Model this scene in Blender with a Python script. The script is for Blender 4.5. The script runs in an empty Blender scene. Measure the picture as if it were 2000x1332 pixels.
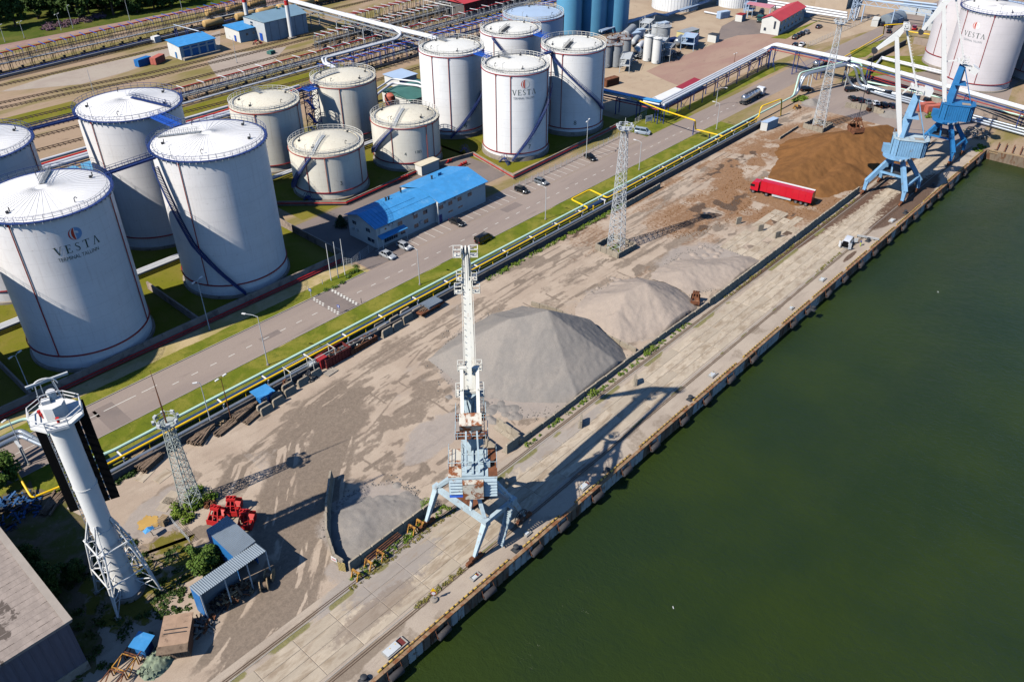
import bpy,math,random
import numpy as np
from mathutils import Vector,Matrix
random.seed(11)
rng = np.random.default_rng(5)
scene = bpy.context.scene
C = scene.collection
pi = math.pi
rad = math.radians

# ------------------------------------------------------------------ camera
cam_d = bpy.data.cameras.new('camera')
cam = bpy.data.objects.new('camera',cam_d)
C.objects.link(cam)
cam.matrix_world = Matrix((((0.674176,0.425272,-0.603846,0.0000),(-0.738558,0.383343,-0.554599,0.0000),(-0.004375,0.819873,0.572529,94.0000),(0,0,0,1))))
cam_d.sensor_width = 36.0
cam_d.lens = 29.3290
cam_d.clip_start = 1.0
cam_d.clip_end = 6000.0
scene.camera = cam

# ------------------------------------------------------------------ sky, sun, exposure
SUN_EL = rad(44.6)
SUN_DIR = Vector((-0.974*math.cos(SUN_EL),0.228*math.cos(SUN_EL),math.sin(SUN_EL))).normalized()
world = bpy.data.worlds.new('World')
scene.world = world
world.use_nodes = True
wn = world.node_tree
sky = wn.nodes.new('ShaderNodeTexSky')
sky.sky_type = 'NISHITA'
sky.sun_disc = False
sky.sun_elevation = SUN_EL
sky.sun_rotation = math.atan2(SUN_DIR.x,SUN_DIR.y)
sky.air_density = 1.0
sky.dust_density = 0.0
sky.ozone_density = 10.0
bg = wn.nodes['Background']
bg.inputs['Strength'].default_value = 0.095
wn.links.new(sky.outputs['Color'],bg.inputs['Color'])
sun_d = bpy.data.lights.new('sun','SUN')
sun_d.energy = 5.0
sun_d.angle = rad(0.53)
sun_d.color = (1.0,0.94,0.84)
sun_o = bpy.data.objects.new('sun',sun_d)
C.objects.link(sun_o)
sun_o.rotation_euler = SUN_DIR.to_track_quat('Z','Y').to_euler()
sun_o.location = (0,0,200)
vs = scene.view_settings
vs.view_transform = 'Standard'
vs.look = 'None'
vs.exposure = 0.28
vs.gamma = 1.0
vs.use_curve_mapping = False
scene.cycles.max_bounces = 6
scene.cycles.diffuse_bounces = 0
scene.cycles.glossy_bounces = 3
scene.cycles.transmission_bounces = 3
scene.cycles.use_denoising = True

# ------------------------------------------------------------------ helpers
def srgb(r,g,b):
 o = []
 for v in (r,g,b):
  v /= 255.0
  o.append(v/12.92 if v <= 0.04045 else ((v + 0.055)/1.055) ** 2.4)
 return tuple(o)

def wmat(o):
 m = Matrix.Translation(o.location) @ o.rotation_euler.to_matrix().to_4x4()
 return wmat(o.parent) @ m if o.parent else m
class MB:
 """collects shapes and links them as one mesh object"""
 def __init__(s):
  s.v = []; s.f = []; s.m = []
 def add(s,verts,faces,mi=0):
  b = len(s.v)
  s.v.extend([tuple(p) for p in verts])
  for q in faces:
   s.f.append(tuple(b + i for i in q)); s.m.append(mi)
  return s
 def box(s,cx,cy,cz,sx,sy,sz,rz=0.0,mi=0,taper=1.0):
  ca,sa = math.cos(rz),math.sin(rz)
  V = []
  for z,k in ((-0.5,1.0),(0.5,taper)):
   for x,y in ((-.5,-.5),(.5,-.5),(.5,.5),(-.5,.5)):
    x *= sx*k; y *= sy*k
    V.append((cx + x*ca - y*sa,cy + x*sa + y*ca,cz + z*sz))
  return s.add(V,[(0,3,2,1),(4,5,6,7),(0,1,5,4),(1,2,6,5),(2,3,7,6),(3,0,4,7)],mi)
 def b2(s,x0,y0,z0,x1,y1,z1,mi=0):
  return s.box((x0 + x1)/2,(y0 + y1)/2,(z0 + z1)/2,abs(x1 - x0),abs(y1 - y0),abs(z1 - z0),0,mi)
 def bar(s,p,q,w,h=None,mi=0):
  h = h or w
  p = Vector(p); q = Vector(q); d = q - p
  if d.length < 1e-6: return s
  d.normalize()
  up = Vector((0,0,1)) if abs(d.z) < 0.98 else Vector((1,0,0))
  a = d.cross(up).normalized(); b = a.cross(d).normalized()
  V = []
  for e in (p,q):
   for i,j in ((-1,-1),(1,-1),(1,1),(-1,1)):
    V.append(e + a*(i*w/2) + b*(j*h/2))
  return s.add(V,[(0,1,2,3),(7,6,5,4),(0,4,5,1),(1,5,6,2),(2,6,7,3),(3,7,4,0)],mi)
 def tbar(s,p,q,w0,h0,w1,h1,mi=0):
  p = Vector(p); q = Vector(q); d = (q - p).normalized()
  up = Vector((0,0,1)) if abs(d.z) < 0.98 else Vector((1,0,0))
  a = d.cross(up).normalized(); b = a.cross(d).normalized()
  V = []
  for e,w,h in ((p,w0,h0),(q,w1,h1)):
   for i,j in ((-1,-1),(1,-1),(1,1),(-1,1)):
    V.append(e + a*(i*w/2) + b*(j*h/2))
  return s.add(V,[(0,1,2,3),(7,6,5,4),(0,4,5,1),(1,5,6,2),(2,6,7,3),(3,7,4,0)],mi)
 def tube(s,pts,r,n=8,mi=0,caps=True):
  pts = [Vector(p) for p in pts]
  rs = r if isinstance(r,(list,tuple)) else [r]*len(pts)
  rings = []
  for i,p in enumerate(pts):
   if i == 0: d = pts[1] - p
   elif i == len(pts) - 1: d = p - pts[i - 1]
   else: d = (pts[i + 1] - p).normalized() + (p - pts[i - 1]).normalized()
   if d.length < 1e-6: d = Vector((0,0,1))
   d.normalize()
   up = Vector((0,0,1)) if abs(d.z) < 0.95 else Vector((0,1,0))
   a = d.cross(up).normalized(); b = a.cross(d).normalized()
   rings.append([p + a*(math.cos(2*pi*k/n)*rs[i]) + b*(math.sin(2*pi*k/n)*rs[i]) for k in range(n)])
  V = [v for rr in rings for v in rr]; F = []
  for i in range(len(pts) - 1):
   for k in range(n):
    a0 = i*n + k; a1 = i*n + (k + 1) % n
    F.append((a0,a1,a1 + n,a0 + n))
  if caps:
   F.append(tuple(range(n - 1,-1,-1))); F.append(tuple(range(len(V) - n,len(V))))
  return s.add(V,F,mi)
 def lathe(s,prof,n=24,c=(0,0),mi=0,a0=0.0,a1=2*pi):
  full = abs(a1 - a0 - 2*pi) < 1e-6
  m = n if full else n + 1
  V = [(c[0] + r*math.cos(a0 + (a1 - a0)*k/n),c[1] + r*math.sin(a0 + (a1 - a0)*k/n),z) for r,z in prof for k in range(m)]
  F = []
  for i in range(len(prof) - 1):
   for k in range(n):
    k2 = (k + 1) % m
    F.append((i*m + k,i*m + k2,(i + 1)*m + k2,(i + 1)*m + k))
  return s.add(V,F,mi)
 def disc(s,c,r,z,n=24,mi=0):
  return s.add([(c[0] + r*math.cos(2*pi*k/n),c[1] + r*math.sin(2*pi*k/n),z) for k in range(n)],[tuple(range(n))],mi)
 def cyl(s,c,r,z0,z1,n=24,mi=0,r1=None):
  r1 = r if r1 is None else r1
  s.lathe([(r,z0),(r1,z1)],n,c,mi)
  s.disc(c,r1,z1,n,mi)
  return s
 def prism(s,poly,z0,z1,mi=0):
  n = len(poly)
  V = [(p[0],p[1],z0) for p in poly] + [(p[0],p[1],z1) for p in poly]
  ar = sum(poly[i][0]*poly[(i + 1) % n][1] - poly[(i + 1) % n][0]*poly[i][1] for i in range(n))
  F = [tuple(range(n,2*n)),tuple(range(n - 1,-1,-1))]
  F += [(i,(i + 1) % n,n + (i + 1) % n,n + i) for i in range(n)]
  if ar < 0: F = [tuple(reversed(q)) for q in F]
  return s.add(V,F,mi)
 def poly(s,pts,z,mi=0):
  n = len(pts)
  ar = sum(pts[i][0]*pts[(i + 1) % n][1] - pts[(i + 1) % n][0]*pts[i][1] for i in range(n))
  if ar < 0: pts = pts[::-1]
  return s.add([(p[0],p[1],z) for p in pts],[tuple(range(n))],mi)
 def build(s,name,mats,parent=None,world=False,smooth=None,kind=None,label=None,loc=None,rz=0.0):
  if not isinstance(mats,(list,tuple)): mats = [mats]
  V = s.v
  if world and parent is not None:
   inv = wmat(parent).inverted()
   V = [tuple(inv @ Vector(p)) for p in V]
  me = bpy.data.meshes.new(name)
  me.from_pydata(V,[],s.f)
  for m in mats: me.materials.append(m)
  if len(mats) > 1: me.polygons.foreach_set('material_index',s.m)
  if smooth:
   me.polygons.foreach_set('use_smooth',[True]*len(me.polygons))
   me.set_sharp_from_angle(angle=rad(smooth))
  me.update()
  o = bpy.data.objects.new(name,me)
  C.objects.link(o)
  if parent is not None: o.parent = parent
  if loc: o.location = loc
  if rz: o.rotation_euler = (0,0,rz)
  if kind: o['kind'] = kind
  if label: o['label'] = label
  return o

def tag(o,label,cat,group=None):
 o['label'] = label; o['category'] = cat
 if group: o['group'] = group
 return o
def thing(name,label,cat,loc=(0,0,0),rz=0.0,group=None):
 o = bpy.data.objects.new(name,None)
 C.objects.link(o)
 o.empty_display_size = 0.5
 o.location = loc if len(loc) == 3 else (loc[0],loc[1],0.0)
 o.rotation_euler = (0,0,rz)
 return tag(o,label,cat,group)
def struct(o):
 o['kind'] = 'structure'
 return o
def dup(o,loc=None,rz=None,label=None,parent=None,scale=None,swap=None):
 """copy of a thing together with its parts and sub-parts"""
 r = o.copy(); C.objects.link(r)
 if parent is not None: r.parent = parent
 if loc is not None: r.location = loc if len(loc) == 3 else (loc[0],loc[1],0.0)
 if rz is not None: r.rotation_euler = (0,0,rz)
 if scale is not None: r.scale = (scale,)*3 if not isinstance(scale,(tuple,list)) else scale
 if label: r['label'] = label
 if swap and r.type == 'MESH':
  for i,ms in enumerate(r.material_slots):
   nm = ms.material.name if ms.material else ''
   if nm in swap: ms.link = 'OBJECT'; ms.material = swap[nm]
 for ch in list(o.children): dup(ch,parent=r,swap=swap)
 return r
ORD = ['first','second','third','fourth','fifth','sixth','seventh','eighth','ninth','tenth','eleventh','twelfth','thirteenth','fourteenth','fifteenth','sixteenth','seventeenth','eighteenth','nineteenth','twentieth','twenty-first','twenty-second','twenty-third','twenty-fourth','twenty-fifth','twenty-sixth','twenty-seventh','twenty-eighth','twenty-ninth','thirtieth']
def nth(i): return ORD[i]

# ------------------------------------------------------------------ materials
MATS = {}
def new_mat(name):
 m = bpy.data.materials.new(name); m.use_nodes = True
 MATS[name] = m
 return m,m.node_tree,m.node_tree.nodes['Principled BSDF']
def coords(nt,space='Object',rnd=True,scale=(1,1,1)):
 tc = nt.nodes.new('ShaderNodeTexCoord')
 if space == 'World':
  g = nt.nodes.new('ShaderNodeNewGeometry'); out = g.outputs['Position']; rnd = False
 else: out = tc.outputs['Object']
 if rnd:
  oi = nt.nodes.new('ShaderNodeObjectInfo')
  mu = nt.nodes.new('ShaderNodeMath'); mu.operation = 'MULTIPLY'; mu.inputs[1].default_value = 93.7
  nt.links.new(oi.outputs['Random'],mu.inputs[0])
  ad = nt.nodes.new('ShaderNodeVectorMath'); ad.operation = 'ADD'
  nt.links.new(out,ad.inputs[0]); nt.links.new(mu.outputs[0],ad.inputs[1]); out = ad.outputs[0]
 if scale != (1,1,1):
  mp = nt.nodes.new('ShaderNodeVectorMath'); mp.operation = 'MULTIPLY'; mp.inputs[1].default_value = scale
  nt.links.new(out,mp.inputs[0]); out = mp.outputs[0]
 return out
def noise(nt,vec,scale,detail=4,rough=0.55,dist=0.0):
 n = nt.nodes.new('ShaderNodeTexNoise')
 n.inputs['Scale'].default_value = scale; n.inputs['Detail'].default_value = detail
 n.inputs['Roughness'].default_value = rough; n.inputs['Distortion'].default_value = dist
 nt.links.new(vec,n.inputs['Vector'])
 return n.outputs['Fac']
def ramp(nt,fac,lo,hi,smooth=True):
 n = nt.nodes.new('ShaderNodeMapRange')
 n.interpolation_type = 'SMOOTHSTEP' if smooth else 'LINEAR'
 n.inputs['From Min'].default_value = lo; n.inputs['From Max'].default_value = hi
 nt.links.new(fac,n.inputs['Value'])
 return n.outputs['Result']
def mixc(nt,fac,a,b):
 n = nt.nodes.new('ShaderNodeMix'); n.data_type = 'RGBA'
 if isinstance(fac,(int,float)): n.inputs['Factor'].default_value = fac
 else: nt.links.new(fac,n.inputs['Factor'])
 for k,v in (('A',a),('B',b)):
  i = [x for x in n.inputs if x.name == k and x.type == 'RGBA'][0]
  if isinstance(v,tuple): i.default_value = (*v[:3],1.0)
  else: nt.links.new(v,i)
 return [x for x in n.outputs if x.type == 'RGBA'][0]
def mathn(nt,op,a,b=None):
 n = nt.nodes.new('ShaderNodeMath'); n.operation = op
 for i,v in enumerate((a,b)):
  if v is None: continue
  if isinstance(v,(int,float)): n.inputs[i].default_value = v
  else: nt.links.new(v,n.inputs[i])
 return n.outputs[0]
def bump(nt,bs,h,strength,dist):
 b = nt.nodes.new('ShaderNodeBump')
 b.inputs['Strength'].default_value = strength; b.inputs['Distance'].default_value = dist
 nt.links.new(h,b.inputs['Height']); nt.links.new(b.outputs['Normal'],bs.inputs['Normal'])
def dim(c,k): return tuple(min(1.0,x*k) for x in c)
def paint(name,col,rough=0.55,var=0.16,scale=0.7,dirt=None,dirt_lo=0.56,dirt_hi=0.75,dscale=1.2,metal=0.0,stretch=(1,1,1),bmp=0.0,tint=0.0,spec=0.4):
 """painted or plain surface: two noise tones, optional dirt or rust patches, optional per-object tint"""
 m,nt,bs = new_mat(name)
 v = coords(nt,scale=stretch)
 n1 = noise(nt,v,scale,5,0.6)
 c = mixc(nt,ramp(nt,n1,0.3,0.7),dim(col,1 - var),dim(col,1 + var*0.5))
 n2 = noise(nt,v,scale*9,3,0.6)
 c = mixc(nt,mathn(nt,'MULTIPLY',ramp(nt,n2,0.35,0.75),0.35),c,dim(col,1 - var*1.6))
 if tint:
  oi = nt.nodes.new('ShaderNodeObjectInfo')
  c = mixc(nt,mathn(nt,'MULTIPLY',oi.outputs['Random'],tint),c,dim(col,0.55))
 if dirt:
  n3 = noise(nt,v,dscale,6,0.65,0.3)
  c = mixc(nt,ramp(nt,n3,dirt_lo,dirt_hi),c,dirt)
 nt.links.new(c,bs.inputs['Base Color'])
 bs.inputs['Roughness'].default_value = rough; bs.inputs['Metallic'].default_value = metal
 bs.inputs['Specular IOR Level'].default_value = spec
 if bmp: bump(nt,bs,n2,0.5,bmp)
 return m
RUST = srgb(122,74,48)
white = paint('white_paint',srgb(226,226,224),0.45,0.05,0.3)
offwhite = paint('off_white_paint',srgb(214,212,204),0.5,0.08,0.4,srgb(150,120,92),0.66,0.8,0.8)
whiterust = paint('white_paint_rusting',srgb(224,222,212),0.5,0.06,0.5,srgb(150,100,66),0.60,0.74,0.9)
paleblue = paint('pale_blue_paint',srgb(178,196,204),0.55,0.16,0.8,srgb(138,104,80),0.57,0.72,1.3)
crblue = paint('crane_blue_paint',srgb(126,170,206),0.6,0.16,0.7,srgb(122,112,102),0.58,0.76,1.0)
deepblue = paint('deep_blue_paint',srgb(44,116,174),0.5,0.16,0.6,srgb(60,76,92),0.6,0.78,0.9)
navy = paint('navy_steel',srgb(46,66,124),0.5,0.15,0.5)
vblue = paint('bright_blue_steel',srgb(36,84,178),0.5,0.12,0.5)
roofblue = paint('blue_metal_roof',srgb(66,146,206),0.55,0.12,0.6,srgb(104,162,206),0.54,0.8,0.4)
shedblue = paint('blue_sheet',srgb(40,112,178),0.5,0.12,0.6)
rusty = paint('rusty_steel',srgb(124,78,52),0.85,0.3,0.9,srgb(78,48,36),0.5,0.65,1.5,bmp=0.02)
rustroof = paint('rusting_roof_paint',srgb(206,200,186),0.7,0.1,0.6,srgb(138,82,48),0.46,0.56,0.9)
redp = paint('red_paint',srgb(186,40,40),0.5,0.14,0.5)
redpipe = paint('red_pipe_paint',srgb(158,44,48),0.55,0.16,0.8)
redrib = paint('faded_red_pipe',srgb(176,84,74),0.6,0.16,0.8)
yellow = paint('yellow_paint',srgb(248,200,24),0.45,0.08,0.5)
mint = paint('mint_pipe_paint',srgb(190,222,204),0.5,0.08,0.4)
silver = paint('silver_cladding',srgb(176,184,192),0.32,0.1,0.6,metal=0.65)
whitepipe = paint('white_pipe_cladding',srgb(214,216,220),0.35,0.08,0.4)
grey = paint('grey_steel',srgb(150,154,158),0.5,0.12,0.6)
galv = paint('galvanised_steel',srgb(192,196,198),0.45,0.1,0.6)
greend = paint('mast_green_grey',srgb(168,176,170),0.5,0.12,0.6)
dgrey = paint('dark_steel',srgb(58,60,64),0.6,0.2,0.6)
black = paint('black_boards',(0.006,0.006,0.007),0.8,0.1,0.6,spec=0.12)
rubber = paint('rubber',srgb(66,64,66),0.85,0.25,1.0,srgb(110,96,82),0.55,0.75,1.1)
timber = paint('weathered_timber',srgb(132,112,94),0.9,0.3,1.4,srgb(86,70,58),0.5,0.66,2.0,tint=0.6)
plank = paint('pale_timber',srgb(172,148,116),0.85,0.25,1.2,tint=0.5)
concrete = paint('concrete',srgb(158,148,136),0.9,0.16,0.6,srgb(112,102,92),0.52,0.72,0.7,bmp=0.01)
blockc = paint('concrete_block',srgb(170,158,140),0.92,0.2,0.9,srgb(118,108,96),0.5,0.7,0.9,bmp=0.02,tint=0.5)
darkconc = paint('dark_concrete_wall',srgb(104,100,98),0.9,0.18,0.5,srgb(70,68,66),0.5,0.7,0.5)
slabm = paint('quay_slab',srgb(196,181,160),0.92,0.2,0.5,srgb(148,132,112),0.46,0.68,0.5,tint=0.5,bmp=0.004,stretch=(0.35,1,1))
wallwhite = paint('white_render',srgb(216,214,208),0.8,0.06,0.4,srgb(180,170,158),0.6,0.8,0.5)
wallgrey = paint('grey_render',srgb(206,206,204),0.8,0.08,0.3)
redroof = paint('red_roof',srgb(190,66,70),0.55,0.08,0.3)
pinkroof = paint('pink_roof',srgb(196,128,138),0.6,0.08,0.3)
greenroof = paint('green_roof',srgb(70,116,108),0.6,0.14,0.5)
corr = paint('corrugated_sheet',srgb(140,152,162),0.45,0.1,0.4,metal=0.25)
container_red = paint('salmon_container',srgb(190,106,90),0.6,0.12,0.4)
beige = paint('beige_wall',srgb(212,190,166),0.85,0.08,0.4)
yellowish = paint('pale_yellow_wall',srgb(208,196,140),0.8,0.1,0.4)
wagonm = paint('ochre_wagon',srgb(196,160,104),0.6,0.15,0.4,srgb(92,66,48),0.58,0.72,0.5)
brownm = paint('dark_red_steel',srgb(110,46,44),0.7,0.16,0.5)
bund = paint('bund_concrete',srgb(160,144,132),0.9,0.14,0.3,srgb(112,100,94),0.5,0.7,0.4)
kerbm = paint('kerb_concrete',srgb(164,158,150),0.9,0.12,0.5)
marking = paint('road_paint',srgb(214,212,204),0.8,0.12,2.5,srgb(150,136,126),0.56,0.75,2.2)
ballast_rail = paint('rail_steel',srgb(104,84,70),0.6,0.2,0.8)
sleeper = paint('sleeper',srgb(86,68,56),0.9,0.2,0.6)
textgreen = paint('dark_green_lettering',srgb(24,58,52),0.6,0.08,1.0)
textgrey = paint('grey_lettering',srgb(120,130,138),0.6,0.08,1.0)
logored = paint('logo_red',srgb(190,62,44),0.5,0.06,1.0)
logoblue = paint('logo_pale_blue',srgb(120,160,205),0.5,0.06,1.0)
bluetank = paint('blue_silo_paint',srgb(96,160,196),0.5,0.06,0.2)
lbtank = paint('pale_blue_tank_paint',srgb(170,190,214),0.5,0.06,0.2)
dirtm = paint('scrap_dirt',srgb(92,82,72),0.95,0.35,2.0,srgb(140,120,100),0.5,0.7,3.0,bmp=0.03)
tarp = paint('blue_tarpaulin',srgb(46,90,140),0.7,0.25,1.0,srgb(120,150,180),0.6,0.75,1.5,bmp=0.05)
net = paint('grey_green_net',srgb(134,146,124),0.95,0.3,1.6,bmp=0.05)

def glassm(name,col,rough=0.12):
 m,nt,bs = new_mat(name)
 bs.inputs['Base Color'].default_value = (*col,1); bs.inputs['Roughness'].default_value = rough
 bs.inputs['Specular IOR Level'].default_value = 0.8
 return m
glass = glassm('window_glass',srgb(44,58,74))
carglass = glassm('car_glass',srgb(22,26,30),0.06)
def carpaint(name,col,rough=0.25,metal=0.2):
 m,nt,bs = new_mat(name)
 bs.inputs['Base Color'].default_value = (*col,1); bs.inputs['Roughness'].default_value = rough
 bs.inputs['Metallic'].default_value = metal; bs.inputs['Coat Weight'].default_value = 0.5
 return m
tyre = paint('tyre',srgb(34,34,36),0.9,0.2,2.0)
rimm = paint('wheel_rim',srgb(150,152,156),0.35,0.1,2.0,metal=0.6)
headl = glassm('headlight_glass',srgb(210,214,216),0.1)
taill = glassm('taillight_glass',srgb(150,20,20),0.15)

# tank shell: weld courses as fine relief, faint streaks
def tankmat(name,col,streak,amount,course=2.4,roofmode=False):
 m,nt,bs = new_mat(name)
 v = coords(nt)
 sv = coords(nt,scale=(0.9,0.9,0.045))
 n1 = noise(nt,sv,2.4,6,0.75)
 n2 = noise(nt,v,0.25,4,0.6)
 c = mixc(nt,ramp(nt,n2,0.3,0.7),dim(col,0.95),dim(col,1.02))
 c = mixc(nt,mathn(nt,'MULTIPLY',ramp(nt,n1,0.5,0.8),amount),c,streak)
 n3 = noise(nt,v,1.4,6,0.7)
 c = mixc(nt,mathn(nt,'MULTIPLY',ramp(nt,n3,0.58,0.78),amount),c,dim(streak,0.8))
 if not roofmode:
  sp = nt.nodes.new('ShaderNodeSeparateXYZ'); nt.links.new(coords(nt,rnd=False),sp.inputs[0])
  fr = mathn(nt,'FRACT',mathn(nt,'DIVIDE',sp.outputs['Z'],course))
  line = ramp(nt,mathn(nt,'ABSOLUTE',mathn(nt,'SUBTRACT',fr,0.5)),0.478,0.497)
  c = mixc(nt,mathn(nt,'MULTIPLY',line,0.34),c,dim(col,0.55))
 nt.links.new(c,bs.inputs['Base Color'])
 bs.inputs['Roughness'].default_value = 0.5
 return m
tankA = tankmat('big_tank_shell',srgb(232,230,230),srgb(188,176,172),0.5,2.55)
tankC = tankmat('cream_tank_shell',srgb(228,225,214),srgb(170,148,120),0.55,2.0)
tankW = tankmat('clean_tank_shell',srgb(240,240,240),srgb(206,200,192),0.4,2.4)
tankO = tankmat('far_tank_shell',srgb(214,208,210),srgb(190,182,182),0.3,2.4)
roofA = tankmat('white_tank_roof',srgb(238,236,234),srgb(196,188,180),0.4,roofmode=True)
roofC = tankmat('stained_cream_roof',srgb(220,213,194),srgb(160,144,116),0.85,roofmode=True)
roofW = tankmat('clean_white_roof',srgb(226,224,216),srgb(180,170,150),0.5,roofmode=True)

# ------------------------------------------------------------------ numpy noise for the ground masks
def vnoise(x,y,s,seed=0):
 x = x/s; y = y/s
 xi = np.floor(x).astype(np.int64); yi = np.floor(y).astype(np.int64)
 fx = x - xi; fy = y - yi
 fx = fx*fx*(3 - 2*fx); fy = fy*fy*(3 - 2*fy)
 def h(a,b):
  n = (a*374761393 + b*668265263 + seed*974711) & 0xffffffff
  n = ((n ^ (n >> 13))*1274126177) & 0xffffffff
  return ((n ^ (n >> 16)) & 0xffff)/65535.0
 return (h(xi,yi)*(1 - fx) + h(xi + 1,yi)*fx)*(1 - fy) + (h(xi,yi + 1)*(1 - fx) + h(xi + 1,yi + 1)*fx)*fy
def fbm(x,y,s,oct=4,seed=0):
 o = np.zeros_like(x); a = 0.5
 for i in range(oct):
  o += a*vnoise(x,y,s/2 ** i,seed + i*17); a *= 0.5
 return o/(1 - 0.5 ** oct)
def sstep(v,a,b):
 t = np.clip((v - a)/(b - a),0,1)
 return t*t*(3 - 2*t)
def pathdist(x,y,pts):
 d = np.full_like(x,1e9)
 for (x0,y0),(x1,y1) in zip(pts[:-1],pts[1:]):
  L = (x1 - x0) ** 2 + (y1 - y0) ** 2
  t = np.clip(((x - x0)*(x1 - x0) + (y - y0)*(y1 - y0))/L,0,1)
  d = np.minimum(d,np.hypot(x - x0 - t*(x1 - x0),y - y0 - t*(y1 - y0)))
 return d
def blob(x,y,cx,cy,rx,ry,a=0.0):
 c,s = math.cos(a),math.sin(a)
 u = ((x - cx)*c + (y - cy)*s)/rx; v = (-(x - cx)*s + (y - cy)*c)/ry
 return 1 - np.sqrt(u*u + v*v)
def grid_mesh(name,x0,x1,y0,y1,step,zf,mats,keep=None,parent=None,smooth=True):
 nx = int(round((x1 - x0)/step)) + 1; ny = int(round((y1 - y0)/step)) + 1
 X,Y = np.meshgrid(np.linspace(x0,x1,nx),np.linspace(y0,y1,ny),indexing='ij')
 Z = zf(X,Y)
 co = np.stack([X.ravel(),Y.ravel(),Z.ravel()],1)
 i,j = np.meshgrid(np.arange(nx - 1),np.arange(ny - 1),indexing='ij')
 a = (i*ny + j).ravel()
 F = np.stack([a,a + ny,a + ny + 1,a + 1],1)
 if keep is not None:
  k = keep(X,Y,Z).ravel(); F = F[k[F].any(1)]
  used = np.unique(F); mp = np.full(len(co),-1); mp[used] = np.arange(len(used)); co = co[used]; F = mp[F]
 me = bpy.data.meshes.new(name)
 me.vertices.add(len(co)); me.vertices.foreach_set('co',co.ravel())
 me.loops.add(F.size); me.loops.foreach_set('vertex_index',F.ravel())
 me.polygons.add(len(F)); me.polygons.foreach_set('loop_start',np.arange(0,F.size,4))
 me.polygons.foreach_set('use_smooth',[smooth]*len(F))
 me.update(); me.validate()
 for m in (mats if isinstance(mats,(list,tuple)) else [mats]): me.materials.append(m)
 o = bpy.data.objects.new(name,me); C.objects.link(o)
 if parent is not None: o.parent = parent
 return o,co
def set_col(o,name,arr):
 a = o.data.color_attributes.new(name,'FLOAT_COLOR','POINT')
 a.data.foreach_set('color',arr.astype(np.float32).ravel())

# ------------------------------------------------------------------ ground materials
def groundmat(name,a,b,c3,s1=0.08,s2=0.9,lo=0.4,hi=0.62,rough=0.95,bd=0.02,third_lo=0.56,third_hi=0.7,fine=9.0,stretch=(1,1,1)):
 m,nt,bs = new_mat(name)
 v = coords(nt,'World',scale=stretch)
 n1 = noise(nt,v,s1,6,0.65,0.4)
 n2 = noise(nt,v,s2,6,0.7)
 n3 = noise(nt,v,fine,3,0.7)
 c = mixc(nt,ramp(nt,n1,lo,hi),a,b)
 c = mixc(nt,mathn(nt,'MULTIPLY',ramp(nt,n2,third_lo,third_hi),0.7),c,c3)
 c = mixc(nt,mathn(nt,'MULTIPLY',ramp(nt,n3,0.4,0.7),0.35),c,dim(a,0.62))
 nt.links.new(c,bs.inputs['Base Color'])
 bs.inputs['Roughness'].default_value = rough; bs.inputs['Specular IOR Level'].default_value = 0.15
 if bd: bump(nt,bs,n3,0.6,bd)
 return m
g_rail = groundmat('railway_ground',srgb(164,141,118),srgb(126,116,66),srgb(112,95,80),0.035,0.5,0.42,0.6,stretch=(0.45,1.6,1))
g_grass = groundmat('mown_grass',srgb(100,110,30),srgb(130,126,52),srgb(82,94,28),0.16,0.5,fine=4.0,bd=0.06,third_lo=.48,third_hi=.66)
g_bundgrass = groundmat('compound_grass',srgb(112,112,30),srgb(126,116,50),srgb(78,84,30),0.1,0.7,fine=4.0,bd=0.05)
g_asphalt = groundmat('pale_asphalt',srgb(144,131,124),srgb(154,140,131),srgb(130,118,112),0.06,0.35,fine=12.0,bd=0.004,stretch=(0.25,1.5,1))
g_asphalt2 = groundmat('dark_asphalt',srgb(124,114,110),srgb(134,122,116),srgb(112,102,98),0.1,0.6,fine=12.0,bd=0.004)
g_pink = groundmat('reddish_asphalt',srgb(158,128,116),srgb(166,140,124),srgb(140,116,104),0.06,0.4,fine=10.0,bd=0.004,stretch=(0.5,1.2,1))
g_sand = groundmat('sandy_verge',srgb(184,164,126),srgb(160,146,96),srgb(120,110,70),0.15,0.9,fine=6.0,bd=0.03)
g_lot = groundmat('dusty_lot',srgb(180,161,138),srgb(168,147,126),srgb(140,122,104),0.05,0.4,fine=6.0,bd=0.01)
g_rough = groundmat('overgrown_ground',srgb(120,104,84),srgb(90,92,40),srgb(150,132,112),0.2,0.8,fine=4.0,bd=0.05)

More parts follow.
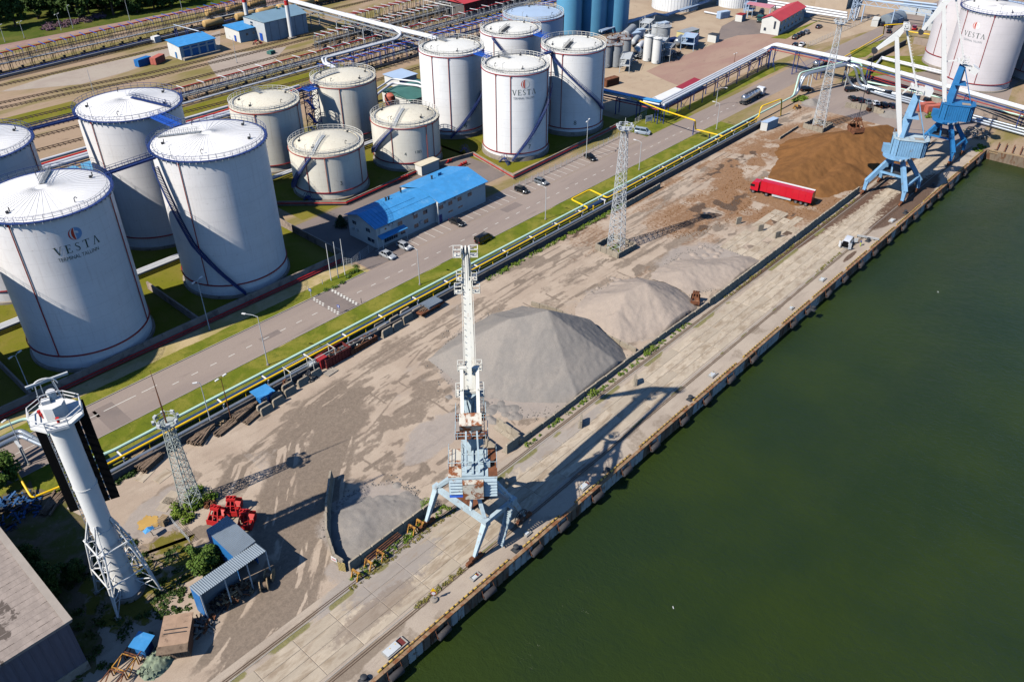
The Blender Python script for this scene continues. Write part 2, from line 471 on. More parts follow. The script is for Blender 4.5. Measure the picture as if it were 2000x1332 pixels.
g_moss = groundmat('mossy_ground',srgb(112,104,44),srgb(150,132,114),srgb(84,84,34),0.35,1.1,.46,.56,fine=4.0,bd=0.05)
def maskmat(name,base,layers,bd=0.015,rough=0.95):
 """ground with stain layers: masks in a colour attribute, edges broken up by fine noise"""
 m,nt,bs = new_mat(name)
 v = coords(nt,'World')
 vs_ = coords(nt,'World',scale=(0.3,1.5,1))
 n1 = noise(nt,v,0.12,6,0.65,0.3); n2 = noise(nt,v,1.3,6,0.75); n3 = noise(nt,v,7.0,3,0.7); n4 = noise(nt,vs_,0.6,6,0.7)
 c = mixc(nt,ramp(nt,n1,0.35,0.65),base[0],base[1])
 c = mixc(nt,mathn(nt,'MULTIPLY',ramp(nt,n4,0.5,0.72),0.55),c,base[2])
 at = nt.nodes.new('ShaderNodeVertexColor'); at.layer_name = 'stain'
 sp = nt.nodes.new('ShaderNodeSeparateColor'); nt.links.new(at.outputs['Color'],sp.inputs[0])
 outs = [sp.outputs[0],sp.outputs[1],sp.outputs[2],at.outputs['Alpha']]
 jit = mathn(nt,'MULTIPLY',mathn(nt,'SUBTRACT',n2,0.5),0.9)
 for o_,(col,col2,amt) in zip(outs,layers):
  f = ramp(nt,mathn(nt,'ADD',o_,mathn(nt,'MULTIPLY',jit,mathn(nt,'GREATER_THAN',o_,0.02))),0.32,0.68)
  cc = mixc(nt,ramp(nt,n2,0.35,0.7),col,col2)
  c = mixc(nt,mathn(nt,'MULTIPLY',f,amt),c,cc)
 n6 = noise(nt,v,3.0,6,0.8)
 c = mixc(nt,mathn(nt,'MULTIPLY',ramp(nt,n6,0.4,0.66),0.2),c,dim(base[1],1.15))
 c = mixc(nt,mathn(nt,'MULTIPLY',ramp(nt,n3,0.42,0.7),0.38),c,dim(base[0],0.5))
 nt.links.new(c,bs.inputs['Base Color'])
 bs.inputs['Roughness'].default_value = rough; bs.inputs['Specular IOR Level'].default_value = 0.15
 h = mathn(nt,'ADD',n2,mathn(nt,'MULTIPLY',n3,0.4))
 bump(nt,bs,h,0.6,bd)
 return m
yardm = maskmat('yard_dirt',(srgb(184,167,149),srgb(168,150,133),srgb(140,124,110)),
 [(srgb(100,89,79),srgb(126,112,99),0.88),(srgb(140,98,58),srgb(116,80,50),0.9),(srgb(152,144,138),srgb(166,156,148),0.85),(srgb(62,44,34),srgb(78,58,44),0.95)])
apronm = maskmat('apron_concrete',(srgb(178,164,148),srgb(164,150,136),srgb(140,126,114)),
 [(srgb(112,98,84),srgb(126,112,96),0.8),(srgb(84,56,40),srgb(66,46,36),0.95),(srgb(150,142,136),srgb(162,154,146),0.8),(srgb(96,98,44),srgb(126,120,60),0.9)],0.006)

# ------------------------------------------------------------------ the setting: land, water, sheets of paving
LAND_X,QY = 263.5,54.4
mb = MB()
mb.add([(-500,QY,0),(LAND_X,QY,0),(LAND_X,1500,0),(-500,1500,0)],[(0,1,2,3)])
mb.add([(LAND_X,-600,0),(1600,-600,0),(1600,1500,0),(LAND_X,1500,0)],[(0,1,2,3)])
struct(mb.build('ground',g_rail))

m,nt,bs = new_mat('harbour_water')
v = coords(nt,'World')
w1 = noise(nt,coords(nt,'World',scale=(1.0,0.55,1)),1.1,4,0.6,0.6)
w2 = noise(nt,v,4.5,3,0.6,0.3)
w3 = noise(nt,v,0.03,4,0.6)
hgt_ = mathn(nt,'ADD',w1,mathn(nt,'MULTIPLY',w2,0.45))
c = mixc(nt,ramp(nt,w3,0.35,0.65),srgb(44,57,22),srgb(36,50,25))
nt.links.new(c,bs.inputs['Base Color'])
bs.inputs['Roughness'].default_value = 0.16
bs.inputs['IOR'].default_value = 1.33
bs.inputs['Specular IOR Level'].default_value = 0.4
wp = ramp(nt,noise(nt,coords(nt,'World',scale=(.5,1.4,1)),.035,5,.65,.8),.35,.7)
bump(nt,bs,mathn(nt,'MULTIPLY',hgt_,mathn(nt,'ADD',mathn(nt,'MULTIPLY',wp,.5),.5)),0.8,0.28)
nt.links.new(mathn(nt,'ADD',mathn(nt,'MULTIPLY',wp,.16),.1),bs.inputs['Roughness'])
water_m = m
mb = MB(); mb.add([(-600,-900,-2.6),(1000,-900,-2.6),(1000,56,-2.6),(-600,56,-2.6)],[(0,1,2,3)])
struct(mb.build('water',water_m))

def sheet(name,polys,z,mat_):
 mb = MB()
 for p in polys: mb.poly(p,z)
 return struct(mb.build(name,mat_))
def rect(x0,y0,x1,y1): return [(x0,y0),(x1,y0),(x1,y1),(x0,y1)]
def rrect(x0,y0,x1,y1,seed,st=.7,amp=.16):
 r_ = random.Random(seed); o = []; n = int((x1 - x0)/st)
 for i in range(n + 1): o.append((x0 + (x1 - x0)*i/n,y0 + r_.uniform(0,amp) + (.35*max(0,math.sin(i*.13 + seed)) ** 6)))
 for i in range(n + 1): o.append((x1 - (x1 - x0)*i/n,y1 - r_.uniform(0,amp) - (.3*max(0,math.sin(i*.11 + seed)) ** 6)))
 return o
# road corridor and the land beside it
sheet('road',[rect(-120,123.7,300,133.3),[(300,123.7),(420,118),(900,90),(900,104),(420,131),(300,133.3)]],0.012,g_asphalt)
sheet('verge_grass',[rrect(-20,116.6,232,123.75,1),rrect(-20,133.35,97,137.1,2)],0.019,g_grass)
sheet('road_shoulder',[rect(-120,116.5,232,123.7),rect(-120,133.3,98,137.2)],0.0135,g_sand)
sheet('verge_sand',[rect(-120,137.0,97,140.6)],0.014,g_sand)
sheet('pipe_track_ground',[rect(-120,111.9,236,116.7)],0.014,g_grass)
sheet('compound_ground',[rect(-60,141.9,98,205),rect(103,165,160,216),rect(159,145.5,212,200)],0.014,g_bundgrass)
sheet('service_yard',[[(98.5,133.4),(112,133.4),(112,146),(160,146),(160,164),(98.5,164)]],0.013,g_asphalt2)
sheet('car_park',[rect(112.2,133.4,206,140.0)],0.0125,g_asphalt)
sheet('station_verge',[rect(206,133.4,232,147),rect(232,135.2,300,139.4)],0.016,g_grass)
sheet('plant_lot',[[(216,147.5),(322,139.8),(345,168),(345,262),(216,262)]],0.013,g_lot)
sheet('reddish_lot',[[(258.80,170.47),(254.60,159.21),(251.80,148.91),(313.56,150.97),(333.50,144.70),(334.34,162.14),(323.20,170.06),(308.45,170.83),(289.53,170.80),(272.95,171.49)]],0.018,g_pink)
sheet('plant_drive',[[(307.77,171.59),(323.20,170.06),(334.34,162.14),(350.77,175.89),(347.99,184.32),(331.62,182.27)]],0.017,g_asphalt2)
sheet('side_road',[[(262,101),(262,112),(300,112),(345,104),(420,80),(420,64),(330,66),(300,60),(262,60)]],0.013,g_asphalt)
sheet('far_paving',[[(330,140),(520,100),(520,300),(345,240)]],0.0115,g_lot)
sheet('office_verge',[[(328.75,157.99),(373.38,155.50),(362.09,155.28),(331.49,152.61)],[(332.70,126.18),(366.12,121.45),(328.77,118.34),(323.02,120.85)],[(294.29,112.80),(331.35,117.44),(346.81,99.98),(326.32,94.35),(307.04,107.12)]],0.02,g_grass)
sheet('rail_apron',[[(91.58,324.28),(111.37,329.39),(157.76,329.22),(185.89,337.58),(169.39,310.75),(152.40,319.54),(132.41,312.97),(114.35,311.15)]],0.012,groundmat('concrete_apron',srgb(164,150,138),srgb(172,160,146),srgb(146,134,124),0.08,0.5))
sheet('yard_apron',[[(158.03,301.19),(166.36,305.83),(190.18,295.81),(168.13,277.34),(148.57,276.90)]],0.0125,MATS['concrete_apron'])
sheet('track_platform',[[(115.46,386.93),(214.30,388.26),(259.64,336.61),(184.70,377.91),(153.39,376.88),(111.40,376.28)]],0.012,groundmat('reddish_gravel',srgb(150,122,114),srgb(164,138,124),srgb(126,104,98),0.1,0.6))
sheet('field_grass',[[(60,388),(190,381),(230,378),(300,378),(300,620),(60,620)]],0.014,groundmat('meadow',srgb(74,88,28),srgb(98,98,44),srgb(56,70,26),.06,.3,fine=2.0,bd=.08))
sheet('rail_grass',[rect(40,284,104,296),rect(118,254,190,262)],0.012,g_bundgrass)
sheet('overgrown_corner',[rect(-30,69.5,20,111)],0.009,g_rough)
def ragged(pts,seed,amp=.9,n=7):
 o = []; r_ = random.Random(seed)
 for p,q in zip(pts,pts[1:] + pts[:1]):
  for i in range(n): f = i/n; o.append((p[0] + (q[0] - p[0])*f + r_.uniform(-amp,amp),p[1] + (q[1] - p[1])*f + r_.uniform(-amp,amp)))
 return o
sheet('mossy_ground',[ragged([(22.98,95.55),(28.62,95.87),(30.40,91.69),(26.05,85.33),(22.68,85.14),(19.58,83.57),(15.27,83.58),(13.56,90.21),(15.33,97.16),(19.02,97.14)],3)],0.062,g_moss)
sheet('scrub_ground',[ragged([(9.95,121.87),(19.04,121.67),(21.53,109.08),(20.79,100.83),(16.19,89.77),(11.35,81.18),(7.88,80.76),(9.16,97.53)],5)],0.058,g_rough)

# quay apron with stain masks
def zflat(h): return lambda X,Y: np.full_like(X,h)
apron,co = grid_mesh('quay_apron',-40,LAND_X,QY,69.2,0.3,zflat(0.012),apronm)
struct(apron)
x,y = co[:,0],co[:,1]
st = np.zeros((len(co),4))
st[:,0] = np.clip(sstep(-np.abs(y - 67.6),-1.3,-0.1)*0.62 + sstep(-np.abs(y - 57.9),-0.8,-0.1)*0.6 + 0.7*sstep(blob(x,y,33,57.5,9,1.2),0,.4) + 0.6*sstep(blob(x,y,42,61.5,7,1.6,.2),0,.5) + sstep(fbm(x,y,5,4,3),.6,.75)*.5,0,1)
st[:,1] = np.clip(sstep(blob(x,y,214,58.5,26,4.6),-0.05,0.35) + sstep(blob(x,y,200,67.2,40,1.4),0,.4) + sstep(blob(x,y,168,67.8,30,.8),0,.4)*.8 + sstep(blob(x,y,176,56.3,5,.8),0,.5)*.8,0,1)
st[:,2] = np.clip(sstep(blob(x,y,44,66.5,12,4),-.05,.4) + sstep(blob(x,y,76,66.5,14,2),0,.5)*.7,0,1)
st[:,3] = np.clip(sstep(-np.abs(y - 66.9),-.9,-.1)*sstep(fbm(x,y,7,3,9),.46,.62)*.9 + sstep(-np.abs(y - 58.3),-.6,0)*sstep(fbm(x,y,6,3,21),.55,.7)*.9,0,1)*(x < 185)
set_col(apron,'stain',st)
# slabs of the quay road: one object each, sharing a mesh
def slab_mesh(sx,sy,h=0.05,bev=0.05):
 mb = MB()
 V = [(-sx/2,-sy/2,0),(sx/2,-sy/2,0),(sx/2,sy/2,0),(-sx/2,sy/2,0)]
 k = bev
 V += [(-sx/2,-sy/2,h*.5),(sx/2,-sy/2,h*.5),(sx/2,sy/2,h*.5),(-sx/2,sy/2,h*.5)]
 V += [(-sx/2 + k,-sy/2 + k,h),(sx/2 - k,-sy/2 + k,h),(sx/2 - k,sy/2 - k,h),(-sx/2 + k,sy/2 - k,h)]
 F = [(0,1,5,4),(1,2,6,5),(2,3,7,6),(3,0,4,7),(4,5,9,8),(5,6,10,9),(6,7,11,10),(7,4,8,11),(8,9,10,11)]
 return mb.add(V,F)
def peatslab():
 m = slabm; nt = m.node_tree; bs = nt.nodes['Principled BSDF']
 link = [l for l in nt.links if l.to_socket == bs.inputs['Base Color']][0]
 c = link.from_socket
 v = coords(nt,'World'); sp = nt.nodes.new('ShaderNodeSeparateXYZ'); nt.links.new(v,sp.inputs[0])
 n = noise(nt,coords(nt,'World',scale=(0.35,1,1)),0.55,6,0.7)
 n5 = noise(nt,v,0.9,6,0.7)
 def el(cx,cy,rx,ry):
  a = mathn(nt,'DIVIDE',mathn(nt,'SUBTRACT',sp.outputs['X'],cx),rx); b = mathn(nt,'DIVIDE',mathn(nt,'SUBTRACT',sp.outputs['Y'],cy),ry)
  return mathn(nt,'SUBTRACT',1.0,mathn(nt,'SQRT',mathn(nt,'ADD',mathn(nt,'MULTIPLY',a,a),mathn(nt,'MULTIPLY',b,b))))
 jit = mathn(nt,'MULTIPLY',mathn(nt,'SUBTRACT',n5,0.5),1.6)
 for (cx,cy,rx,ry,col,k) in ((206,67.5,32,3.2,srgb(88,60,44),.95),(216,58,24,4.2,srgb(84,58,42),.95),(46,65,10,3.4,srgb(146,138,132),.8),(40,62,9,2.2,srgb(132,118,106),.7),(84,66,16,2.0,srgb(150,142,136),.7)):
  f = ramp(nt,mathn(nt,'ADD',el(cx,cy,rx,ry),jit),0.05,0.35)
  c = mixc(nt,mathn(nt,'MULTIPLY',f,k),c,col)
 # long wheel streaks
 c = mixc(nt,mathn(nt,'MULTIPLY',ramp(nt,n,0.5,0.68),0.6),c,srgb(142,124,106))
 nt.links.new(c,bs.inputs['Base Color'])
peatslab()
LX,LW = 5.88,1.86
s0 = slab_mesh(LX - 0.07,LW - 0.06).build('slab',slabm,apron)
first = True
k = 0
for i in range(-2,44):
 for j in range(4):
  o = s0 if first else s0.copy()
  if not first: C.objects.link(o)
  first = False
  o.location = (-11.4 + i*LX + LX/2,58.92 + j*LW + LW/2,0.012 + random.uniform(0,.012))
  o.rotation_euler = (random.uniform(-.002,.002),random.uniform(-.002,.002),0)
# rails of the crane track
for yy in (57.95,67.75):
 for dy in (-0.16,0.16):
  mb = MB(); mb.b2(-40,yy + dy - .045,0.0,262,yy + dy + .045,0.075); mb.build('crane_rail',ballast_rail,apron)
mb = MB(); mb.b2(-40,67.2,0,262,67.32,0.06); mb.b2(-40,58.45,0,262,58.55,.06); mb.build('rail_kerb',kerbm,apron)

# ------------------------------------------------------------------ quay wall
panelwhite = paint('painted_sheet_pile',srgb(176,180,176),0.7,0.12,0.8,srgb(120,88,62),0.52,0.66,1.1,tint=0.2,stretch=(1,1,.35))
panelrust = paint('rusting_sheet_pile',srgb(126,112,96),0.9,0.25,0.9,srgb(96,66,46),0.48,0.62,1.0,tint=0.5,stretch=(1,1,.3))
caprust = paint('rusted_cap_steel',srgb(150,124,96),0.85,0.25,0.9,srgb(122,78,48),0.45,0.6,1.2)
mb = MB(); mb.b2(-60,54.1,-6,LAND_X,54.55,-0.02)
qw = struct(mb.build('quay_wall',panelrust))
mb = MB(); mb.b2(-60,53.86,-0.16,LAND_X - .3,54.38,0.05); mb.build('cap_beam',caprust,qw)
pmesh = {}
def panel(w,m_):
 mb = MB(); mb.add([(-w/2,0.14,-3.0),(-w/2 + .12,0,-3.0),(w/2 - .12,0,-3.0),(w/2,0.14,-3.0),(-w/2,0.14,-.2),(-w/2 + .12,0,-.2),(w/2 - .12,0,-.2),(w/2,0.14,-.2)],
                      [(0,1,5,4),(1,2,6,5),(2,3,7,6),(4,5,6,7)])
 return mb.build('sheet_pile_panel',m_,qw)
pw,pr_ = panel(1.25,panelwhite),panel(1.25,panelrust)
used = set()
xx = 24.0; q = 0
while xx < 263:
 iswhite = (vnoise(np.array([xx]),np.array([0.5]),2.8,4)[0] > (.62 if xx < 62 else .44))
 o = (pw if iswhite else pr_)
 if iswhite in used: o = o.copy(); C.objects.link(o)
 used.add(iswhite)
 o.location = (xx,53.96 + random.uniform(-.02,.02),0); xx += 1.28
# yellow and black wheel kerb along the edge, in lengths with gaps at the bollards
m,nt,bs = new_mat('yellow_black_stripes')
v = coords(nt,rnd=False); sp = nt.nodes.new('ShaderNodeSeparateXYZ'); nt.links.new(v,sp.inputs[0])
f = ramp(nt,mathn(nt,'FRACT',mathn(nt,'DIVIDE',sp.outputs['X'],0.9)),0.62,0.66)
n_ = noise(nt,coords(nt),1.2,5,0.7)
c = mixc(nt,f,srgb(204,168,78),srgb(52,46,40))
c = mixc(nt,ramp(nt,n_,0.42,0.62),c,srgb(146,112,76))
nt.links.new(c,bs.inputs['Base Color']); bs.inputs['Roughness'].default_value = .7
stripes = m
for xa,xb in ((34.2,58.4),(61.5,69.8),(73.5,88),(90.5,105),(107,122),(124.5,138.5),(140,152),(153.5,168),(170,181),(183,197),(198.5,214),(216,231),(233,249),(250.5,262)):
 mb = MB(); L = xb - xa
 prof = [(-.17,0.04),(-.1,.27),(.1,.27),(.17,.04)]
 V = [(a,p[0],p[1]) for a in (0,L) for p in prof]
 mb.add(V,[(0,1,5,4),(1,2,6,5),(2,3,7,6),(0,3,2,1),(4,5,6,7)])
 mb.build('wheel_kerb',stripes,qw,loc=(xa,54.55,0))
# end of the quay: return wall
mb = MB(); mb.b2(LAND_X - .2,-600,-6,LAND_X + .3,54.3,0.05)
struct(mb.build('return_wall',panelrust))

# ------------------------------------------------------------------ the dirt yard
def yz(X,Y): return 0.02 + 0.05*(fbm(X,Y,3.0,4,2) - .5)*(X > 15)
yard,co = grid_mesh('yard',6,262.5,69.2,111.8,0.25,yz,yardm)
struct(yard)
x,y = co[:,0],co[:,1]
wx = x + 4.5*(fbm(x,y,5,4,31) - .5); wy = y + 3.4*(fbm(x,y,4,4,47) - .5)
brk = sstep(fbm(x*.7,y*1.3,2.0,4,71),.36,.56)
st = np.zeros((len(co),4))
streak = fbm(x*1.0,y,2.2,4,77)
# dark churned soil from the gate to the shed, streaked along the wheel tracks
def track_mask(pts,width,seed,amt):
 best = np.full_like(x,1e9); sd = np.zeros_like(x); ss = np.zeros_like(x); acc = 0.0
 for (x0,y0),(x1,y1) in zip(pts[:-1],pts[1:]):
  L = math.hypot(x1 - x0,y1 - y0); tu = ((x - x0)*(x1 - x0) + (y - y0)*(y1 - y0))/L ** 2; t = np.clip(tu,0,1)
  dx,dy = x - x0 - t*(x1 - x0),y - y0 - t*(y1 - y0); d = np.hypot(dx,dy); sg = np.sign((x1 - x0)*dy - (y1 - y0)*dx); m_ = d < best
  best = np.where(m_,d,best); sd = np.where(m_,d*sg,sd); ss = np.where(m_,acc + tu*L,ss); acc += L
 sd = sd + .5*(fbm(x,y,3,3,seed + 8) - .5); str_ = fbm(ss/9.0 + 40,sd*1.4 + 40,1.0,4,seed)
 ends = sstep(ss + 5*(fbm(x,y,3,3,seed + 1) - .5),-2.5,4.0)*sstep(acc - ss + 5*(fbm(x,y,3,3,seed + 2) - .5),-2.5,4.0)
 return ends*sstep(-best + 2.4*(fbm(x,y,4,3,seed + 3) - .5),-width,-width*.45)*sstep(str_,.26,.5)*amt
D = track_mask([(71.84,101.90),(62.38,100.28),(54.47,96.98),(47.79,89.89),(42.70,84.13),(37.83,79.17)],8.0,12,1.0)
D = np.maximum(D,track_mask([(67.24,99.18),(60.41,96.30),(53.70,90.38),(45.16,82.97),(38.20,75.97),(29.97,69.72),(21.94,66.32),(15.71,64.21)],5.6,32,1.0))
D = np.maximum(D,track_mask([(61.77,100.95),(50.99,100.82),(43.47,99.90),(36.83,93.76)],3.6,52,.8))
D = np.maximum(D,track_mask([(37.83,79.17),(29.77,74.80),(23.46,72.26),(18.00,70.44)],3.4,62,.85))
def wheel_tracks(pts,seed,amt=.8):
 o_ = np.zeros_like(x)
 for off in (-1.0,1.0):
  q = []
  for k,p in enumerate(pts):
   a_ = pts[max(0,k - 1)]; b_ = pts[min(len(pts) - 1,k + 1)]; L = math.hypot(b_[0] - a_[0],b_[1] - a_[1]); q.append((p[0] - (b_[1] - a_[1])/L*off,p[1] + (b_[0] - a_[0])/L*off))
  o_ = np.maximum(o_,sstep(-pathdist(x + .4*(fbm(x,y,5,2,seed) - .5),y + .4*(fbm(x,y,5,2,seed + 1) - .5),q),-.42,-.12))
 return o_*sstep(fbm(x,y,6,3,seed + 5),.34,.6)*amt
for i_,(pts_,am) in enumerate((([(40,100),(60,101),(90,104),(130,105.5),(180,103),(215,106)],.7),([(46,93),(70,98),(100,104),(150,106.5),(200,107)],.65),([(48,84),(62,92),(85,101),(120,103.5),(160,100),(185,92)],.6),([(36,104),(60,104.5),(100,107),(160,108.5),(230,108)],.7),([(55,90),(75,91),(82,80),(80,74)],.6),([(118,98),(132,95),(138,88),(150,90),(170,88),(190,78)],.6),([(30,70.5),(38,78),(41,88),(48,95),(70,103)],.7),([(34,70.2),(40,80),(46,92),(60,100)],.7))):
 D = np.maximum(D,wheel_tracks(pts_,200 + i_*7,am))
LN = fbm(x/16.0,y*.8,1.0,5,83)
D = np.maximum(D,sstep(LN,.5,.68)*.55*(y > 84)*sstep(x,55,75))
D = np.maximum(D,sstep(fbm(x/3.2,y*.9,2.2,4,84),.54,.7)*.6*(x > 44))
# patches along the old slab joints
J = np.zeros_like(x)
for yy,xa,xb in ((76.5,56,84),(80.5,52,88),(84.2,50,96),(87.8,50,98),(91.5,52,100),(95.2,60,104),(82,120,165),(87,112,170),(92,110,175),(97,120,190)):
 J = np.maximum(J,sstep(-np.abs(y - yy - .5*(fbm(x,y,5,2,5) - .5)),-.75,-.1)*(x > xa)*(x < xb)*sstep(vnoise(x,y,3.2,int(yy*10)),.42,.66))
for k_ in range(24):
 xj = 52 + k_*5.9
 J = np.maximum(J,sstep(-np.abs(x - xj - .5*(fbm(x,y,4,2,6) - .5)),-.4,-.1)*(y > 75)*(y < 99)*sstep(vnoise(x,y,2.6,k_ + 300),.5,.7)*.8)
D = np.maximum(D,J*.85)
for px,py,r1,r2,a in ((1010,660,0,0,0),):
 pass
for cx,cy,rx,ry,a in ((27,97,7,4,.4),(30,92,5,3,0),(79,88,2.6,1.3,.3),(74,86.5,2,1,.1),(86,91.5,2.4,1.2,.2),(90,97,3.2,.7,.05),(64,83,3,.9,.3),(58,74.5,2,1.6,0),(62,77.5,2.6,1.2,.5),(66,79.5,3.2,1,.2),(118,104.5,5,.9,0),(126,102.5,3.5,.8,.1),(140,96.4,4,1.2,.2),(139,88.5,3.4,2.2,.4),(143,84.5,4.5,2.4,-.2),(133,82.5,3.2,1.4,.6),(152,86.5,5,1.3,.1),(160,79,4,2.2,.1),(168,84,4,3,.2),(166,74,3.4,2.4,0),(157,91,3,1,0)):
 D = np.maximum(D,sstep(blob(wx,wy,cx,cy,rx*1.3,ry*1.2,a),-.1,.6)*brk*.9)
bl = fbm(x/1.9 + 9,y + 5,2.1,5,411)
D = np.maximum(D,sstep(bl,.56,.7)*.62*sstep(x,46,54)*sstep(-x,-112,-100)*(y < 101))
D = np.maximum(D,sstep(fbm(x/1.5,y,2.4,5,431),.53,.68)*.55*(x > 20)*(x < 46)*(y > 88)*(y < 106))
D = np.maximum(D,sstep(fbm(x/2.4,y,2.6,5,451),.56,.7)*.5*sstep(x,100,112)*(x < 190))
st[:,0] = D*(1 - sstep(blob(x,y,97,84,15,16),0,.3))
# peat: brown ground all round the big brown heap
B = sstep(blob(wx,wy,222,86,52,24),-.25,.25)*.75
B = np.maximum(B,sstep(blob(wx,wy,172,95,34,10,-.1),-.2,.5)*.62)
B = np.maximum(B,sstep(-np.abs(y - 109.3),-2.4,-.2)*sstep(x,135,150)*(x < 235)*.6)
B *= sstep(fbm(x,y,5,4,91),.2,.5)
B *= sstep(x,126,168)
B = np.maximum(B,sstep(fbm(x/4,y,3.0,4,141),.4,.62)*.5*sstep(x,98,150)*(y > 82))
st[:,1] = B
# pale grey stone dust
Gd = sstep(blob(wx,wy,97,84,19,19),-.02,.18)*.75
for cx,cy,rx,ry in ((30,100,8,5),(51,76,9.5,7.5),(124,80,14,13),(150,79,15,11),(44,70.5,7,3.4),(70,82,9,5)):
 Gd = np.maximum(Gd,sstep(blob(wx,wy,cx,cy,rx,ry),-.05,.3)*.7)
Gd = np.maximum(Gd,sstep(fbm(x,y,9,4,55),.58,.72)*.45*(x < 130)*(x > 45))
st[:,2] = Gd
# very dark peat crumbs
K = sstep(blob(wx,wy,176,92.5,18,5.2,-.05),-.1,.5)*sstep(fbm(x,y,3,4,8),.42,.62)
for cx,cy,rx,ry in ((184,78,6,2.5),(178,73,5,2.4),(168,89,7,2.2),(140,80,4,1.6),(137,86.5,4,1.5),(205,104,20,2.2),(150,110,16,.9)):
 K = np.maximum(K,sstep(blob(wx,wy,cx,cy,rx,ry),0,.5)*sstep(fbm(x,y,2.4,4,18),.4,.58))
K = np.maximum(K,sstep(-np.abs(y - 69.7),-.7,-.1)*.8*sstep(x,140,165))
st[:,3] = K
set_col(yard,'stain',st)
# old concrete plates left in the yard
pl0 = slab_mesh(2.9,1.9,0.06,0.06).build('concrete_plate',slabm,yard)
first = True
for ix in range(9):
 for iy in range(5):
  if (ix + 2*iy) % 7 == 5 or (ix > 6 and iy < 1): continue
  o = pl0 if first else pl0.copy()
  if not first: C.objects.link(o)
  first = False
  o.location = (161.5 + ix*2.98 + random.uniform(-.04,.04),72.0 + iy*1.97 + random.uniform(-.04,.04),0.022 + random.uniform(0,.02))
for (px_,py_),rz in (((33.77,107.11),.2),((32.17,101.81),.4),((31.02,100.98),.5),((31.90,109.52),.4)):
 o = pl0.copy(); C.objects.link(o); o.location = (px_,py_,.03); o.rotation_euler = (0,0,rz)
# road kerbs and lines
mb = MB(); mb.b2(-120,133.3,0,97,133.48,.13); mb.b2(-120,123.55,0,232,123.68,.1); struct(mb.build('kerb',kerbm))
road_o = bpy.data.objects['road']
def mark(x0,y0,x1,y1,z=0.0165,name='lane_dash',m_=marking):
 mb = MB(); mb.poly(rect(x0,y0,x1,y1),z); return mb.build(name,m_,road_o)
xx = 47.0
while xx < 250:
 if not (81 < xx < 88): mark(xx,127.85,xx + 1.35,128.0)
 xx += 3.92
for xa in (31,35,38,42.1): mark(xa,129.85,xa + 3.0,130.0)
mark(20,130.0,28,130.12,name='lane_line')
for i in range(32):
 xa = 113.5 + i*2.62
 if xa < 204: mark(xa,133.9,xa + .12,138.6,name='bay_line')
mark(128,139.2,141.5,139.42,.02,'yellow_line',yellow)
for xa,xb,ya,yb in ((33.5,37.2,123.9,131.5),(30,34,129.0,131.2),(66,70.5,127.2,128.8),(140,146,130,132.6)): mark(xa,ya,xb,yb,.0142,'asphalt_patch',g_asphalt2)
# raised crossing with white blocks on both ramps
mb = MB()
mb.add([(81.9,123.9,0.013),(82.9,123.9,.1),(86.7,123.9,.1),(87.7,123.9,.013),(81.9,133.1,.013),(82.9,133.1,.1),(86.7,133.1,.1),(87.7,133.1,.013)],[(0,1,5,4),(1,2,6,5),(2,3,7,6),(0,3,2,1),(4,5,6,7)])
mb.build('speed_table',g_asphalt2,road_o)
for side,xa in ((0,82.0),(1,86.8)):
 for i in range(18):
  for j in range(2):
   if (i + j) % 2: continue
   x0 = xa + j*.42; z = .02 + (.085*(j + .5)/2.2 if side == 0 else .085*(1.7 - j)/2.2)
   if side == 0 and i in (8,9): continue
   o = mark(x0,124.1 + i*.5,x0 + .42,124.6 + i*.5,z + .012,'white_block')
# railway tracks
def track(name,label,pts,spacing=1.2):
 t = thing(name,label,'railway track',(pts[0][0],pts[0][1],0))
 P0 = [Vector((a,b,0)) for a,b in pts]
 for sgn in (-1,1):
  mb = MB()
  for p,q in zip(P0[:-1],P0[1:]):
   d = (q - p).normalized(); nrm = Vector((-d.y,d.x,0))*(.76*sgn)
   mb.bar(p + nrm + Vector((0,0,.2)),q + nrm + Vector((0,0,.2)),.12,.16)
  mb.build('rail',ballast_rail,t,world=True)
 mb = MB()
 for p,q in zip(P0[:-1],P0[1:]):
  d = (q - p); L = d.length; d.normalize(); nrm = Vector((-d.y,d.x,0)); k = 0.0
  while k < L:
   c = p + d*k; mb.bar(c - nrm*1.3 + Vector((0,0,.06)),c + nrm*1.3 + Vector((0,0,.06)),.26,.12); k += spacing
 mb.build('sleepers',sleeper,t,world=True,kind='stuff')
 return t
TR = [(304,'second railway track in front of the blue-roofed store'),(298.5,'railway track nearest the white rack, behind the big white tanks'),(331,'railway track along the near side of the far blue rack'),
      (341.5,'railway track carrying the ochre tank wagons'),(346,'railway track under the far red pipe line'),(357,'railway track behind the far red pipe line'),(363,'railway track beside the field of grass'),
      (274.5,'railway track between the white tanks and the near rack'),(267.5,'railway track crossing behind the leftmost white tank'),(256,'railway track just behind the two cream tanks'),(236,'railway track behind the green-roofed shed'),(280,'railway track under the near red rack'),(287,'railway track on the far side of the near red rack')]
for yy,lb in TR:
 bend = 10.0 if 290 < yy < 310 else 5.0 if yy < 300 else 0.0
 x0 = 60.0
 if yy in (236,): x0 = 160
 track('railway_track',lb,[(x0,yy + bend*1.1),(105,yy + bend*.6),(135,yy + bend*.1),(165,yy),(330,yy)],1.5)

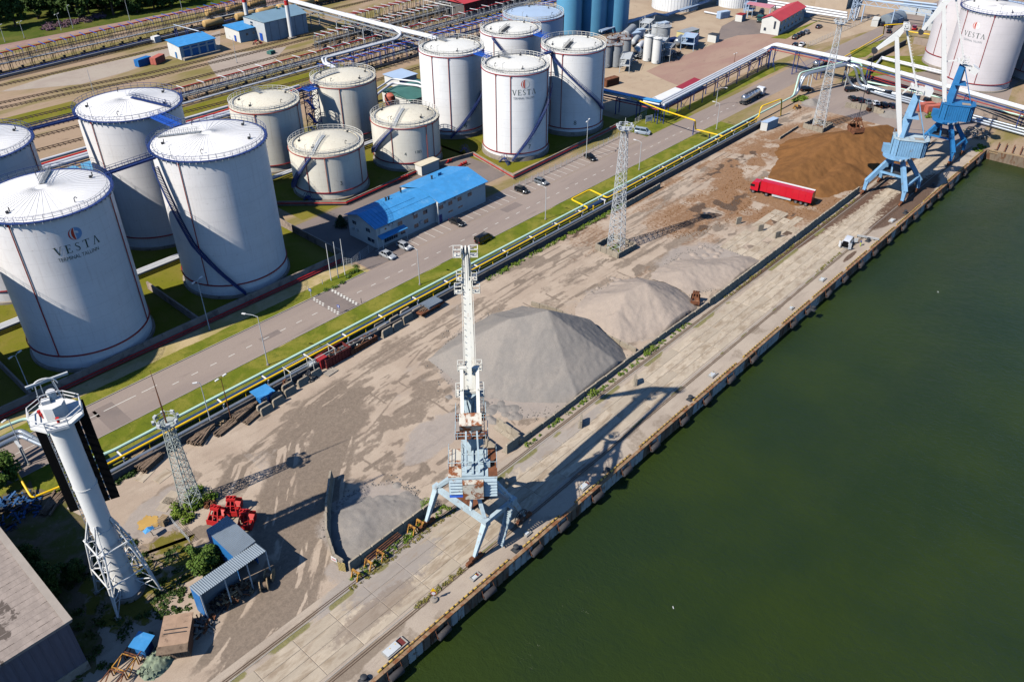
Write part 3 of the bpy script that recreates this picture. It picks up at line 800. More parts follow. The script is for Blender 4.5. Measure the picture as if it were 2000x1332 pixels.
# ------------------------------------------------------------------ lettering on curved shells
def letter_polys():
 L = {}
 def bx(x0,y0,x1,y1): return [(x0,y0),(x1,y0),(x1,y1),(x0,y1)]
 L['V'] = (0.86,[[(0.06,1),(0.24,1),(0.50,0),(0.42,0)],[(0.42,0),(0.50,0),(0.80,1),(0.73,1)],bx(0.0,.955,.32,1),bx(.64,.955,.9,1)])
 L['A'] = (0.86,[[(0.36,1),(0.44,1),(0.13,0),(0.06,0)],[(0.36,1),(0.44,1),(0.80,0),(0.62,0)],bx(-.02,0,.22,.045),bx(.54,0,.86,.045)])
 L['E'] = (0.66,[bx(.08,0,.23,1),bx(0,.945,.6,1),bx(.23,.47,.47,.53),bx(0,0,.64,.055),bx(.55,.8,.6,.945),bx(.58,.055,.64,.22),bx(.43,.38,.47,.62)])
 L['T'] = (0.78,[bx(.31,0,.46,1),bx(0,.945,.77,1),bx(0,.78,.045,.945),bx(.725,.78,.77,.945),bx(.18,0,.59,.045)])
 pts = [(.52,.80,.035),(.46,.92,.05),(.32,.97,.06),(.16,.91,.08),(.11,.76,.10),(.18,.62,.115),(.32,.51,.12),(.44,.40,.115),(.49,.24,.10),(.42,.09,.08),(.28,.03,.06),(.12,.08,.05),(.05,.22,.035)]
 S = []
 for (x0,y0,w0),(x1,y1,w1) in zip(pts[:-1],pts[1:]):
  dx,dy = x1 - x0,y1 - y0; l = math.hypot(dx,dy); nx,ny = -dy/l,dx/l; e = .02
  x1 += dx/l*e; y1 += dy/l*e
  S.append([(x0 - nx*w0/2,y0 - ny*w0/2),(x1 - nx*w1/2,y1 - ny*w1/2),(x1 + nx*w1/2,y1 + ny*w1/2),(x0 + nx*w0/2,y0 + ny*w0/2)])
 L['S'] = (0.58,S)
 return L
LET = letter_polys()
def bend(x,y,R,th0,z0,off): return ((R + off)*math.cos(th0 + x/R),(R + off)*math.sin(th0 + x/R),z0 + y)
def word_vesta(parent,R,th0,z0,cap,width,m_=None):
 tot = sum(LET[c][0] for c in 'VESTA'); gap = (width/cap - tot)/4
 x = -width/2
 for ch in 'VESTA':
  mb = MB()
  for q in LET[ch][1]:
   V = [bend(x + a*cap,b*cap,R,th0,z0,.03) for a,b in q]
   ar = sum(q[i][0]*q[(i + 1) % len(q)][1] - q[(i + 1) % len(q)][0]*q[i][1] for i in range(len(q)))
   mb.add(V if ar > 0 else V[::-1],[tuple(range(len(V)))])
  mb.build('letter',m_ or textgreen,parent)
  x += (LET[ch][0] + gap)*cap
def small_text(parent,txt,R,th0,z0,size,width,m_,name='lettering',tilt=0.0):
 cu = bpy.data.curves.new('t','FONT'); cu.body = txt; cu.size = size; cu.align_x = 'CENTER'
 o = bpy.data.objects.new('t',cu); C.objects.link(o)
 dg = bpy.context.evaluated_depsgraph_get()
 me = bpy.data.meshes.new_from_object(o.evaluated_get(dg))
 bpy.data.objects.remove(o); bpy.data.curves.remove(cu)
 xs = [v.co.x for v in me.vertices]; w = max(xs) - min(xs); k = width/w if width else 1.0
 for v in me.vertices:
  if R: v.co = bend(v.co.x*k,v.co.y + tilt*v.co.x,R,th0,z0,.03)
  else: v.co = (v.co.x*k,0,v.co.y)
 me.materials.clear(); me.materials.append(m_)
 me.name = name
 ob = bpy.data.objects.new(name,me); C.objects.link(ob)
 if parent is not None: ob.parent = parent
 return ob
def globe_logo(parent,R,th0,z0,r,style=0):
 mb = MB(); n = 40
 mb.add([bend(r*math.cos(2*pi*k/n),r*math.sin(2*pi*k/n),R,th0,z0,.03) for k in range(n)],[tuple(range(n))])
 mb.build('logo_disc',logoblue if style == 0 else white,parent)
 def cres(k0,k1,m_,off=.045):
  mb = MB(); N = 16
  for i in range(N):
   ys = [r*.985*math.sin(-pi/2 + pi*(i + e)/N) for e in (0,1)]
   q = []
   for yy in ys:
    s = math.sqrt(max(0,(r*.985) ** 2 - yy*yy)); q += [(s*k0,yy),(s*k1,yy)]
   pts = [q[0],q[1],q[3],q[2]]
   V = [bend(a,b,R,th0,z0,off) for a,b in pts]
   mb.add(V,[(0,1,2,3)])
  mb.build('logo_stripe',m_,parent)
 cres(-1.0,-.80,logored); cres(-.80,-.55,white); cres(-.55,-.12,logored); cres(-.12,.05,white)

# ------------------------------------------------------------------ tanks
def ring(mb,R,z,w,h,n=64,mi=0):
 mb.lathe([(R - w/2,z),(R + w/2,z),(R + w/2,z + h),(R - w/2,z + h),(R - w/2,z)],n,(0,0),mi)
def railing(parent,R,z,mat_,n=40,h=1.1,t=.08):
 mb = MB()
 ring(mb,R,z + h,t,t,64); ring(mb,R,z + h*.5,t*.7,t*.7,64)
 for k in range(n):
  a = 2*pi*k/n
  mb.box(R*math.cos(a),R*math.sin(a),z + h/2,t,t,h,a)
 return mb.build('railing',mat_,parent)
def spiral(parent,R,a0,z0,a1,z1,mat_,w=.9):
 n = max(8,int(abs(z1 - z0)/.28)); mb = MB()
 def p(t,r,dz=0): a = a0 + (a1 - a0)*t; return Vector((r*math.cos(a),r*math.sin(a),z0 + (z1 - z0)*t + dz))
 for i in range(n):
  t = (i + .5)/n; a = a0 + (a1 - a0)*t
  mb.box((R + .2 + w/2)*math.cos(a),(R + .2 + w/2)*math.sin(a),z0 + (z1 - z0)*t,w,.3,.06,a)
 N = 24
 for r in (R + .15,R + .25 + w):
  for i in range(N): mb.bar(p(i/N,r),p((i + 1)/N,r),.07,.3)
 st = mb.build('spiral_stair',mat_,parent)
 mb = MB(); r = R + .25 + w
 for hh in (.55,1.1):
  for i in range(N): mb.bar(p(i/N,r,hh),p((i + 1)/N,r,hh),.06)
 for i in range(0,N*2 + 1): mb.bar(p(i/N/2,r),p(i/N/2,r,1.1),.06)
 mb.build('handrail',mat_,st)
 # landing bracket
 return st
def tank(label,c,R,h,shell,roofm,style,rise=1.2,pipes=(),ringz=(2.2,),stair=None,walk=None,group=None,plates=64):
 t = thing('storage_tank',label,'tank',(c[0],c[1],0),0,group)
 mb = MB(); mb.lathe([(R + .45,0),(R + .45,.55 if style != 'W' else 1.2),(R,.6 if style != 'W' else 1.25)],72); mb.build('foundation_ring',concrete,t,smooth=30)
 mb = MB(); mb.lathe([(R,.3),(R,h)],96); mb.build('shell',shell,t,smooth=30)
 Ri = R - (.12 if style == 'A' else 1.15)
 # roof: shallow cone of plates with proud radial ribs
 mb = MB(); nr = plates
 if style == 'A':
  mb.lathe([(R,h),(R - .1,h + .05),(R*.62,h + rise*.45),(R*.3,h + rise*.8),(.9,h + rise),(.001,h + rise + .02)],96)
  rf = mb.build('roof',roofm,t,smooth=40)
  mb = MB()
  for k in range(48):
   a = 2*pi*k/48
   pr = [(R - .3,h + .08),(R*.62,h + rise*.45 + .02),(R*.3,h + rise*.8 + .02),(1.0,h + rise + .01)]
   for (r0,z0),(r1,z1) in zip(pr[:-1],pr[1:]):
    mb.bar((r0*math.cos(a),r0*math.sin(a),z0),(r1*math.cos(a),r1*math.sin(a),z1),.07,.06)
  mb.build('roof_rib',roofm,rf,kind='stuff')
  mb = MB(); mb.lathe([(R + .6,h - .08),(R + .6,h + .02),(R - .02,h + .02),(R - .02,h - .08),(R + .6,h - .08)],96)
  mb.build('rim_walkway',navy,t)
  mb = MB(); ring(mb,R + .12,h - .55,.2,.28,96)
  for k in range(60):
   a = 2*pi*k/60; mb.box((R + .35)*math.cos(a),(R + .35)*math.sin(a),h - .3,.6,.1,.3,a)
  mb.build('rim_bracket',white if style == 'A' else navy,t)
  railing(t,R + .56,h,navy,48,1.1,.06)
  railing(t,R - .35,h,grey,48,.9,.04)
 else:
  dome = [(R + .02,h - .02),(R + .02,h + .06),(Ri + .1,h + .12),(Ri,h + .35),(Ri - .15,h + .35),(Ri - .2,h + .15)] + [(Ri*(1 - s),h + .15 + rise*(1 - (1 - s) ** 2)) for s in (.1,.25,.4,.55,.7,.85,.999)]
  mb.lathe(dome,80)
  rf = mb.build('roof',roofm,t,smooth=40)
  mb = MB(); ring(mb,Ri,h + .34,.2,.1,80); mb.build('roof_gutter',dgrey if style == 'W' else grey,rf)
  railing(t,R - .05,h,offwhite,44,1.15,.11)
  railing(t,Ri - .3,h + .2,grey,36,.8,.04)
  mb = MB(); ring(mb,R + .1,h - .5,.16,.2,80); mb.build('deluge_ring',redrib if style == 'C' else redpipe,t)
 for z in ringz:
  mb = MB(); ring(mb,R + .15,z,.2,.22,80); mb.build('deluge_ring',redpipe,t)
 for a in pipes:
  mb = MB(); a = rad(a); r = R + .16
  mb.tube([(r*math.cos(a),r*math.sin(a),ringz[0]),(r*math.cos(a),r*math.sin(a),h - .4)],.1,6)
  mb.box(r*math.cos(a),r*math.sin(a),h - .5,.35,.35,.4,a)
  mb.build('riser_pipe',redpipe if style == 'A' else redrib,t)
 # roof fittings: vents, lamp posts, hatches
 for k in range(5):
  a = 2*pi*(k*.21 + c[0]*.013); r = R*(.78 if style == 'A' else .7)
  zz = h + .1 + (rise*.25 if style == 'A' else rise*.45)
  mb = MB(); X,Y = r*math.cos(a),r*math.sin(a)
  if k % 2: mb.tube([(X,Y,zz),(X,Y,zz + .7),(X + .25,Y,zz + .9),(X + .5,Y,zz + .6)],.09,6)
  else: mb.cyl((X,Y),.28,zz,zz + .35,10); mb.cyl((X + .5,Y + .3),.1,zz,zz + .8,6)
  mb.build('roof_vent',dgrey,rf)
 mb = MB(); a = rad(200); X,Y = (R - .5)*math.cos(a),(R - .5)*math.sin(a)
 mb.tube([(X,Y,h),(X,Y,h + 2.6),(X + .5,Y - .3,h + 2.8)],.06,5); mb.build('lamp_post',grey,rf)
 if walk:
  a,r0,r1 = rad(walk[0]),walk[1],walk[2]; mb = MB()
  def pp(r,side,dz):
   z = h + .3 + (rise*(1 - (r/R)) if style == 'A' else rise*(1 - (r/Ri) ** 2)*.95 + .1)
   return (r*math.cos(a) - side*math.sin(a),r*math.sin(a) + side*math.cos(a),z + dz)
  N = 10
  for i in range(N):
   ra,rb = r0 + (r1 - r0)*i/N,r0 + (r1 - r0)*(i + 1)/N
   mb.bar(pp(ra,0,0),pp(rb,0,0),.9,.1)
   for s in (-.45,.45):
    mb.bar(pp(ra,s,1),pp(rb,s,1),.06); mb.bar(pp(ra,s,.5),pp(rb,s,.5),.05); mb.bar(pp(ra,s,0),pp(ra,s,1),.06)
  mb.build('roof_walkway',walk[3],rf)
 if stair:
  for s_ in stair: spiral(t,R,rad(s_[0]),s_[1],rad(s_[2]),s_[3],s_[4])
 return t
BH = 30.9
tA = tank('huge white tank with globe logo and green lettering, nearest the striped white tower',(44.4,153.4),11.0,BH,tankA,roofA,'A',1.5,(-142.5,-42,60),walk=(62,10.5,1.2,grey),ringz=(3.4,))
globe_logo(tA,11,rad(-92.6),27.2,1.15)
word_vesta(tA,11,rad(-93.5),24.0,1.55,7.9)
small_text(tA,'TERMINAL TALLINN',11,rad(-94.5),22.75,1.0,7.0,textgreen)
tB = tank('huge plain white tank in the front row, left of the blue-roofed office',(77.9,154.9),11.1,BH,tankA,roofA,'A',1.5,(-151,40),walk=(128,10.5,1.2,grey),ringz=(3.0,),stair=[(176,28.5,205,13,navy),(205,13,247,.8,navy)])
tC = tank('huge plain white tank behind, with a blue bridge to the front tank',(77.4,187.2),11.0,BH,tankA,roofA,'A',1.5,(200,20),walk=(-62,10.5,1.2,navy),ringz=(3.0,),stair=[(-60,20,-20,2,navy)])
tD = tank('huge white tank at the left edge of the photo, behind the one with lettering',(44.6,188.2),11.0,BH,tankA,roofA,'A',1.5,(-40,),walk=(200,10.5,1.2,grey),ringz=(3.0,))
tE = tank('huge white tank just outside the left edge, shading its lettered neighbour',(11.0,154.0),11.0,BH,tankA,roofA,'A',1.5,(-40,),ringz=(3.0,))
tF = tank('cream tank with a stained roof, back row, nearest the huge white tanks',(120.3,202.3),9.5,17.3,tankC,roofC,'C',1.3,(-140,-60,30),walk=(75,9,2,grey))
tG = tank('cream tank with a stained roof, back row, left of the green shed',(148.4,203.6),9.6,17.0,tankC,roofC,'C',1.3,(-135,-50,40),walk=(165,9,1,grey))
tH = tank('low cream tank numbered 3 with a blue stair behind the office',(120.6,176.2),9.7,12.2,tankC,roofC,'C',1.9,(-160,-130,-70),walk=(-150,9.6,.8,galv),stair=[(-150,12.0,-196,2.0,navy)])
tI = tank('low cream tank numbered 4 with a blue stair beside the office roof',(147.0,175.2),9.5,12.5,tankC,roofC,'C',1.9,(-155,-95,-80),walk=(-150,9.4,.8,galv),stair=[(-150,12.3,-200,3.5,navy)])
tJ = tank('tall clean white tank numbered 6, left of the four',(172.8,182.3),9.6,24.5,tankW,roofW,'W',.7,(-170,-140,-60),ringz=(2.2,),stair=[(-76,13,-141,.6,navy)],walk=(75,7.5,3,grey))
tK = tank('tall clean white tank with globe logo, front of the four',(172.6,156.7),9.4,24.6,tankW,roofW,'W',.7,(-172,-146,-70),ringz=(2.2,),stair=[(-60,19,-143,.6,navy)],walk=(75,7.5,3,grey))
globe_logo(tK,9.4,rad(-121.3),21.9,1.2,1)
word_vesta(tK,9.4,rad(-122.6),18.9,1.5,6.9)
small_text(tK,'TERMINAL TALLINN',9.4,rad(-123),17.75,.9,6.0,textgrey)
tL = tank('tall clean white tank numbered 8, right of the four',(198.6,157.0),9.65,24.6,tankW,roofW,'W',.7,(178,-160,-75),ringz=(2.2,),stair=[(178,24.2,286,6.5,navy)],walk=(200,8.5,1.5,dgrey))
tM = tank('tall clean white tank at the back of the four, with a blue stair',(199.2,182.8),9.6,24.5,tankW,roofW,'W',.7,(-170,-60),ringz=(2.2,),stair=[(190,24,262,10,navy)],walk=(200,8.5,1.5,dgrey))
for t_,R_,th,z,s,tx in ((tL,9.65,-134,3.5,1.8,'8'),(tJ,9.6,-114.5,3.3,1.8,'6'),(tK,9.4,-113,3.4,1.8,'7'),(tH,9.7,-109.8,4.0,1.5,'3'),(tI,9.5,-133.6,4.5,1.3,'4'),(tI,9.5,-112,4.9,1.1,'1385')):
 small_text(t_,tx,R_,rad(th),z,s,None,textgreen,'number')
tN = tank('pale blue tank with a flat roof behind the tall white four',(242,210.8),11.3,17.0,lbtank,lbtank,'C',.5,(-60,),ringz=(2.0,))
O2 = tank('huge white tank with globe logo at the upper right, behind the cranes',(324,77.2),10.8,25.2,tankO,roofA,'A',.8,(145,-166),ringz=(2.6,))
globe_logo(O2,10.8,rad(169.4),21.0,1.2,1)
word_vesta(O2,10.8,rad(169.5),17.2,1.6,7.4)
small_text(O2,'TERMINAL TALLINN',10.8,rad(169.5),15.8,1.0,6.4,textgrey)
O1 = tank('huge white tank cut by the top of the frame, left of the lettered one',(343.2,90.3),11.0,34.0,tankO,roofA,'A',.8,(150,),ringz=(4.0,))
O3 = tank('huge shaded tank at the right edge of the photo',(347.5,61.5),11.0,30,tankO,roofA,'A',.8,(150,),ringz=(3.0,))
for lb,cx,cy,R_ in (('tall pale blue silo nearest the white tanks',276.5,221.5,5.2),('tall blue silo in the middle of the three',287.5,218.5,6.3),('tall blue silo at the right of the three',297.5,214.5,6.3)):
 t = thing('blue_silo',lb,'silo',(cx,cy,0),0,'blue silos cut by the top of the frame')
 mb = MB(); mb.lathe([(R_,0),(R_,33),(.01,36)],64); mb.build('shell',bluetank,t,smooth=30)
 mb = MB(); ring(mb,R_ + .3,32.5,.6,.1); mb.build('rim_walkway',bluetank,t)
 spiral(t,R_,rad(230),31,rad(310),16,bluetank)
for lb,px_,R_ in (('white ribbed tank cut by the top edge, behind the process plant',(347.01,216.06),10.5),('white ribbed tank cut by the top edge, beside the pink canopy',(368.05,198.00),7.5)):
 t = thing('white_tank',lb,'tank',(px_[0],px_[1],0),0,'white tanks at the top edge')
 mb = MB(); mb.lathe([(R_,0),(R_,16),(.01,17.5)],72); mb.build('shell',tankW,t,smooth=30)
 mb = MB(); ring(mb,R_ + .1,15.7,.3,.2); mb.build('rim_ring',grey,t)
 mb = MB()
 for k in range(48):
  a = 2*pi*k/48; mb.box((R_ + .05)*math.cos(a),(R_ + .05)*math.sin(a),8,.12,.12,16,a)
 mb.build('shell_stiffener',tankW,t)
# catwalks between tanks
def catwalk(label,p,q,z,mat_,w=1.0,zq=None):
 zq = z if zq is None else zq
 t = thing('catwalk',label,'catwalk',(p[0],p[1],z))
 P0,Q0 = Vector((p[0],p[1],z)),Vector((q[0],q[1],zq)); d = (Q0 - P0).normalized(); n = Vector((-d.y,d.x,0))
 mb = MB(); mb.bar(P0,Q0,w,.12)
 for s in (-1,1): mb.bar(P0 + n*(s*w/2),Q0 + n*(s*w/2),.14,.4)
 mb.build('deck',mat_,t,world=True)
 mb = MB(); L = (Q0 - P0).length; N = int(L/1.2)
 for s in (-1,1):
  for hh in (.6,1.1): mb.bar(P0 + n*(s*w/2) + Vector((0,0,hh)),Q0 + n*(s*w/2) + Vector((0,0,hh)),.06)
  for i in range(N + 1):
   a = P0 + (Q0 - P0)*(i/N) + n*(s*w/2); mb.bar(a,a + Vector((0,0,1.1)),.06)
 mb.build('railing',mat_,t,world=True)
 return t
catwalk('blue catwalk joining the leftmost tank and the back plain tank',(56,187.9),(66,187.5),BH,navy)
catwalk('bright blue double bridge between the two plain huge tanks',(77.5,175.6),(77.8,166.6),BH,vblue,2.0)
catwalk('blue catwalk from the lettered huge tank to the next one',(56,154.0),(66,154.5),BH,navy)
catwalk('bright blue catwalk between the tall tank numbered 6 and the lettered one',(172.8,172.4),(172.7,166.6),24.6,vblue,1.6)
catwalk('bright blue catwalk from the rearmost tall tank to the one numbered 8',(199.3,172.7),(198.8,167.2),24.6,vblue,1.6)
catwalk('dark catwalk from the lettered tall tank to the one numbered 8',(182.2,156.9),(188.6,157.0),24.6,navy,1.2)
catwalk('blue catwalk between the two back cream tanks',(130.2,202.6),(138.6,203.4),17.2,navy,1.2)
# blue lattice stair tower between the cream tanks
t = thing('stair_tower','dark blue lattice stair tower between the two back cream tanks','stair tower',(134.6,201.0,0))
mb = MB()
for sx in (-1.4,1.4):
 for sy in (-1.6,1.6): mb.bar((sx,sy,0),(sx,sy,17.4),.2)
for z in range(0,17,2):
 for (a,b) in (((-1.4,-1.6),(1.4,-1.6)),((-1.4,1.6),(1.4,1.6)),((-1.4,-1.6),(-1.4,1.6)),((1.4,-1.6),(1.4,1.6))):
  mb.bar((*a,z + 2),(*b,z + 2),.12); mb.bar((*a,z),(*b,z + 2),.08)
mb.build('frame',navy,t)
mb = MB()
for i,z in enumerate(range(0,16,2)):
 y0,y1 = (-1.5,1.5) if i % 2 == 0 else (1.5,-1.5)
 mb.bar((-.5 + (i % 2),y0,z),(-.5 + (i % 2),y1,z + 2),.9,.12)
mb.box(0,0,17.4,3.4,3.8,.12); mb.build('flight',vblue,t)

# ------------------------------------------------------------------ bund walls and red pipes
def wall_run(name,label,pts,h,th,mat_,cat='wall',seg=3.0,group=None):
 t = thing(name,label,cat,(pts[0][0],pts[0][1],0),0,group)
 for p,q in zip(pts[:-1],pts[1:]):
  L = math.hypot(q[0] - p[0],q[1] - p[1]); n = max(1,int(round(L/seg))); a = math.atan2(q[1] - p[1],q[0] - p[0])
  for i in range(n):
   t0,t1 = i/n,(i + 1)/n
   cx,cy = p[0] + (q[0] - p[0])*(t0 + t1)/2,p[1] + (q[1] - p[1])*(t0 + t1)/2
   mb = MB(); mb.box(0,0,h/2 - .1,L/n - .03,th,h + .2 + random.uniform(-.015,.015));
   o = mb.build('wall_panel',mat_,t); o.location = (cx - t.location.x,cy - t.location.y,0); o.rotation_euler = (0,0,a)
 return t
wall_run('bund_wall','long concrete bund wall in front of the huge white tanks',[(-40,141.6),(97.5,141.6)],2.0,.35,bund,seg=4.0)
wall_run('bund_wall','concrete bund wall beside the entrance drive, right of the plain huge tank',[(97.7,141.8),(97.7,168),(104,184)],1.9,.3,bund,seg=4)
wall_run('bund_wall','concrete cross wall between the lettered and the plain huge tank',[(61.0,141.9),(61.0,163.0)],1.8,.35,bund,seg=4)
wall_run('bund_wall','concrete cross wall at the far left, behind the striped white tower',[(28.0,141.9),(28.0,163.0)],1.8,.35,bund,seg=4)
wall_run('bund_wall','concrete bund wall in front of the low cream tanks',[(103.43,176.92),(115.67,163.71),(144.84,165.30),(160.49,162.05),(156.29,142.66)],1.2,.3,bund,seg=4)
wall_run('bund_wall','concrete bund wall in front of the tall white tanks',[(156.29,142.66),(207.04,144.76)],1.3,.3,bund,seg=4)
def pipe(name,label,pts,r,mat_,cat='pipe',n=10,smooth=40,closed=None):
 t = MB(); t.tube([(p[0] - pts[0][0],p[1] - pts[0][1],p[2] - pts[0][2]) for p in pts],r,n)
 o = t.build(name,mat_,smooth=smooth); o.location = pts[0]
 return tag(o,label,cat)
def arc_path(pts,rr=1.2,n=5):
 """round the corners of a polyline"""
 P0 = [Vector(p) for p in pts]; out = [P0[0]]
 for a,b,c in zip(P0[:-2],P0[1:-1],P0[2:]):
  d0 = (a - b); d1 = (c - b); k = min(rr,d0.length*.45,d1.length*.45); d0.normalize(); d1.normalize()
  s,e = b + d0*k,b + d1*k
  for i in range(n + 1):
   t = i/n; out.append(s*(1 - t) ** 2 + b*(2*t*(1 - t)) + e*t*t)
 out.append(P0[-1]); return [tuple(p) for p in out]
pipe('red_pipe','upper red fire pipe along the foot of the long bund wall',[(-40,141.0,.75),(97,141.0,.75)],.14,redp)
pipe('red_pipe','lower red fire pipe along the foot of the long bund wall',[(-40,140.7,.4),(97,140.7,.4)],.13,redpipe)
pipe('red_pipe','red fire pipe along the bund wall of the low cream tanks',[(*(103.08,176.41),.9),(*(115.29,163.23),.9),(*(144.36,164.78),.9)],.14,redp)
pipe('red_pipe','red fire pipe along the bund wall of the tall white tanks',[(*(159.96,161.53),.9),(*(155.54,141.98),.9),(*(206.34,144.24),.9)],.14,redp)
for i,lb in enumerate(('near','middle','far')):
 pipe('white_pipe',lb + ' white product pipe running between the front and back huge tanks',[(-30,168.6 + i*.75,1.1),(95,168.6 + i*.75,1.1)],.33,whitepipe)
pipe('white_pipe','white pipe between the cream tanks, beside the blue stair tower',[(100,189.5,1.2),(160,189.5,1.2)],.35,whitepipe)
pipe('white_pipe','second white pipe between the cream tanks',[(100,190.5,1.2),(160,190.5,1.2)],.35,whitepipe)

# ------------------------------------------------------------------ portal cranes
def crane(label,c,az,pal,kind,pose,grab=None):
 """portal on four legs, slewing house, A-frame tower, counterweight lever, jib, fly-jib and backstay"""
 t = thing('portal_crane',label,'crane',(c[0],c[1],0),0,'portal cranes on the quay')
 a = rad(az); ca,sa = math.cos(a),math.sin(a)
 def s(r,w,h): return (r*ca - w*sa,r*sa + w*ca,h)
 leg_m,beam_m,house_m,tower_m,jib_m = pal
 # --- portal
 for sx in (-1,1):
  for sy in (-1,1):
   mb = MB()
   if kind == 1:
    mb.tbar((sx*5.3,sy*5.0,.9),(sx*2.8,sy*5.0,6.0),.45,.42,.85,.8)
   else:
    mb.tbar((sx*5.2,sy*5.0,.9),(sx*4.9,sy*4.9,3.6),.7,.6,1.0,.9)
    mb.tbar((sx*5.0,sy*5.0,3.3),(sx*1.7,sy*1.5,9.6),1.0,1.1,.9,1.1)
   lg = mb.build('leg',leg_m,t)
   mb = MB()
   mb.box(sx*5.3,sy*5.0,.82,1.6,.6,.5); mb.box(sx*5.3 + .9,sy*5.0,.5,1.1,.5,.45); mb.box(sx*5.3 - .9,sy*5.0,.5,1.1,.5,.45)
   for k in (-1.35,-.6,.6,1.35):
    mb.tube([(sx*5.3 + k,sy*5.0 - .22,.38),(sx*5.3 + k,sy*5.0 + .22,.38)],.3,10)
   mb.build('bogie',rusty,lg)
 if kind == 1:
  for sx in (-1,1):
   mb = MB(); mb.bar((sx*2.8,-5.0,6.0),(sx*2.8,5.0,6.0),.6,.8); mb.build('portal_beam',beam_m,t)
  for sy in (-1,1):
   mb = MB(); mb.bar((-2.8,sy*5.0,6.0),(2.8,sy*5.0,6.0),.55,.75); mb.build('portal_beam',beam_m,t)
  for sx in (-1,1):
   for sy in (-1,1):
    mb = MB(); mb.box(sx*2.8,sy*5.0,6.05,.95,.95,1.1); mb.bar((sx*2.8,sy*4.9,6.3),(sx*1.3,sy*1.5,10.2),.48,.5); mb.build('strut',leg_m,t)
    mb = MB(); mb.bar((sx*2.8,sy*2.0,6.3),(sx*1.4,sy*1.4,10.2),.35,.4); mb.build('strut',leg_m,t)
  mb = MB(); mb.box(0,0,6.2,5.2,4.5,.12); mb.build('portal_deck',rusty,t)
  # access stair on the sea side
  mb = MB(); p0,p1 = Vector((-4.2,-5.9,.6)),Vector((.6,-5.6,6.3))
  p0,p1 = Vector((-1.0,-6.0,.5)),Vector((1.6,-5.7,6.2))
  for w in (-.45,.45): mb.bar(p0 + Vector((0,w,0)),p1 + Vector((0,w,0)),.1,.3)
  for i in range(20):
   q = p0 + (p1 - p0)*((i + .5)/20); mb.box(q.x,q.y,q.z,.26,.9,.06)
  st = mb.build('stair',paleblue,t)
  mb = MB()
  for w in (-.45,.45):
   mb.bar(p0 + Vector((0,w,1)),p1 + Vector((0,w,1)),.06)
   for i in range(7):
    q = p0 + (p1 - p0)*(i/6) + Vector((0,w,0)); mb.bar(q,q + Vector((0,0,1)),.06)
  mb.build('handrail',paleblue,st)
  mb = MB()
  for k in range(10):
   an = 2*pi*k/10; mb.bar((3.9,-5.6,2.2),(3.9 + 1.3*math.cos(an),-5.6,2.2 + 1.3*math.sin(an)),.07)
  mb.tube([(3.9 + 1.3*math.cos(2*pi*k/16),-5.6,2.2 + 1.3*math.sin(2*pi*k/16)) for k in range(17)],.08,6)
  mb.tube([(3.9,-5.9,2.2),(3.9,-5.3,2.2)],.35,12); mb.build('cable_reel',dgrey,t)
 else:
  for sy in (-1,1):
   mb = MB(); mb.bar((-4.6,sy*4.7,4.3),(4.6,sy*4.7,4.3),.5,.7); mb.build('portal_beam',beam_m,t)
  for sx in (-1,1):
   mb = MB(); mb.bar((sx*3.4,-3.3,6.2),(sx*3.4,3.3,6.2),.4,.5); mb.build('portal_beam',beam_m,t)
  mb = MB(); mb.box(0,0,6.3,6.2,6.0,.14); mb.build('portal_deck',dgrey,t)
  for an in range(4):
   A = rad(45 + 90*an); mb = MB(); mb.bar((2.6*math.cos(A + .7),2.6*math.sin(A + .7),6.3),(1.6*math.cos(A),1.6*math.sin(A),9.8),.35); mb.build('strut',leg_m,t)
  mb = MB(); mb.tube([(3.2,-1.6,6.4),(3.2,-1.6,9.0)],.05,5)
  for z in np.arange(6.6,9.0,.4): mb.bar((3.2,-1.6,z),(3.2,-2.1,z),.05)
  mb.tube([(3.2,-2.1,6.4),(3.2,-2.1,9.0)],.05,5); mb.build('ladder',leg_m,t)
  mb = MB()
  for k in range(12):
   an = 2*pi*k/12; mb.bar((4.2,-4.4,3.2),(4.2 + 1.2*math.cos(an),-4.4,3.2 + 1.2*math.sin(an)),.07)
  mb.tube([(4.2 + 1.2*math.cos(2*pi*k/16),-4.4,3.2 + 1.2*math.sin(2*pi*k/16)) for k in range(17)],.08,6); mb.build('cable_reel',dgrey,t)
 mb = MB(); mb.cyl((0,0),2.1,9.3,10.5,32); mb.cyl((0,0),2.5,10.5,10.9,32); mb.build('slew_ring',beam_m,t,smooth=30)
 # --- house
 if kind == 1:
  def hb(mb,r0,r1,w0,w1,h0,h1):
   V = [s(r,w,h) for h in (h0,h1) for r,w in ((r0,w0),(r1,w0),(r1,w1),(r0,w1))]
   mb.add(V,[(0,3,2,1),(4,5,6,7),(0,1,5,4),(1,2,6,5),(2,3,7,6),(3,0,4,7)])
  mb = MB(); hb(mb,-5.3,.4,-3.3,3.3,11.0,14.4)
  # sloping louvred rear face
  hs = mb.build('machine_house',house_m,t)
  for w0,w1 in ((-3.25,-1.45),(1.45,3.25)):
   for i in range(6):
    mb = MB(); z = 11.1 + i*.53
    V = [s(-5.32,w0,z),s(-5.32,w1,z),s(-5.62 + .02*i,w1,z + .1),s(-5.62 + .02*i,w0,z + .1),s(-5.32,w0,z + .5),s(-5.32,w1,z + .5)]
    mb.add(V,[(0,1,2,3),(3,2,5,4),(0,3,4),(1,5,2)])
    mb.build('louvre',vblue if (i == 0 and w0 > 0) else paleblue,hs)
  mb = MB(); hb(mb,-6.1,-5.2,-1.4,1.4,11.2,14.0); hp = mb.build('rear_cabinet',rustroof,hs)
  mb = MB(); hb(mb,-6.15,-5.0,-1.42,1.42,14.0,14.1); mb.build('cabinet_roof',rustroof,hs,label='rust-eaten roof sheet of the rear cabinet')
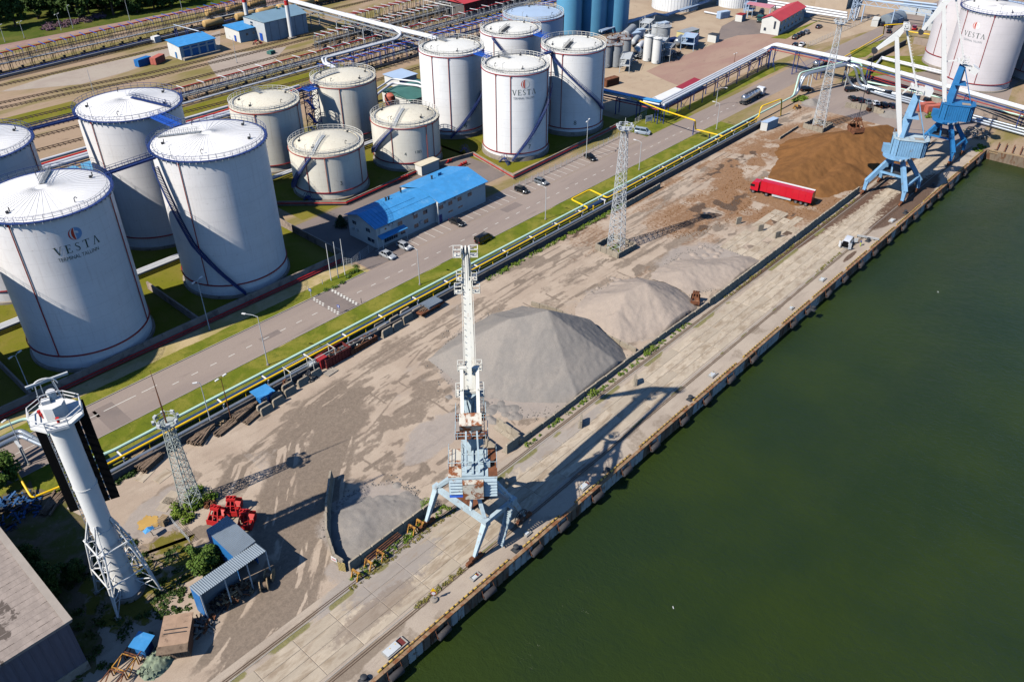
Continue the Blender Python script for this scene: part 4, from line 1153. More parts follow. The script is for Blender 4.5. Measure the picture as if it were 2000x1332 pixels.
  for w0,w1,m_ in ((-3.35,-2.1,rusty),(1.5,3.35,rustroof),(-2.1,-1.5,paleblue),(-1.5,1.5,paleblue)):
   mb = MB(); hb(mb,-5.1,.5,w0 + .02,w1 - .02,14.4,14.52 if abs(w0) > 1.6 or m_ is not paleblue else 14.75); mb.build('roof_panel',m_,hs)
  mb = MB()
  for w in (-3.3,3.3,-1.5,1.5):
   for hh in (.55,1.1): mb.bar(s(-3.5,w,14.5 + hh),s(.4,w,14.5 + hh),.06)
   for r in (-3.5,-2.2,-.9,.4): mb.bar(s(r,w,14.5),s(r,w,15.6),.06)
  mb.bar(s(-3.5,-3.3,15.6),s(-3.5,3.3,15.6),.06); mb.build('railing',paleblue,hs)
  mb = MB()
  for r in (-4.2,-2.6,-1.0): mb.bar(s(r,-1.4,14.8),s(r,1.4,14.8),.25,.12)
  mb.bar(s(-5.0,0,14.9),s(.4,0,14.9),.3,.25); mb.box(*s(-3.0,-2.0,14.9),1.0,.8,.7,a); mb.build('roof_duct',paleblue,hs)
 else:
  poly = [(-5.4,-1.7),(-4.2,-2.9),(1.4,-2.9),(2.7,-1.9),(2.7,1.9),(1.4,2.9),(-4.2,2.9),(-5.4,1.7)]
  mb = MB(); mb.prism([s(r,w,0)[:2] for r,w in poly],11.0,15.2); hs = mb.build('machine_house',house_m,t)
  mb = MB(); n = len(poly)
  for i in range(n):
   (r0,w0),(r1,w1) = poly[i],poly[(i + 1) % n]; L = math.hypot(r1 - r0,w1 - w0); k = int(L/.55)
   for j in range(k + 1):
    r,w = r0 + (r1 - r0)*j/k,w0 + (w1 - w0)*j/k; mb.bar(s(r*1.01,w*1.015,11.05),s(r*1.01,w*1.015,15.1),.1)
  mb.build('siding_rib',house_m,hs,kind='stuff')
  mb = MB(); mb.prism([s(r*1.05,w*1.06,0)[:2] for r,w in poly],15.2,15.34); mb.build('house_roof',paleblue if house_m is crblue else house_m,hs)
  mb = MB(); mb.box(*s(-3.2,1.0,15.4),2.2,1.6,.1,a); mb.build('roof_hatch',concrete,hs)
  mb = MB()
  for i in range(n):
   p,q = poly[i],poly[(i + 1) % n]; mb.bar(s(p[0],p[1],16.3),s(q[0],q[1],16.3),.05); mb.bar(s(p[0],p[1],15.3),s(p[0],p[1],16.3),.05)
  mb.build('railing',house_m,hs)
  mb = MB(); mb.lathe([(2.6,10.3),(3.4,10.6),(3.4,11.0),(.1,11.0)],32,s(1.0,1.6,0)[:2]); mb.build('cab_floor',house_m,t,smooth=30)
  for k in range(7):
   mb = MB(); an = a + rad(100 + k*13); cx,cy = s(1.0,1.6,0)[:2]
   mb.box(cx + 3.42*math.cos(an),cy + 3.42*math.sin(an),10.75,.08,.42,.5,an); mb.build('cab_window',white if k % 2 == 0 else glass,t)
  mb = MB(); mb.box(*s(3.6,-1.6,11.4),1.7,1.5,2.0,a); mb.build('driver_cab',house_m,t)
 # --- tower
 top = pose['tower']
 mb = MB()
 mb.tbar(s(1.0,0,14.7),s(top[0],0,top[1]),2.0,2.6,1.5,1.2)
 tw = mb.build('tower',tower_m,t)
 for w in (-1,1):
  mb = MB(); mb.bar(s(-4.6,w*.9,14.8),s(top[0] - .3,w*.6,top[1] - .5),.22); mb.build('tower_stay',tower_m,tw)
 mb = MB()   # ladder at the tower side
 for w in (-1.25,-1.75): mb.bar(s(.2,w,15.5),s(top[0],w,top[1]),.07)
 for i in range(18):
  f_ = i/17; r = .2 + (top[0] - .2)*f_; z = 15.5 + (top[1] - 15.5)*f_; mb.bar(s(r,-1.25,z),s(r,-1.75,z),.05)
 mb.build('ladder',tower_m,tw)
 for hz,rr,ww in ((18.4,.4,1.9),(21.8,.2,1.7)):
  mb = MB();
  if kind == 1:
   mb.box(*s(rr - 1.5,0,hz),1.6,2*ww + .6,.1,a)
   pl = mb.build('platform',rusty,tw)
   mb = MB()
   for hh in (.55,1.1): mb.bar(s(rr - 2.3,-ww - .3,hz + hh),s(rr - 2.3,ww + .3,hz + hh),.07)
   for w in (-ww - .3,ww + .3):
    for hh in (.55,1.1): mb.bar(s(rr - 2.3,w,hz + hh),s(rr + .2,w,hz + hh),.07)
    for r in (rr - 2.3,rr - 1.1,rr + .2): mb.bar(s(r,w,hz),s(r,w,hz + 1.1),.07)
   for w in (-1,0,1): mb.bar(s(rr - 2.3,w*ww,hz),s(rr - 2.3,w*ww,hz + 1.1),.07)
   mb.build('railing',paleblue,pl)
  elif hz < 20:
   mb.box(*s(rr - .6,0,hz + 2.2),3.0,4.6,.12,a); mb.build('platform',tower_m,tw)
 # --- counterweight lever
 f,cw = pose['lever'],pose['cw']
 mb = MB()
 for w in (-1.05,1.05): mb.bar(s(f[0],w,f[1]),s(cw[0],w,cw[1]),.45,.6)
 mb.bar(s(f[0],-1.3,f[1]),s(f[0],1.3,f[1]),.6,.7); mb.bar(s(top[0],-1.3,top[1] + .3),s(top[0],1.3,top[1] + .3),.4,.4)
 lv = mb.build('lever',jib_m,t)
 mb = MB(); d = Vector((f[0] - cw[0],0,f[1] - cw[1])).normalized()
 mb.bar(s(cw[0] - d.x*.9,0,cw[1] - d.z*.9),s(cw[0] + d.x*.9,0,cw[1] + d.z*.9),2.9,1.7); mb.build('counterweight',pose.get('cwm',jib_m),lv)
 # --- jib
 jb,pv,rr_,tp = pose['jb'],pose['piv'],pose['rear'],pose['tip']
 mid = (jb[0] + (pv[0] - jb[0])*.3,jb[1] + (pv[1] - jb[1])*.3)
 mb = MB(); K = 1.0 if kind == 1 else 1.3; mb.tbar(s(jb[0],0,jb[1]),s(mid[0],0,mid[1]),1.7*K,.9,1.5*K,1.25); mb.tbar(s(mid[0],0,mid[1]),s(pv[0],0,pv[1]),1.5*K,1.25,1.1*K,.85)
 j = mb.build('jib',jib_m,t)
 mb = MB();
 for i in range(1,12):
  f_ = i/12; x_,z_ = jb[0] + (pv[0] - jb[0])*f_,jb[1] + (pv[1] - jb[1])*f_
  mb.bar(s(x_ - .58,-.2,z_ + .2),s(x_ - .58,.2,z_ + .2),.1,.1)
 mb.bar(s(jb[0] - .55,.95,jb[1]),s(pv[0] - .45,.72,pv[1]),.08); mb.bar(s(jb[0] - .55,-.95,jb[1]),s(pv[0] - .45,-.72,pv[1]),.08)
 mb.build('jib_cleat',jib_m,j)
 # rod from lever to jib
 mb = MB(); f_ = .42; mb.bar(s(f[0],0,f[1]),s(jb[0] + (pv[0] - jb[0])*f_,0,jb[1] + (pv[1] - jb[1])*f_),.35,.3); mb.build('push_rod',jib_m,t)
 # --- fly-jib
 mb = MB(); mb.tbar(s(rr_[0],0,rr_[1]),s(pv[0],0,pv[1] + .4),.75,.8,1.25,1.5); mb.tbar(s(pv[0],0,pv[1] + .4),s(tp[0],0,tp[1]),1.25,1.5,.8,.6)
 fj = mb.build('fly_jib',jib_m,t)
 for p_,nn in ((rr_,.6),(tp,.7)):
  mb = MB()
  for w in (-.45,0,.45): mb.tube([s(p_[0],w - .1,p_[1]),s(p_[0],w + .1,p_[1])],nn,14)
  mb.build('sheave',dgrey if p_ is tp else jib_m,fj)
 def cage(parent,r,w,z,sz=(1.2,1.0)):
  mb = MB(); x0,x1,y0,y1 = r - sz[0]/2,r + sz[0]/2,w - sz[1]/2,w + sz[1]/2
  mb.add([s(x,y,z + dz) for dz in (0,.1) for x,y in ((x0,y0),(x1,y0),(x1,y1),(x0,y1))],[(0,3,2,1),(4,5,6,7),(0,1,5,4),(1,2,6,5),(2,3,7,6),(3,0,4,7)])
  for x,y in ((x0,y0),(x1,y0),(x1,y1),(x0,y1)): mb.bar(s(x,y,z),s(x,y,z + 1.15),.09)
  for hh in (.6,1.15):
   for (xa,ya),(xb,yb) in (((x0,y0),(x1,y0)),((x1,y0),(x1,y1)),((x1,y1),(x0,y1)),((x0,y1),(x0,y0))): mb.bar(s(xa,ya,z + hh),s(xb,yb,z + hh),.09)
  mb.build('service_cage',jib_m,parent)
 big = kind == 1
 for w in (-1.25,1.25):
  cage(fj,rr_[0] - .2,w*.85,rr_[1] - .7)
  if big:
   cage(j,pv[0] - 1.2,w*.95,pv[1] - 2.2,(1.0,1.0)); cage(j,pv[0] - .9,w*.8,pv[1] - .4,(.8,.7))
  cage(tw,top[0] - .2,w*1.15,top[1] + .2,(1.6,.8))
  if big: cage(j,jb[0] + 4.1 - 1.0,w*1.0,jb[1] + 10.5,(1.0,.8))
 # --- backstay with ladder
 b0 = (top[0] + .2,top[1] + .6)
 mb = MB()
 mb.bar(s(b0[0],0,b0[1]),s(rr_[0],0,rr_[1]),.62,.4)
 for i in range(22):
  f_ = (i + .5)/22; x_,z_ = b0[0] + (rr_[0] - b0[0])*f_,b0[1] + (rr_[1] - b0[1])*f_
  mb.bar(s(x_,.32,z_),s(x_ - .4,.5,z_ + .4),.06)
 mb.build('backstay',jib_m,t)
 # --- ropes
 hoist = MB()
 for w in (-.15,.15):
  hoist.tube([s(top[0] + .3,w,top[1] + .8),s(rr_[0],w,rr_[1] + .6)],.035,4)
  hoist.tube([s(rr_[0],w,rr_[1] + .6),s(tp[0],w,tp[1] + .7)],.035,4)
 if grab is not None:
  for w in (-.4,.4): hoist.tube([s(tp[0],w,tp[1]),s(tp[0],w,grab + 2.6)],.045,4)
 hoist.build('hoist_rope',dgrey,t)
 return t,Vector((c[0],c[1],0)) + Vector(s(tp[0],0,0))
P1 = dict(tower=(0.2,24.6),lever=(2.4,27.0),cw=(-4.6,23.7),jb=(1.6,14.8),piv=(10.6,37.0),rear=(8.0,42.0),tip=(14.3,27.4),cwm=rustroof)
cr1,tip1 = crane('pale blue rusting portal crane with white jib, closest to the camera',(60.3,63.0),45,(paleblue,paleblue,paleblue,paleblue,whiterust),1,P1)
P2 = dict(tower=(-0.1,26.2),lever=(1.6,28.0),cw=(-2.2,27.0),jb=(1.3,15.0),piv=(7.9,39.2),rear=(6.5,41.8),tip=(12.0,35.6))
cr2,tip2 = crane('light blue portal crane with white jib beside the brown peat heap',(216,63.2),115,(crblue,crblue,crblue,crblue,white),2,P2,grab=16.5)
P3 = dict(tower=(0.4,26.0),lever=(1.8,26.6),cw=(-2.6,24.4),jb=(2.4,15.4),piv=(9.2,40.2),rear=(7.4,43.5),tip=(12.9,33.0))
cr3,tip3 = crane('deep blue portal crane with white jib, farthest along the quay',(250.3,63.2),112,(deepblue,deepblue,deepblue,deepblue,white),2,P3)
# clamshell grabs
def grab_obj(label,loc,rz,m_,sc=1.0,group=None):
 t = thing('clamshell_grab',label,'grab',loc,rz,group)
 for sgn in (-1,1):
  mb = MB(); V = []
  for w in (-.95,.95):
   V += [(sgn*.06,w,.15),(sgn*1.0,w,0),(sgn*1.55,w,.55),(sgn*1.45,w,1.25),(sgn*.1,w,1.15)]
  F = [(0,1,2,3,4),(9,8,7,6,5),(0,5,6,1),(1,6,7,2),(2,7,8,3)]
  if sgn < 0: F = [tuple(reversed(f)) for f in F]
  mb.add([tuple(x*sc for x in v) for v in V],F)
  sh = mb.build('jaw',m_,t)
  mb = MB()
  for w in (-.8,0,.8): mb.bar((sgn*1.35*sc,w*sc,1.2*sc),(sgn*.35*sc,w*sc*.6,2.5*sc),.13*sc)
  mb.bar((sgn*1.4*sc,-.95*sc,1.25*sc),(sgn*1.4*sc,.95*sc,1.25*sc),.16*sc)
  mb.bar((sgn*.85*sc,-.72*sc,1.9*sc),(sgn*.85*sc,.72*sc,1.9*sc),.1*sc)
  mb.build('arm',m_,sh)
 mb = MB(); mb.box(0,0,2.55*sc,.9*sc,1.3*sc,.35*sc)
 for w in (-.5,0,.5): mb.tube([(-.06,w*sc - .05,2.8*sc),(.06,w*sc + .05,2.8*sc)],.22*sc,10)
 mb.build('head',m_,t)
 return t
grab_obj('rusty open clamshell grab hanging over the brown peat heap',(tip2.x,tip2.y,15.0),.9,rusty,1.35)
for (p_,rz,lb) in (((34.70,92.04),.5,'red clamshell grab standing left of two others by the blue shed'),((37.31,91.97),.75,'red clamshell grab at the back of the three by the blue shed'),((37.15,88.12),.7,'red clamshell grab at the right of the three by the blue shed')):
 grab_obj(lb,(p_[0],p_[1],0),rz,redp,1.05,'red grabs by the shed')
grab_obj('rusty clamshell grab lying beside the low stone heap and block wall',(*(135.13,71.90),0),.5,rusty,1.0)

# ------------------------------------------------------------------ lattice light masts
def lattice(mb,h,w0,w1,n,t=.12,t2=.065,z0=0.0):
 def p(k,z):
  w = w0 + (w1 - w0)*(z - z0)/(h - z0); sx,sy = ((-1,-1),(1,-1),(1,1),(-1,1))[k % 4]; return (sx*w/2,sy*w/2,z)
 for k in range(4): mb.bar(p(k,z0),p(k,h),t)
 zs = []; z = z0; w = w0
 for i in range(n + 1): zs.append(z0 + (h - z0)*(1 - (1 - i/n) ** 1.0))
 for a,b in zip(zs[:-1],zs[1:]):
  for k in range(4):
   mb.bar(p(k,b),p(k + 1,b),t2); mb.bar(p(k,a),p(k + 1,b),t2); mb.bar(p(k + 1,a),p(k,b),t2)
def mast(label,c,h,w0,w1,n,m_,spike,rz=.3):
 t = thing('light_mast',label,'light mast',(c[0],c[1],0),rz,'lattice floodlight masts')
 mb = MB(); lattice(mb,h,w0,w1,n); mb.build('lattice_frame',m_,t)
 mb = MB()
 for w in (-.2,.2): mb.bar((w0/2 + .15,w,.5),(w1/2 + .15,w,h),.05)
 for i in range(int(h/.5)):
  z = .5 + i*.5; x_ = w0/2 + .15 + (w1 - w0)/2*(z/h); mb.bar((x_,-.2,z),(x_,.2,z),.04)
 for z in np.arange(3,h,1.6):
  x_ = w0/2 + .15 + (w1 - w0)/2*(z/h); mb.tube([(x_,-.35,z),(x_ + .55,-.25,z),(x_ + .7,0,z),(x_ + .55,.25,z),(x_,.35,z)],.03,4)
 mb.build('ladder',m_,t)
 mb = MB(); mb.cyl((0,0),w1*.85 + .55,h,h + .08,12); pl = mb.build('head_platform',m_,t)
 mb = MB(); R_ = w1*.85 + .55
 for hh in (.5,1.0): ring(mb,R_,h + hh,.07,.07,12)
 for k in range(12): a = 2*pi*k/12; mb.bar((R_*math.cos(a),R_*math.sin(a),h),(R_*math.cos(a),R_*math.sin(a),h + 1),.06)
 mb.build('railing',m_,pl)
 for k in range(8):
  a = 2*pi*k/8 + .2; mb = MB(); mb.box((R_ + .25)*math.cos(a),(R_ + .25)*math.sin(a),h + .75,.35,.55,.5,a); mb.build('floodlight',galv,t)
 mb = MB(); mb.tube([(0,0,h),(0,0,h + spike*.45),(0,0,h + spike)],[.14,.1,.03],6); mb.build('lightning_rod',rusty if spike > 6 else m_,t)
 return t
mast('grey green lattice floodlight mast with a tall rod, rising from bushes near the camera',(33.7,98.0),16.4,2.3,1.05,11,greend,9.5)
mast('white lattice floodlight mast ringed by concrete blocks in the yard',(143.0,98.3),29.0,3.2,1.1,18,galv,2.5,.25)
mast('white lattice floodlight mast beside the brown heap, foot in concrete blocks',(247.3,98.3),31.0,3.4,1.1,18,galv,2.0,.25)

# ------------------------------------------------------------------ white leading-light tower
LX0,LY0 = 19.2,89.6
t = thing('beacon_tower','white harbour beacon tower with black boards and lattice legs','tower',(LX0,LY0,0),-.35)
mb = MB(); mb.lathe([(2.1,0),(2.1,.7),(1.75,.75)],40); mb.build('plinth',concrete,t,smooth=30)
mb = MB(); mb.lathe([(1.72,.7),(1.45,3.2),(1.36,8),(1.36,31.4)],48); mb.build('column',white,t,smooth=30)
for z in (6.2,9.5,13.0,20.5):
 mb = MB(); ring(mb,1.38,z,.12,.16,40); mb.build('flange',white,t)
mb = MB(); a8 = [(3.05*math.cos(rad(22.5 + 45*k)),3.05*math.sin(rad(22.5 + 45*k))) for k in range(8)]
mb.prism(a8,31.4,31.75); pf = mb.build('platform',white,t)
mb = MB(); mb.lathe([(1.36,30.2),(2.6,31.4)],8,a0=rad(22.5),a1=rad(382.5)); mb.build('platform_bracket',white,t)
mb = MB()
for k in range(8):
 p,q = a8[k],a8[(k + 1) % 8]
 for hh in (.6,1.15): mb.bar((p[0]*.98,p[1]*.98,31.75 + hh),(q[0]*.98,q[1]*.98,31.75 + hh),.09)
 mb.bar((p[0]*.98,p[1]*.98,31.7),(p[0]*.98,p[1]*.98,32.9),.09)
mb.build('railing',white,pf)
mb = MB(); mb.prism([(1.35*math.cos(rad(45*k)),1.35*math.sin(rad(45*k))) for k in range(8)],31.75,33.5); mb.build('lantern_room',white,t)
mb = MB(); mb.cyl((.2,.9),.5,33.5,34.5,12); mb.box(-.5,.2,33.75,.9,.7,.5); mb.build('roof_cabinet',white,t)
mb = MB()
for sx,sy in ((-1.2,.2),(1.2,.4),(-.6,1.1),(.9,1.2)): mb.bar((sx,sy,33.4),(sx*.8,sy*.7 + .2,36.0),.1)
mb.bar((-1.2,.2,34.6),(1.2,.4,34.6),.08); mb.tube([(1.3*math.cos(pi*k/10),.5,35.6 + 1.0*math.sin(pi*k/10)) for k in range(11)],.08,6); mb.build('antenna_frame',white,t)
mb = MB(); mb.bar((-1.9,.3,36.1),(2.6,.9,36.3),.25,.3); mb.build('radar_bar',galv,t)
for (x_,y_) in ((-1.6,.5),(-1.3,0),(.2,-1.9)):
 mb = MB(); mb.cyl((x_,y_),.16,31.75,32.3,12); mb.cyl((x_,y_),.22,32.3,32.55,12); mb.build('signal_lamp',redp,t)
for x0 in (-2.45,-1.25,1.2,2.4):
 mb = MB(); mb.b2(x0 - .55,1.85,15.3,x0 + .55,2.01,31.5); bd = mb.build('board',black,t)
 mb = MB(); mb.b2(x0 - .42,2.02,15.3,x0 - .3,2.15,31.1); mb.b2(x0 + .3,2.02,15.3,x0 + .42,2.15,31.1); mb.build('board_rail',dgrey,bd)
mb = MB()
for z in np.arange(15.8,31.2,1.3):
 mb.bar((-2.9,2.2,z),(2.9,2.2,z),.1,.12); mb.bar((-1.85,1.8,z),(-1.85,2.2,z),.12,.3); mb.bar((1.8,1.8,z),(1.8,2.2,z),.12,.3); mb.bar((-.7,2.1,z),(-.8,1.1,z),.1); mb.bar((.7,2.1,z),(.8,1.1,z),.1)
mb.build('board_bracket',galv,t)
mb = MB()
for w in (-1.75,-1.45): mb.bar((w,.6,10),(w,.6,31.3),.06)
for z in np.arange(10,31.2,.5): mb.bar((-1.75,.6,z),(-1.45,.6,z),.05)
mb.build('ladder',white,t)
for sx in (-1,1):
 for sy in (-1,1):
  mb = MB(); f = Vector((sx*3.1,sy*3.1,.1)); k = Vector((sx*2.2,sy*2.2,10.5)); e = Vector((sx*1.05,sy*1.05,14.5))
  for off in (Vector((sx*.0,-sy*1.1,0)),Vector((-sx*1.1,0,0))):
   mb.tube([f,k + off*.55,e + off*.1],.14,8)
  zs = [2.6,5.2,7.8,10.5]
  for z0,z1 in zip([.1] + zs[:-1],zs):
   A = lambda z,o_: f + (k - f)*((z - .1)/10.4) + o_*(.55*(z - .1)/10.4)
   o1,o2 = Vector((0,-sy*1.1,0)),Vector((-sx*1.1,0,0))
   mb.tube([A(z1,o1),A(z1,o2)],.08,6); mb.tube([A(z0,o1),A(z1,o2)],.07,6)
   mb.tube([A(z1,o1),(sx*.95,sy*.95,z1)],.09,6); mb.tube([A(z1,o2),(sx*.95,sy*.95,z0 + .8)],.07,6); mb.tube([A(z0,o1),(sx*.95,sy*.95,z1)],.06,6)
  lg = mb.build('leg',white,t,rz=.35)
  mb = MB(); mb.box(f.x,f.y,.12,.7,.7,.24); mb.build('foot_pad',concrete,lg)
for z in (5.2,10.5):
 for (x0,y0),(x1,y1) in (((-1,-1),(1,-1)),((1,-1),(1,1)),((1,1),(-1,1)),((-1,1),(-1,-1))):
  k = 3.1 - .9*z/10.5; mb = MB(); mb.tube([(x0*k,y0*k,z),(x1*k,y1*k,z)],.1,6); mb.build('brace',white,t,rz=.35)

# ------------------------------------------------------------------ heaps of stone and peat
def heapmat(name,a,b,c3,s=0.5,bd=0.04):
 m,nt,bs = new_mat(name)
 v = coords(nt,'World')
 n1 = noise(nt,v,.25,5,.6,.3); n2 = noise(nt,v,5.0,4,.8); n3 = noise(nt,v,s,6,.7)
 c = mixc(nt,ramp(nt,n1,.35,.65),a,b)
 c = mixc(nt,mathn(nt,'MULTIPLY',ramp(nt,n3,.55,.75),.6),c,c3)
 c = mixc(nt,mathn(nt,'MULTIPLY',ramp(nt,n2,.4,.65),.4),c,dim(a,.7))
 nt.links.new(c,bs.inputs['Base Color']); bs.inputs['Roughness'].default_value = 1.0; bs.inputs['Specular IOR Level'].default_value = .1
 bump(nt,bs,n2,.7,bd)
 return m
hm_grey = heapmat('grey_stone_chips',srgb(136,131,126),srgb(146,139,132),srgb(120,116,113))
hm_pink = heapmat('pinkish_stone_chips',srgb(160,147,136),srgb(168,154,142),srgb(142,131,122))
hm_peat = heapmat('brown_peat',srgb(130,91,55),srgb(114,80,49),srgb(90,63,41),bd=.06)
def facet_z(X,Y,crest,slope,dirs,k=.8):
 z = np.full_like(X,-9.0)
 for (x0,y0,z0),(x1,y1,z1) in zip(crest[:-1],crest[1:]):
  for f in np.linspace(0,1,7):
   cx,cy,cz = x0 + (x1 - x0)*f,y0 + (y1 - y0)*f,z0 + (z1 - z0)*f
   dp = np.max([(X - cx)*math.cos(rad(a)) + (Y - cy)*math.sin(rad(a)) for a in dirs],axis=0)
   z = np.maximum(z,cz - slope*(k*dp + (1 - k)*np.hypot(X - cx,Y - cy)))
 return z
def crest_z(X,Y,crest,slope,seed,rough=.35,gully=.25):
 d = pathdist(X,Y,[c[:2] for c in crest]); z = np.full_like(X,-9.0)
 for (x0,y0,z0),(x1,y1,z1) in zip(crest[:-1],crest[1:]):
  L = (x1 - x0) ** 2 + (y1 - y0) ** 2 + 1e-9; t = np.clip(((X - x0)*(x1 - x0) + (Y - y0)*(y1 - y0))/L,0,1)
  dd = np.hypot(X - x0 - t*(x1 - x0),Y - y0 - t*(y1 - y0)); zz = z0 + t*(z1 - z0)
  ang = np.arctan2(Y - y0,X - x0)
  dd = dd*(1 + .06*(fbm(np.cos(ang)*6 + 10,np.sin(ang)*6 + 10,1.6,3,seed) - .5)*2)
  z = np.maximum(z,zz - np.sqrt((dd*slope) ** 2 + .03) + .15)
 z += rough*(fbm(X,Y,2.6,4,seed + 3) - .5) + gully*(fbm(X,Y,.9,3,seed + 9) - .5)
 return z
def heap(label,x0,x1,y0,y1,crests,slope,mat_,seed,cat='gravel heap',step=.25,rough=.35,bumps=(),clip=None,facet=None):
 def zf(X,Y):
  z = np.full_like(X,-9.0)
  if facet: z = facet_z(X,Y,facet[0],slope*facet[1],facet[2]) + rough*(fbm(X,Y,2.6,4,seed) - .5) + .22*(fbm(X,Y,.8,3,seed + 2) - .5)
  for c in crests: z = np.maximum(z,crest_z(X,Y,c,slope,seed,rough))
  for (bx,by,br,bh) in bumps:
   d = np.hypot(X - bx,Y - by) + .3*(fbm(X,Y,1.2,2,seed + 5) - .5); z = np.maximum(z,bh - d*bh/br)
  if clip is not None: z = np.where(clip(X,Y),z,np.minimum(z,-.2))
  return z
 o,co = grid_mesh('gravel_heap' if 'peat' not in label else 'peat_heap',x0,x1,y0,y1,step,zf,mat_,keep=lambda X,Y,Z: Z > -.06)
 tag(o,label,cat)
 return o
rb = np.random.default_rng(3)
def scatter_bumps(pts,n,r=(.5,1.2),h=(.25,.7)):
 return [(pts[0] + rb.uniform(-1,1)*pts[2],pts[1] + rb.uniform(-1,1)*pts[3],rb.uniform(*r),rb.uniform(*h)) for _ in range(n)]
heap('large grey stone heap with a sharp lit ridge, middle of the yard',78,114,69.6,103,[[(104,94,2.6),(98,91,5)]],.66,hm_grey,4,rough=.2,facet=([(95.4,87.8,8.6),(97.5,85.8,9.1),(100.4,83.2,10.0)],1.02,(178,222,262,322,20,95)),
     bumps=scatter_bumps((81.5,81,3,7),34,(.5,1.2),(.2,.5)),clip=lambda X,Y: (Y > 70.0 + .3*fbm(X,Y,2,2,1)) & ((X < 111.7) | (Y > 95)))
heap('pinkish stone heap right of the large grey one',112.4,137,70.2,94,[[(126.6,79.0,5.8),(121.8,80.8,5.0)],[(117.5,79,3.2),(121.8,80.8,4.6)]],.52,hm_pink,14,bumps=scatter_bumps((125,88,9,3),24,(.6,1.4),(.25,.7)),clip=lambda X,Y: (Y > 70.3) & (X > 112.7))
heap('low flat pinkish stone heap below the red lorry',137,165,70,90,[[(141.5,79.4,2.0),(145.5,78.4,2.2),(150.5,73.6,2.0),(156,72.4,1.4)]],.33,hm_pink,24,rough=.2,bumps=scatter_bumps((150,81.5,9,3.5),30,(.5,1.3),(.2,.5)),clip=lambda X,Y: Y > 70.1)
heap('small grey stone spread behind the curved block wall',40,61,69.7,84,[[(45.5,73.2,.7),(49,75.6,.9),(55,72.8,.6)]],.2,hm_grey,34,rough=.25,bumps=scatter_bumps((53,75,5,3),28,(.5,1.2),(.2,.55)),clip=lambda X,Y: (Y > 70.1) & (Y < 2*(X - 41.5) + 72.0))
heap('huge brown peat heap behind the red lorry',182,264,69.5,108,[[(228,84,7.4),(237,80.2,7.4),(247,78,6.0)],[(228,84,7.4),(212,85,4.2),(198,87,1.6)],[(218,77,3.6),(204,77.5,1.6)]],.46,hm_peat,44,'peat heap',.35,.5,bumps=scatter_bumps((206,82,12,7),40,(.9,2.2),(.3,1.0)),clip=lambda X,Y: Y > 70.2)
heap('dark brown peat remainder between the two far cranes',228,258,60,70.6,[[(236,69.5,.6),(248,68,.5)]],.3,hm_peat,54,'peat heap',.35,.3)
heap('small grey rubble mound beside the far blocks and parked cars',*(lambda p: (p[0] - 6,p[0] + 6,p[1] - 4,p[1] + 4))((273.28,86.09)),[[(*(273.06,86.33),1.6),(*(273.20,84.08),1.2)]],.5,hm_grey,64,bumps=())
heap('small grey rubble mound beside the far lattice mast',*(lambda p: (p[0] - 4,p[0] + 4,p[1] - 4,p[1] + 4))((266.63,110.25)),[[(*(266.63,110.25),1.5),(*(268.35,109.82),1.2)]],.55,hm_grey,74)

# ------------------------------------------------------------------ concrete blocks
def lblock(w=2.0,h=1.9,foot=.9):
 mb = MB(); c = .14
 pr = [(-.16,0),(foot,0),(foot,.18),(.28,.34),(.14,h),(-.16,h)]
 n = len(pr); V = []
 for x in (-w/2 + .02,w/2 - .02): V += [(x,p[0],p[1]) for p in pr]
 V += [(-w/2 + c,-.16,h),(-w/2 + c,.14,h),(w/2 - c,-.16,h),(w/2 - c,.14,h)]
 # main body with clipped top corners
 a = -w/2 + .02; b = w/2 - .02; z1 = h - c
 V = [(a,-.16,0),(b,-.16,0),(b,foot,0),(a,foot,0),(b,foot,.18),(a,foot,.18),(b,.28,.34),(a,.28,.34),
         (a,-.16,z1),(b,-.16,z1),(b,.15,z1),(a,.15,z1),(a + c,-.16,h),(b - c,-.16,h),(b - c,.14,h),(a + c,.14,h)]
 F = [(0,1,9,13,12,8),(3,5,4,2),(5,7,6,4),(7,11,15,14,10,6),(1,2,4,6,10,9),(0,8,11,7,5,3),(12,13,14,15),(8,12,15,11),(9,10,14,13),(0,3,2,1)]
 return mb.add(V,F)
BLK = {}
def block_run(label,pts,h,w=2.0,flip=False,foot=.9,group='concrete block walls of the yard',cap=None):
 t = thing('block_wall',label,'block wall',(pts[0][0],pts[0][1],0),0,group)
 for p,q in zip(pts[:-1],pts[1:]):
  L = math.hypot(q[0] - p[0],q[1] - p[1]); n = max(1,int(round(L/w))); a = math.atan2(q[1] - p[1],q[0] - p[0])
  for i in range(n):
   f = (i + .5)/n; key = (w,h,foot)
   hh = h
   if key not in BLK:
    o = lblock(w,h,foot).build('concrete_block',blockc,t); BLK[key] = o
   else: o = BLK[key].copy(); C.objects.link(o); o.parent = t
   o.location = (p[0] + (q[0] - p[0])*f - pts[0][0] + random.uniform(-.03,.03),p[1] + (q[1] - p[1])*f - pts[0][1] + random.uniform(-.05,.05),random.uniform(-.05,.02))
   o.rotation_euler = (0,0,a + (pi if flip else 0) + random.uniform(-.03,.03)); o.scale = (L/n/w,1,1)
 return t
block_run('tall block wall on the quay side of the small grey stone spread',[(41.9,69.7),(57.8,69.7)],2.0)
block_run('curved block wall round the left of the small grey stone spread',[(41.6,70.6),(41.4,72.4),(43.6,77.1),(46.7,81.2),(51.6,86.5)],2.0,flip=True,foot=.5)
block_run('low block wall along the quay in front of the large grey heap',[(77.5,69.7),(113,69.8)],1.2,2.9)
block_run('tall block wall corner left of the large grey heap',[(74.5,69.9),(78,69.9)],2.0,1.8)
block_run('block wall stub running into the yard left of the large grey heap',[(78.2,70.3),(78.6,75.8)],1.9,1.9)
